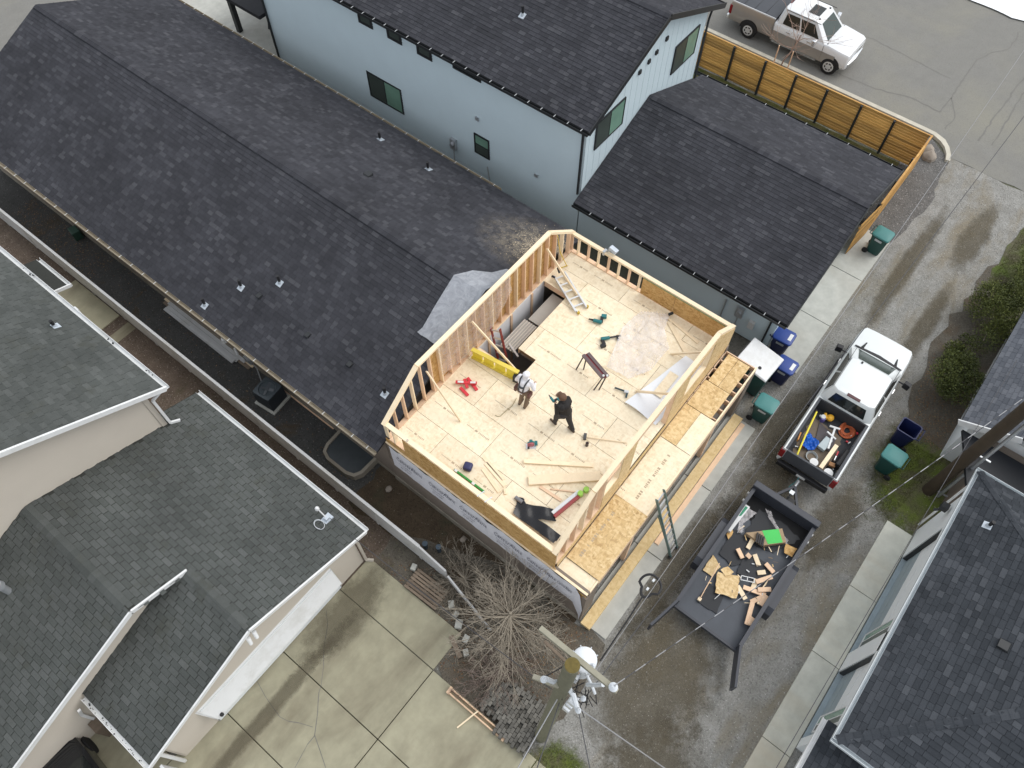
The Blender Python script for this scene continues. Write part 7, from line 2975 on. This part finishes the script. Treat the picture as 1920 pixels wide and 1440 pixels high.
for i in range(4):
    w.obox((11.0 - i * .0, -.85 - i * .07, TZ + .28 + .01 * (i % 2)), (.32, .05, .06), (0, 0, .35))
one('shingle_bundle', w, MAT['black'], 'black ribbed plastic strips on the cardboard box', 'plastic strips')
lying('sheathing_scrap', [(11.46, -1.65), (11.52, -2.0), (11.19, -2.0), (11.16, -1.75)][::-1], TZ + .12, .012, MAT['osb_dark'], 'brown sheathing scrap leaning at the trailer right wall', 'sheathing scrap', jag=.02, seed=5)
lying('sheathing_scrap', [(9.20, -.08), (9.20, -.42), (9.62, -.46), (9.80, -.08)][::-1], TZ + .02, .012, MAT['osb'], 'sheathing scrap by the trailer left wall beside the thin stick', 'sheathing scrap', jag=.02, seed=6)
lying('sheathing_scrap', [(9.41, -.47), (9.69, -1.04), (9.05, -1.31), (8.81, -.73)][::-1], TZ + .10, .014, MAT['osb'], 'large torn golden sheathing scrap in the trailer', 'sheathing scrap', jag=.035, seed=7)
lying('sheathing_scrap', [(9.72, -.62), (9.5, -.5), (9.42, -.72), (9.68, -.85)], TZ + .13, .014, MAT['osb'], 'small torn sheathing scrap on top of the large one', 'sheathing scrap', jag=.03, seed=8)
lying('sheathing_scrap', [(10.9, -.08), (10.62, -.06), (10.5, -.2), (10.8, -.2)], TZ + .05, .014, MAT['osb_dark'], 'brown sheathing scrap below the white carton', 'sheathing scrap', jag=.02, seed=9)
OFF = [((11.06, -.78), (10.61, -.81)), ((10.40, -.57), (10.23, -.84)), ((10.40, -.87), (10.38, -1.02)), ((10.58, -1.07), (10.35, -1.35)), ((10.52, -1.47), (10.43, -1.80)), ((9.82, -1.52), (10.26, -1.82)), ((9.94, -1.50), (9.59, -1.55)), ((9.47, -1.30), (9.68, -1.95)), ((9.65, -1.68), (9.89, -1.98)), ((9.41, -1.15), (9.20, -1.54)), ((9.64, -1.94), (9.22, -1.70)), ((9.23, -1.74), (8.55, -1.93)), ((9.37, -1.86), (9.38, -1.98)), ((9.68, -1.97), (9.31, -1.97)), ((8.84, -1.97), (8.58, -1.98)), ((10.3, -1.6), (10.12, -1.42))]
for i, (a, b) in enumerate(OFF):
    w = MB()
    z = TZ + .08 + .045 * (i % 3)
    w.beam((a[0], a[1], z), (b[0], b[1], z + rnd.uniform(-.03, .03)), .135, .038, up=(rnd.uniform(-.2, .2), rnd.uniform(-.2, .2), 1))
    one('lumber_offcut', w, MAT['lumber_pink'] if i % 3 else MAT['lumber'], 'short pale lumber offcut in the trailer load', 'offcut', 'lumber offcuts in the trailer', bevel=.003, seg=1)
for i in range(26):
    x, y = rnd.uniform(8.9, 11.5), rnd.uniform(-1.95, -.25)
    a = rnd.uniform(0, 3.14)
    L = rnd.uniform(.10, .34)
    w = MB()
    w.beam((x, y, TZ + .10), (x + L * math.cos(a), y + L * math.sin(a) * .6, TZ + .06 + rnd.uniform(0, .1)), rnd.uniform(.012, .035), .012)
    one('splinter', w, [MAT['lumber'], MAT['osb'], MAT['trim_white'], MAT['old_wood']][i % 4], 'thin splinter or strip scattered in the trailer load', 'scrap', 'small scraps in the trailer')
w = MB()
w.tube([(8.39, -.47, TZ + .12), (9.0, -.42, TZ + .2), (9.64, -.37, TZ + .16)], .014, 6)
one('stick', w, MAT['lumber_pink'], 'long thin stick over the square felt piece in the trailer', 'stick')
w = MB()
w.box(8.32, 8.42, -.52, -.42, TZ + .02, TZ + .1)
one('wood_block', w, MAT['lumber'], 'small wood block at the end of the thin stick', 'block')
w = MB()
for a, b in (((9.6, -1.13), (9.78, -1.5)), ((9.72, -1.08), (9.88, -1.42)), ((9.6, -1.13), (9.72, -1.08)), ((9.78, -1.5), (9.88, -1.42)), ((9.68, -1.3), (9.8, -1.25))):
    w.beam((*a, TZ + .16), (*b, TZ + .16), .022, .02)
one('window_frame', w, MAT['trim_white'], 'small white frame piece under the offcuts in the trailer', 'frame')
fl_ = MB()
drape(fl_, [(11.75, -.15), (11.75, -.45), (11.2, -.3), (10.95, -.45), (10.85, -.3), (11.3, -.12)], TZ + .06, .12, 26, 61, wav=9)
tag(fl_.build('clear_plastic_scrap', MAT['film'], smooth=True, fixn=True), 'clear plastic scrap beside the white carton in the trailer', 'plastic scrap')
fl_ = MB()
drape(fl_, [(12.05, -.6), (12.1, -.8), (11.75, -1.2), (11.6, -1.65), (11.45, -1.7), (11.55, -1.35), (11.85, -.9)], TZ + .06, .14, 30, 62, wav=9)
tag(fl_.build('clear_plastic_scrap', MAT['film'], smooth=True, fixn=True), 'clear plastic scrap curling round the cardboard box in the trailer', 'plastic scrap')

# ================================================================ LOAD IN THE PICKUP BED
BZ = .815
lying('bed_mat', [(15.85, -.25), (15.7, -1.35), (14.9, -1.5), (14.0, -1.4), (14.0, -.3)], BZ, .01, pm('dusty_bed_mat', (.17, .135, .10), .9, .3), 'dusty brown mat on the pickup bed floor', 'mat', jag=.04, seed=1)
lying('bed_liner_scrap', [(15.75, -.5), (15.55, -1.2), (15.0, -1.3), (14.9, -.75)], BZ + .03, .02, pm('grey_panel', (.085, .075, .08), .7), 'dark grey panel lying in the middle of the pickup bed', 'panel', seed=2)
w = MB()
w.tube([(15.75, -.24, 1.28), (14.8, -.36, 1.2), (13.95, -.5, 1.1)], .028, 8)
one('yellow_pole', w, YEL2, 'yellow pole along the left side of the pickup bed', 'pole', smooth=True)
w = MB()
w.ball((16.05, -.7, BZ + .14), .14, 8, sc=(1, .9, .8))
w.obox((16.0, -.55, BZ + .15), (.2, .08, .1), (0, 0, .6))
one('yellow_drill', w, pm('amber_plastic', (.72, .38, .03), .5), 'amber yellow power tool at the front of the pickup bed', 'power tool')
w = MB()
w.cyl((15.86, -.53, BZ), (15.86, -.53, BZ + .2), .075, .08, 12)
one('paint_can', w, pm('violet_can', (.10, .08, .28), .4), 'small violet can with white lid in the pickup bed', 'can')
w = MB()
w.cyl((15.9, -.5, BZ + .2), (15.9, -.5, BZ + .23), .08, .075, 12)
one('can_lid', w, MAT['trim_white'], 'white round lid on the violet can', 'lid')
oc = MB()
r2 = random.Random(9)
for k in range(7):
    rr = .12 + .028 * k
    oc.tube([(16.02 + rr * 1.05 * math.cos(a), -1.36 + rr * .9 * math.sin(a), BZ + .05 + .02 * r2.random() + .03 * math.sin(a * 2 + k)) for a in [i * .33 for i in range(20)]], .016, 5)
one('cord_coil', oc, pm('orange_cord', (.42, .10, .035), .5), 'coiled orange extension cord at the front right of the pickup bed', 'cord', smooth=True)
bt_ = MB()
drape(bt_, [(15.15, -.42), (15.1, -.62), (14.95, -.85), (14.62, -.82), (14.5, -.5), (14.72, -.36)], BZ + .04, .2, 30, 21, wav=14)
tag(bt_.build('blue_tarp', pm('blue_tarp', (.01, .10, .46), .35), smooth=True, fixn=True), 'crumpled bright blue tarp in the pickup bed', 'tarp')
w = MB()
w.beam((15.2, -1.32, BZ + .24), (14.15, -1.28, BZ + .24), .13, .05)
one('board', w, MAT['lumber'], 'pale wooden board lying lengthwise in the pickup bed', 'board', bevel=.004, seg=1)
w = MB()
w.beam((15.78, -.99, BZ + .2), (14.95, -1.16, BZ + .2), .06, .03)
w.beam((15.72, -.82, BZ + .21), (15.82, -1.14, BZ + .21), .06, .03)
w.beam((15.48, -.85, BZ + .21), (15.4, -1.2, BZ + .21), .05, .03)
one('white_bracket', w, MAT['trim_white'], 'white double-cross bracket in the middle of the pickup bed', 'bracket')
w = MB()
w.obox((15.08, -1.0, BZ + .12), (.5, .26, .14), (0, 0, -.12))
one('clear_case', w, pm('clouded_case', (.36, .42, .44), .25), 'cloudy clear plastic case beside the white bracket', 'case', bevel=.02)
w = MB()
for k in range(4):
    rr = .15 + .012 * k
    w.tube([(14.45 + rr * math.cos(a), -.88 + rr * math.sin(a), BZ + .03 + .018 * k) for a in [i * .3 for i in range(22)]], .011, 5)
one('grey_hose', w, pm('grey_hose', (.32, .34, .34), .5), 'coiled grey hose near the tailgate of the pickup', 'hose', smooth=True)
for i, (x, y, r_, lab) in enumerate(((14.2, -1.02, .13, 'white round bucket by the tailgate beside the grey hose'), (14.15, -1.55, .14, 'white round bucket by the tailgate on the right side'))):
    w = MB()
    w.cyl((x, y, BZ), (x, y, BZ + .24), r_ * .88, r_, 18)
    w.cyl((x, y, BZ + .24), (x, y, BZ + .27), r_ * 1.06, r_ * 1.04, 18)
    one('bucket', w, MAT['trim_white'], lab, 'bucket', smooth=True)
w = MB()
w.obox((14.55, -1.52, BZ + .12), (.14, .2, .1), (0, 0, .2))
one('wood_block', w, pm('brown_block', (.33, .17, .075), .7), 'brown wood block in the pickup bed by the right bucket', 'block', bevel=.008)
w = MB()
w.obox((14.9, -1.68, BZ + .16), (.7, .16, .3), (0, 0, -.05))
one('black_case', w, MAT['black'], 'long black case along the right side of the pickup bed', 'case', bevel=.03)
w = MB()
w.obox((14.68, -.22, BZ + .3), (.32, .04, .12), (0, .1, .15))
one('hand_saw', w, pm('orange_saw', (.50, .22, .05), .5), 'orange handled saw hung at the left side of the pickup bed', 'saw')
w = MB()
w.beam((15.12, -1.47, BZ + .1), (14.95, -1.49, BZ + .1), .04, .03)
one('utility_knife', w, RP, 'small red handled knife beside the bed board', 'knife')
w = MB()
w.beam((14.94, -1.49, BZ + .1), (14.76, -1.51, BZ + .1), .03, .01)
one('putty_blade', w, MAT['alu'], 'thin steel blade beside the red handle in the bed', 'blade')
for i in range(14):
    x, y = rnd.uniform(14.1, 16.2), rnd.choice([rnd.uniform(-.5, -.2), rnd.uniform(-1.75, -1.5)])
    w = MB()
    w.obox((x, y, BZ + .05), (rnd.uniform(.04, .12), rnd.uniform(.03, .08), .06), (0, 0, rnd.uniform(0, 3)))
    one('small_tool', w, [MAT['black'], MAT['trim_white'], RP, MAT['old_wood'], MAT['steel']][i % 5], 'small loose tool or fitting lying along the pickup bed side', 'tool', 'small tools in the pickup bed', bevel=.006, seg=1)

# ================================================================ WORKERS
import numpy as np


def person(label, loc, rotz, caps, mats, shirt=None):
    """caps: (p0, p1, r0, r1, material index); fused into one continuous surface"""
    t = thing('person', label, 'person', loc, rotz)
    mb = MB()
    for p0, p1, r0, r1, mi in caps:
        a, b = Vector(p0), Vector(p1)
        mb.ball(a, r0, 12)
        mb.ball(b, r1, 12)
        if (b - a).length > 1e-4:
            mb.tube([a, b], [r0, r1], 12)
    o = mb.build('body', mats[0], None, fixn=True)
    md = o.modifiers.new('r', 'REMESH')
    md.mode = 'VOXEL'
    md.voxel_size = .0105
    sm = o.modifiers.new('s', 'SMOOTH')
    sm.factor = .5
    sm.iterations = 4
    dg = bpy.context.evaluated_depsgraph_get()
    me = bpy.data.meshes.new_from_object(o.evaluated_get(dg))
    bpy.data.objects.remove(o)
    me.materials.clear()
    for m_ in mats:
        me.materials.append(m_)
    n = len(me.polygons)
    C = np.empty(n * 3)
    me.polygons.foreach_get('center', C)
    C = C.reshape(-1, 3)
    best = np.full(n, 1e9)
    idx = np.zeros(n, dtype=np.int32)
    for p0, p1, r0, r1, mi in caps:
        a, b = np.array(p0), np.array(p1)
        d = b - a
        L = max(1e-9, d @ d)
        k = np.clip((C - a) @ d / L, 0, 1)
        dist = np.linalg.norm(C - (a + k[:, None] * d), axis=1) - (r0 + (r1 - r0) * k)
        m_ = dist < best
        best[m_] = dist[m_]
        idx[m_] = mi
    me.polygons.foreach_set('material_index', idx)
    me.polygons.foreach_set('use_smooth', np.ones(n, dtype=bool))
    o = bpy.data.objects.new('body', me)
    col.objects.link(o)
    o.parent = t
    return t


def hand(w_, d, palm, side, mi):
    """palm from the wrist, four unequal bent fingers and a thumb off the palm side"""
    w_, d, palm = Vector(w_), Vector(d).normalized(), Vector(palm).normalized()
    s_ = d.cross(palm).normalized() * side
    out = [(tuple(w_), tuple(w_ + d * .08), .026, .032, mi)]
    for k, L in enumerate((.062, .072, .068, .052)):
        o_ = w_ + d * .085 + s_ * (.026 - .0175 * k)
        m_ = o_ + d * L * .55 + palm * .012
        e = m_ + d * L * .35 + palm * L * .45
        out += [(tuple(o_), tuple(m_), .0105, .0095, mi), (tuple(m_), tuple(e), .0095, .008, mi)]
    o_ = w_ + d * .03 + s_ * .026
    m_ = o_ + d * .03 + s_ * .03 + palm * .01
    out += [(tuple(o_), tuple(m_), .013, .011, mi), (tuple(m_), tuple(m_ + d * .035 + palm * .015), .011, .009, mi)]
    return out


SKIN = pm('skin', (.52, .33, .24), .55, .06)
TEAL2 = TEAL
# body caps in a frame with x forward, y left
def base_caps(lean, sh, pn, bt, arms, legs, head, hat_m, bulk=1.0):
    L = []
    pel, ch, nk = Vector((0, 0, .95)), Vector((lean * .6, 0, 1.28)), Vector((lean, 0, 1.47))
    L += [((pel.x, -.07, .95), (pel.x, .07, .95), .125 * bulk, .125 * bulk, pn), (tuple(pel), tuple(ch), .135 * bulk, .15 * bulk, sh), ((ch.x, -.09, 1.3), (ch.x, .09, 1.3), .12 * bulk, .12 * bulk, sh), (tuple(ch), (nk.x, 0, 1.42), .13 * bulk, .09 * bulk, sh), ((nk.x, -.15, 1.40), (nk.x, .15, 1.40), .07, .07, sh)]
    L += [((nk.x, 0, 1.43), (nk.x + .02, 0, 1.52), .052, .05, 0)]
    hx, hz_ = nk.x + head[0], 1.62 + head[1]
    L += [((hx - .02, 0, hz_ + .02), (hx + .025, 0, hz_ - .02), .098, .088, 0), ((hx + .04, 0, hz_ - .08), (hx + .06, 0, hz_ - .075), .05, .042, 0), ((hx + .10, 0, hz_ - .005), (hx + .122, 0, hz_ - .03), .012, .016, 0), ((hx - .005, .096, hz_ - .01), (hx - .005, .1, hz_ - .035), .016, .014, 0), ((hx - .005, -.096, hz_ - .01), (hx - .005, -.1, hz_ - .035), .016, .014, 0), ((hx + .098, -.022, hz_ - .075), (hx + .098, .022, hz_ - .075), .008, .008, 0)]
    for s_, (el, wr, pd) in zip((1, -1), arms):
        S = Vector((nk.x, s_ * .185, 1.39))
        L += [(tuple(S), tuple(el), .062 * bulk, .052 * bulk, sh), (tuple(el), tuple(wr), .05 * bulk, .036, sh)]
        d = (Vector(wr) - Vector(el)).normalized()
        L += hand(wr, d, pd, -s_, 0)
    for s_, (kn, an) in zip((1, -1), legs):
        Hh = Vector((0, s_ * .095, .92))
        L += [(tuple(Hh), tuple(kn), .10 * bulk, .07 * bulk, pn), (tuple(kn), tuple(an), .068 * bulk, .05 * bulk, pn), (tuple(an), (an[0] + .02, an[1], .05), .05, .045, bt), ((an[0] - .04, an[1], .045), (an[0] + .17, an[1], .038), .044, .036, bt)]
    return L, (hx, hz_)


WHT = pm('white_cotton', (.78, .77, .80), .8, .05)
BRN = pm('brown_duck', (.19, .135, .09), .85, .12)
BOOT = pm('brown_boot', (.09, .06, .04), .7)
c1, (hx, hz_) = base_caps(.12, 1, 2, 3, [((.10, .30, 1.12), (.33, .20, 1.02), (0, -.2, -1)), ((.10, -.30, 1.12), (.33, -.20, 1.02), (0, .2, -1))], [((.13, .10, .49), (.0, .10, .09)), ((.13, -.10, .49), (-.02, -.10, .09))], (.05, -.02), 0, 1.18)
c1 += [((hx - .03, 0, hz_ + .01), (hx - .01, 0, hz_ + .0), .112, .110, 1), ((hx - .07, 0, hz_ - .10), (hx - .06, 0, 1.45), .08, .09, 1)]
p1 = person('worker in white hooded shirt, dark harness and brown tool belt, standing with back to us', (9.22, 6.88, Fz), R_(4), c1, [SKIN, WHT, BRN, BOOT])
w = MB()
STR = pm('dark_strap', (.05, .055, .06), .7)
nkx = .12
for s_ in (-1, 1):
    w.tube([(-.135, s_ * .07, 1.06), (-.115, s_ * .075, 1.2), (-.065, s_ * .09, 1.36), (.0, s_ * .115, 1.465), (.13, s_ * .12, 1.46), (.24, s_ * .10, 1.3), (.22, s_ * .09, 1.08)], .022, 6)
w.tube([(-.11, -.08, 1.26), (-.135, 0, 1.245), (-.11, .08, 1.26)], .03, 6)
w.build('harness', STR, p1, smooth=True)
w = MB()
n = 20
w.loft([[((.158 if q < 2 else .14) * math.cos(2 * math.pi * i / n), (.205 if q < 2 else .19) * math.sin(2 * math.pi * i / n), z) for i in range(n)] for q, z in ((0, .97), (1, 1.05), (2, 1.05), (3, .97))], cap=False)
w.build('tool_belt', pm('belt_leather', (.10, .055, .04), .6), p1, smooth=True)
for s_ in (-1, 1):
    w = MB()
    w.obox((.0, s_ * .235, .88), (.2, .09, .2), (0, 0, 0))
    w.build('tool_pouch', pm('pouch_leather', (.12, .05, .04), .6) if 'pouch_leather' not in bpy.data.materials else bpy.data.materials['pouch_leather'], p1, bevel=.02)
BLK = pm('black_jacket', (.018, .016, .016), .8, .15)
DRK = pm('charcoal_trousers', (.035, .032, .034), .85, .15)
c2, (hx, hz_) = base_caps(.12, 1, 2, 3, [((.08, .27, 1.12), (.30, .12, 1.14), (0, -.5, -.6)), ((.10, -.27, 1.13), (.33, -.08, 1.17), (0, .5, -.6))], [((.22, .10, .52), (.26, .11, .10)), ((-.10, -.10, .50), (-.28, -.11, .12))], (.05, -.03), 0, 1.28)
p2_ = person('worker in black jacket and brown cap holding a power tool', (9.38, 5.47, Fz), R_(80), c2, [SKIN, BLK, DRK, BOOT])
w = MB()
n = 18
prof = [(.116, .0), (.118, .03), (.108, .075), (.075, .115), (.02, .13)]
w.loft([[(hx - .005 + r_ * 1.08 * math.cos(2 * math.pi * i / n), r_ * math.sin(2 * math.pi * i / n), hz_ + .02 + z) for i in range(n)] for r_, z in prof])
cap_ = w.build('cap', pm('brown_cap', (.12, .065, .04), .8), p2_, smooth=True)
w = MB()
w.loft([[(hx + .08, y, hz_ + .03 - .3 * y * y), (hx + .20 - 1.6 * y * y, y, hz_ + .015 - .3 * y * y), (hx + .20 - 1.6 * y * y, y, hz_ + .005 - .3 * y * y), (hx + .08, y, hz_ + .02 - .3 * y * y)] for y in (-.1, -.05, 0, .05, .1)])
w.build('cap_brim', bpy.data.materials['brown_cap'], p2_, fixn=True)
dr = drill((9.38, 5.47, 0), 0, 'grey-green power tool in the hands of the worker in black')
dr.location = (9.36, 5.93, Fz + 1.16)
dr.rotation_euler = (0, 0, R_(70))
dr.scale = (.8, .8, .8)
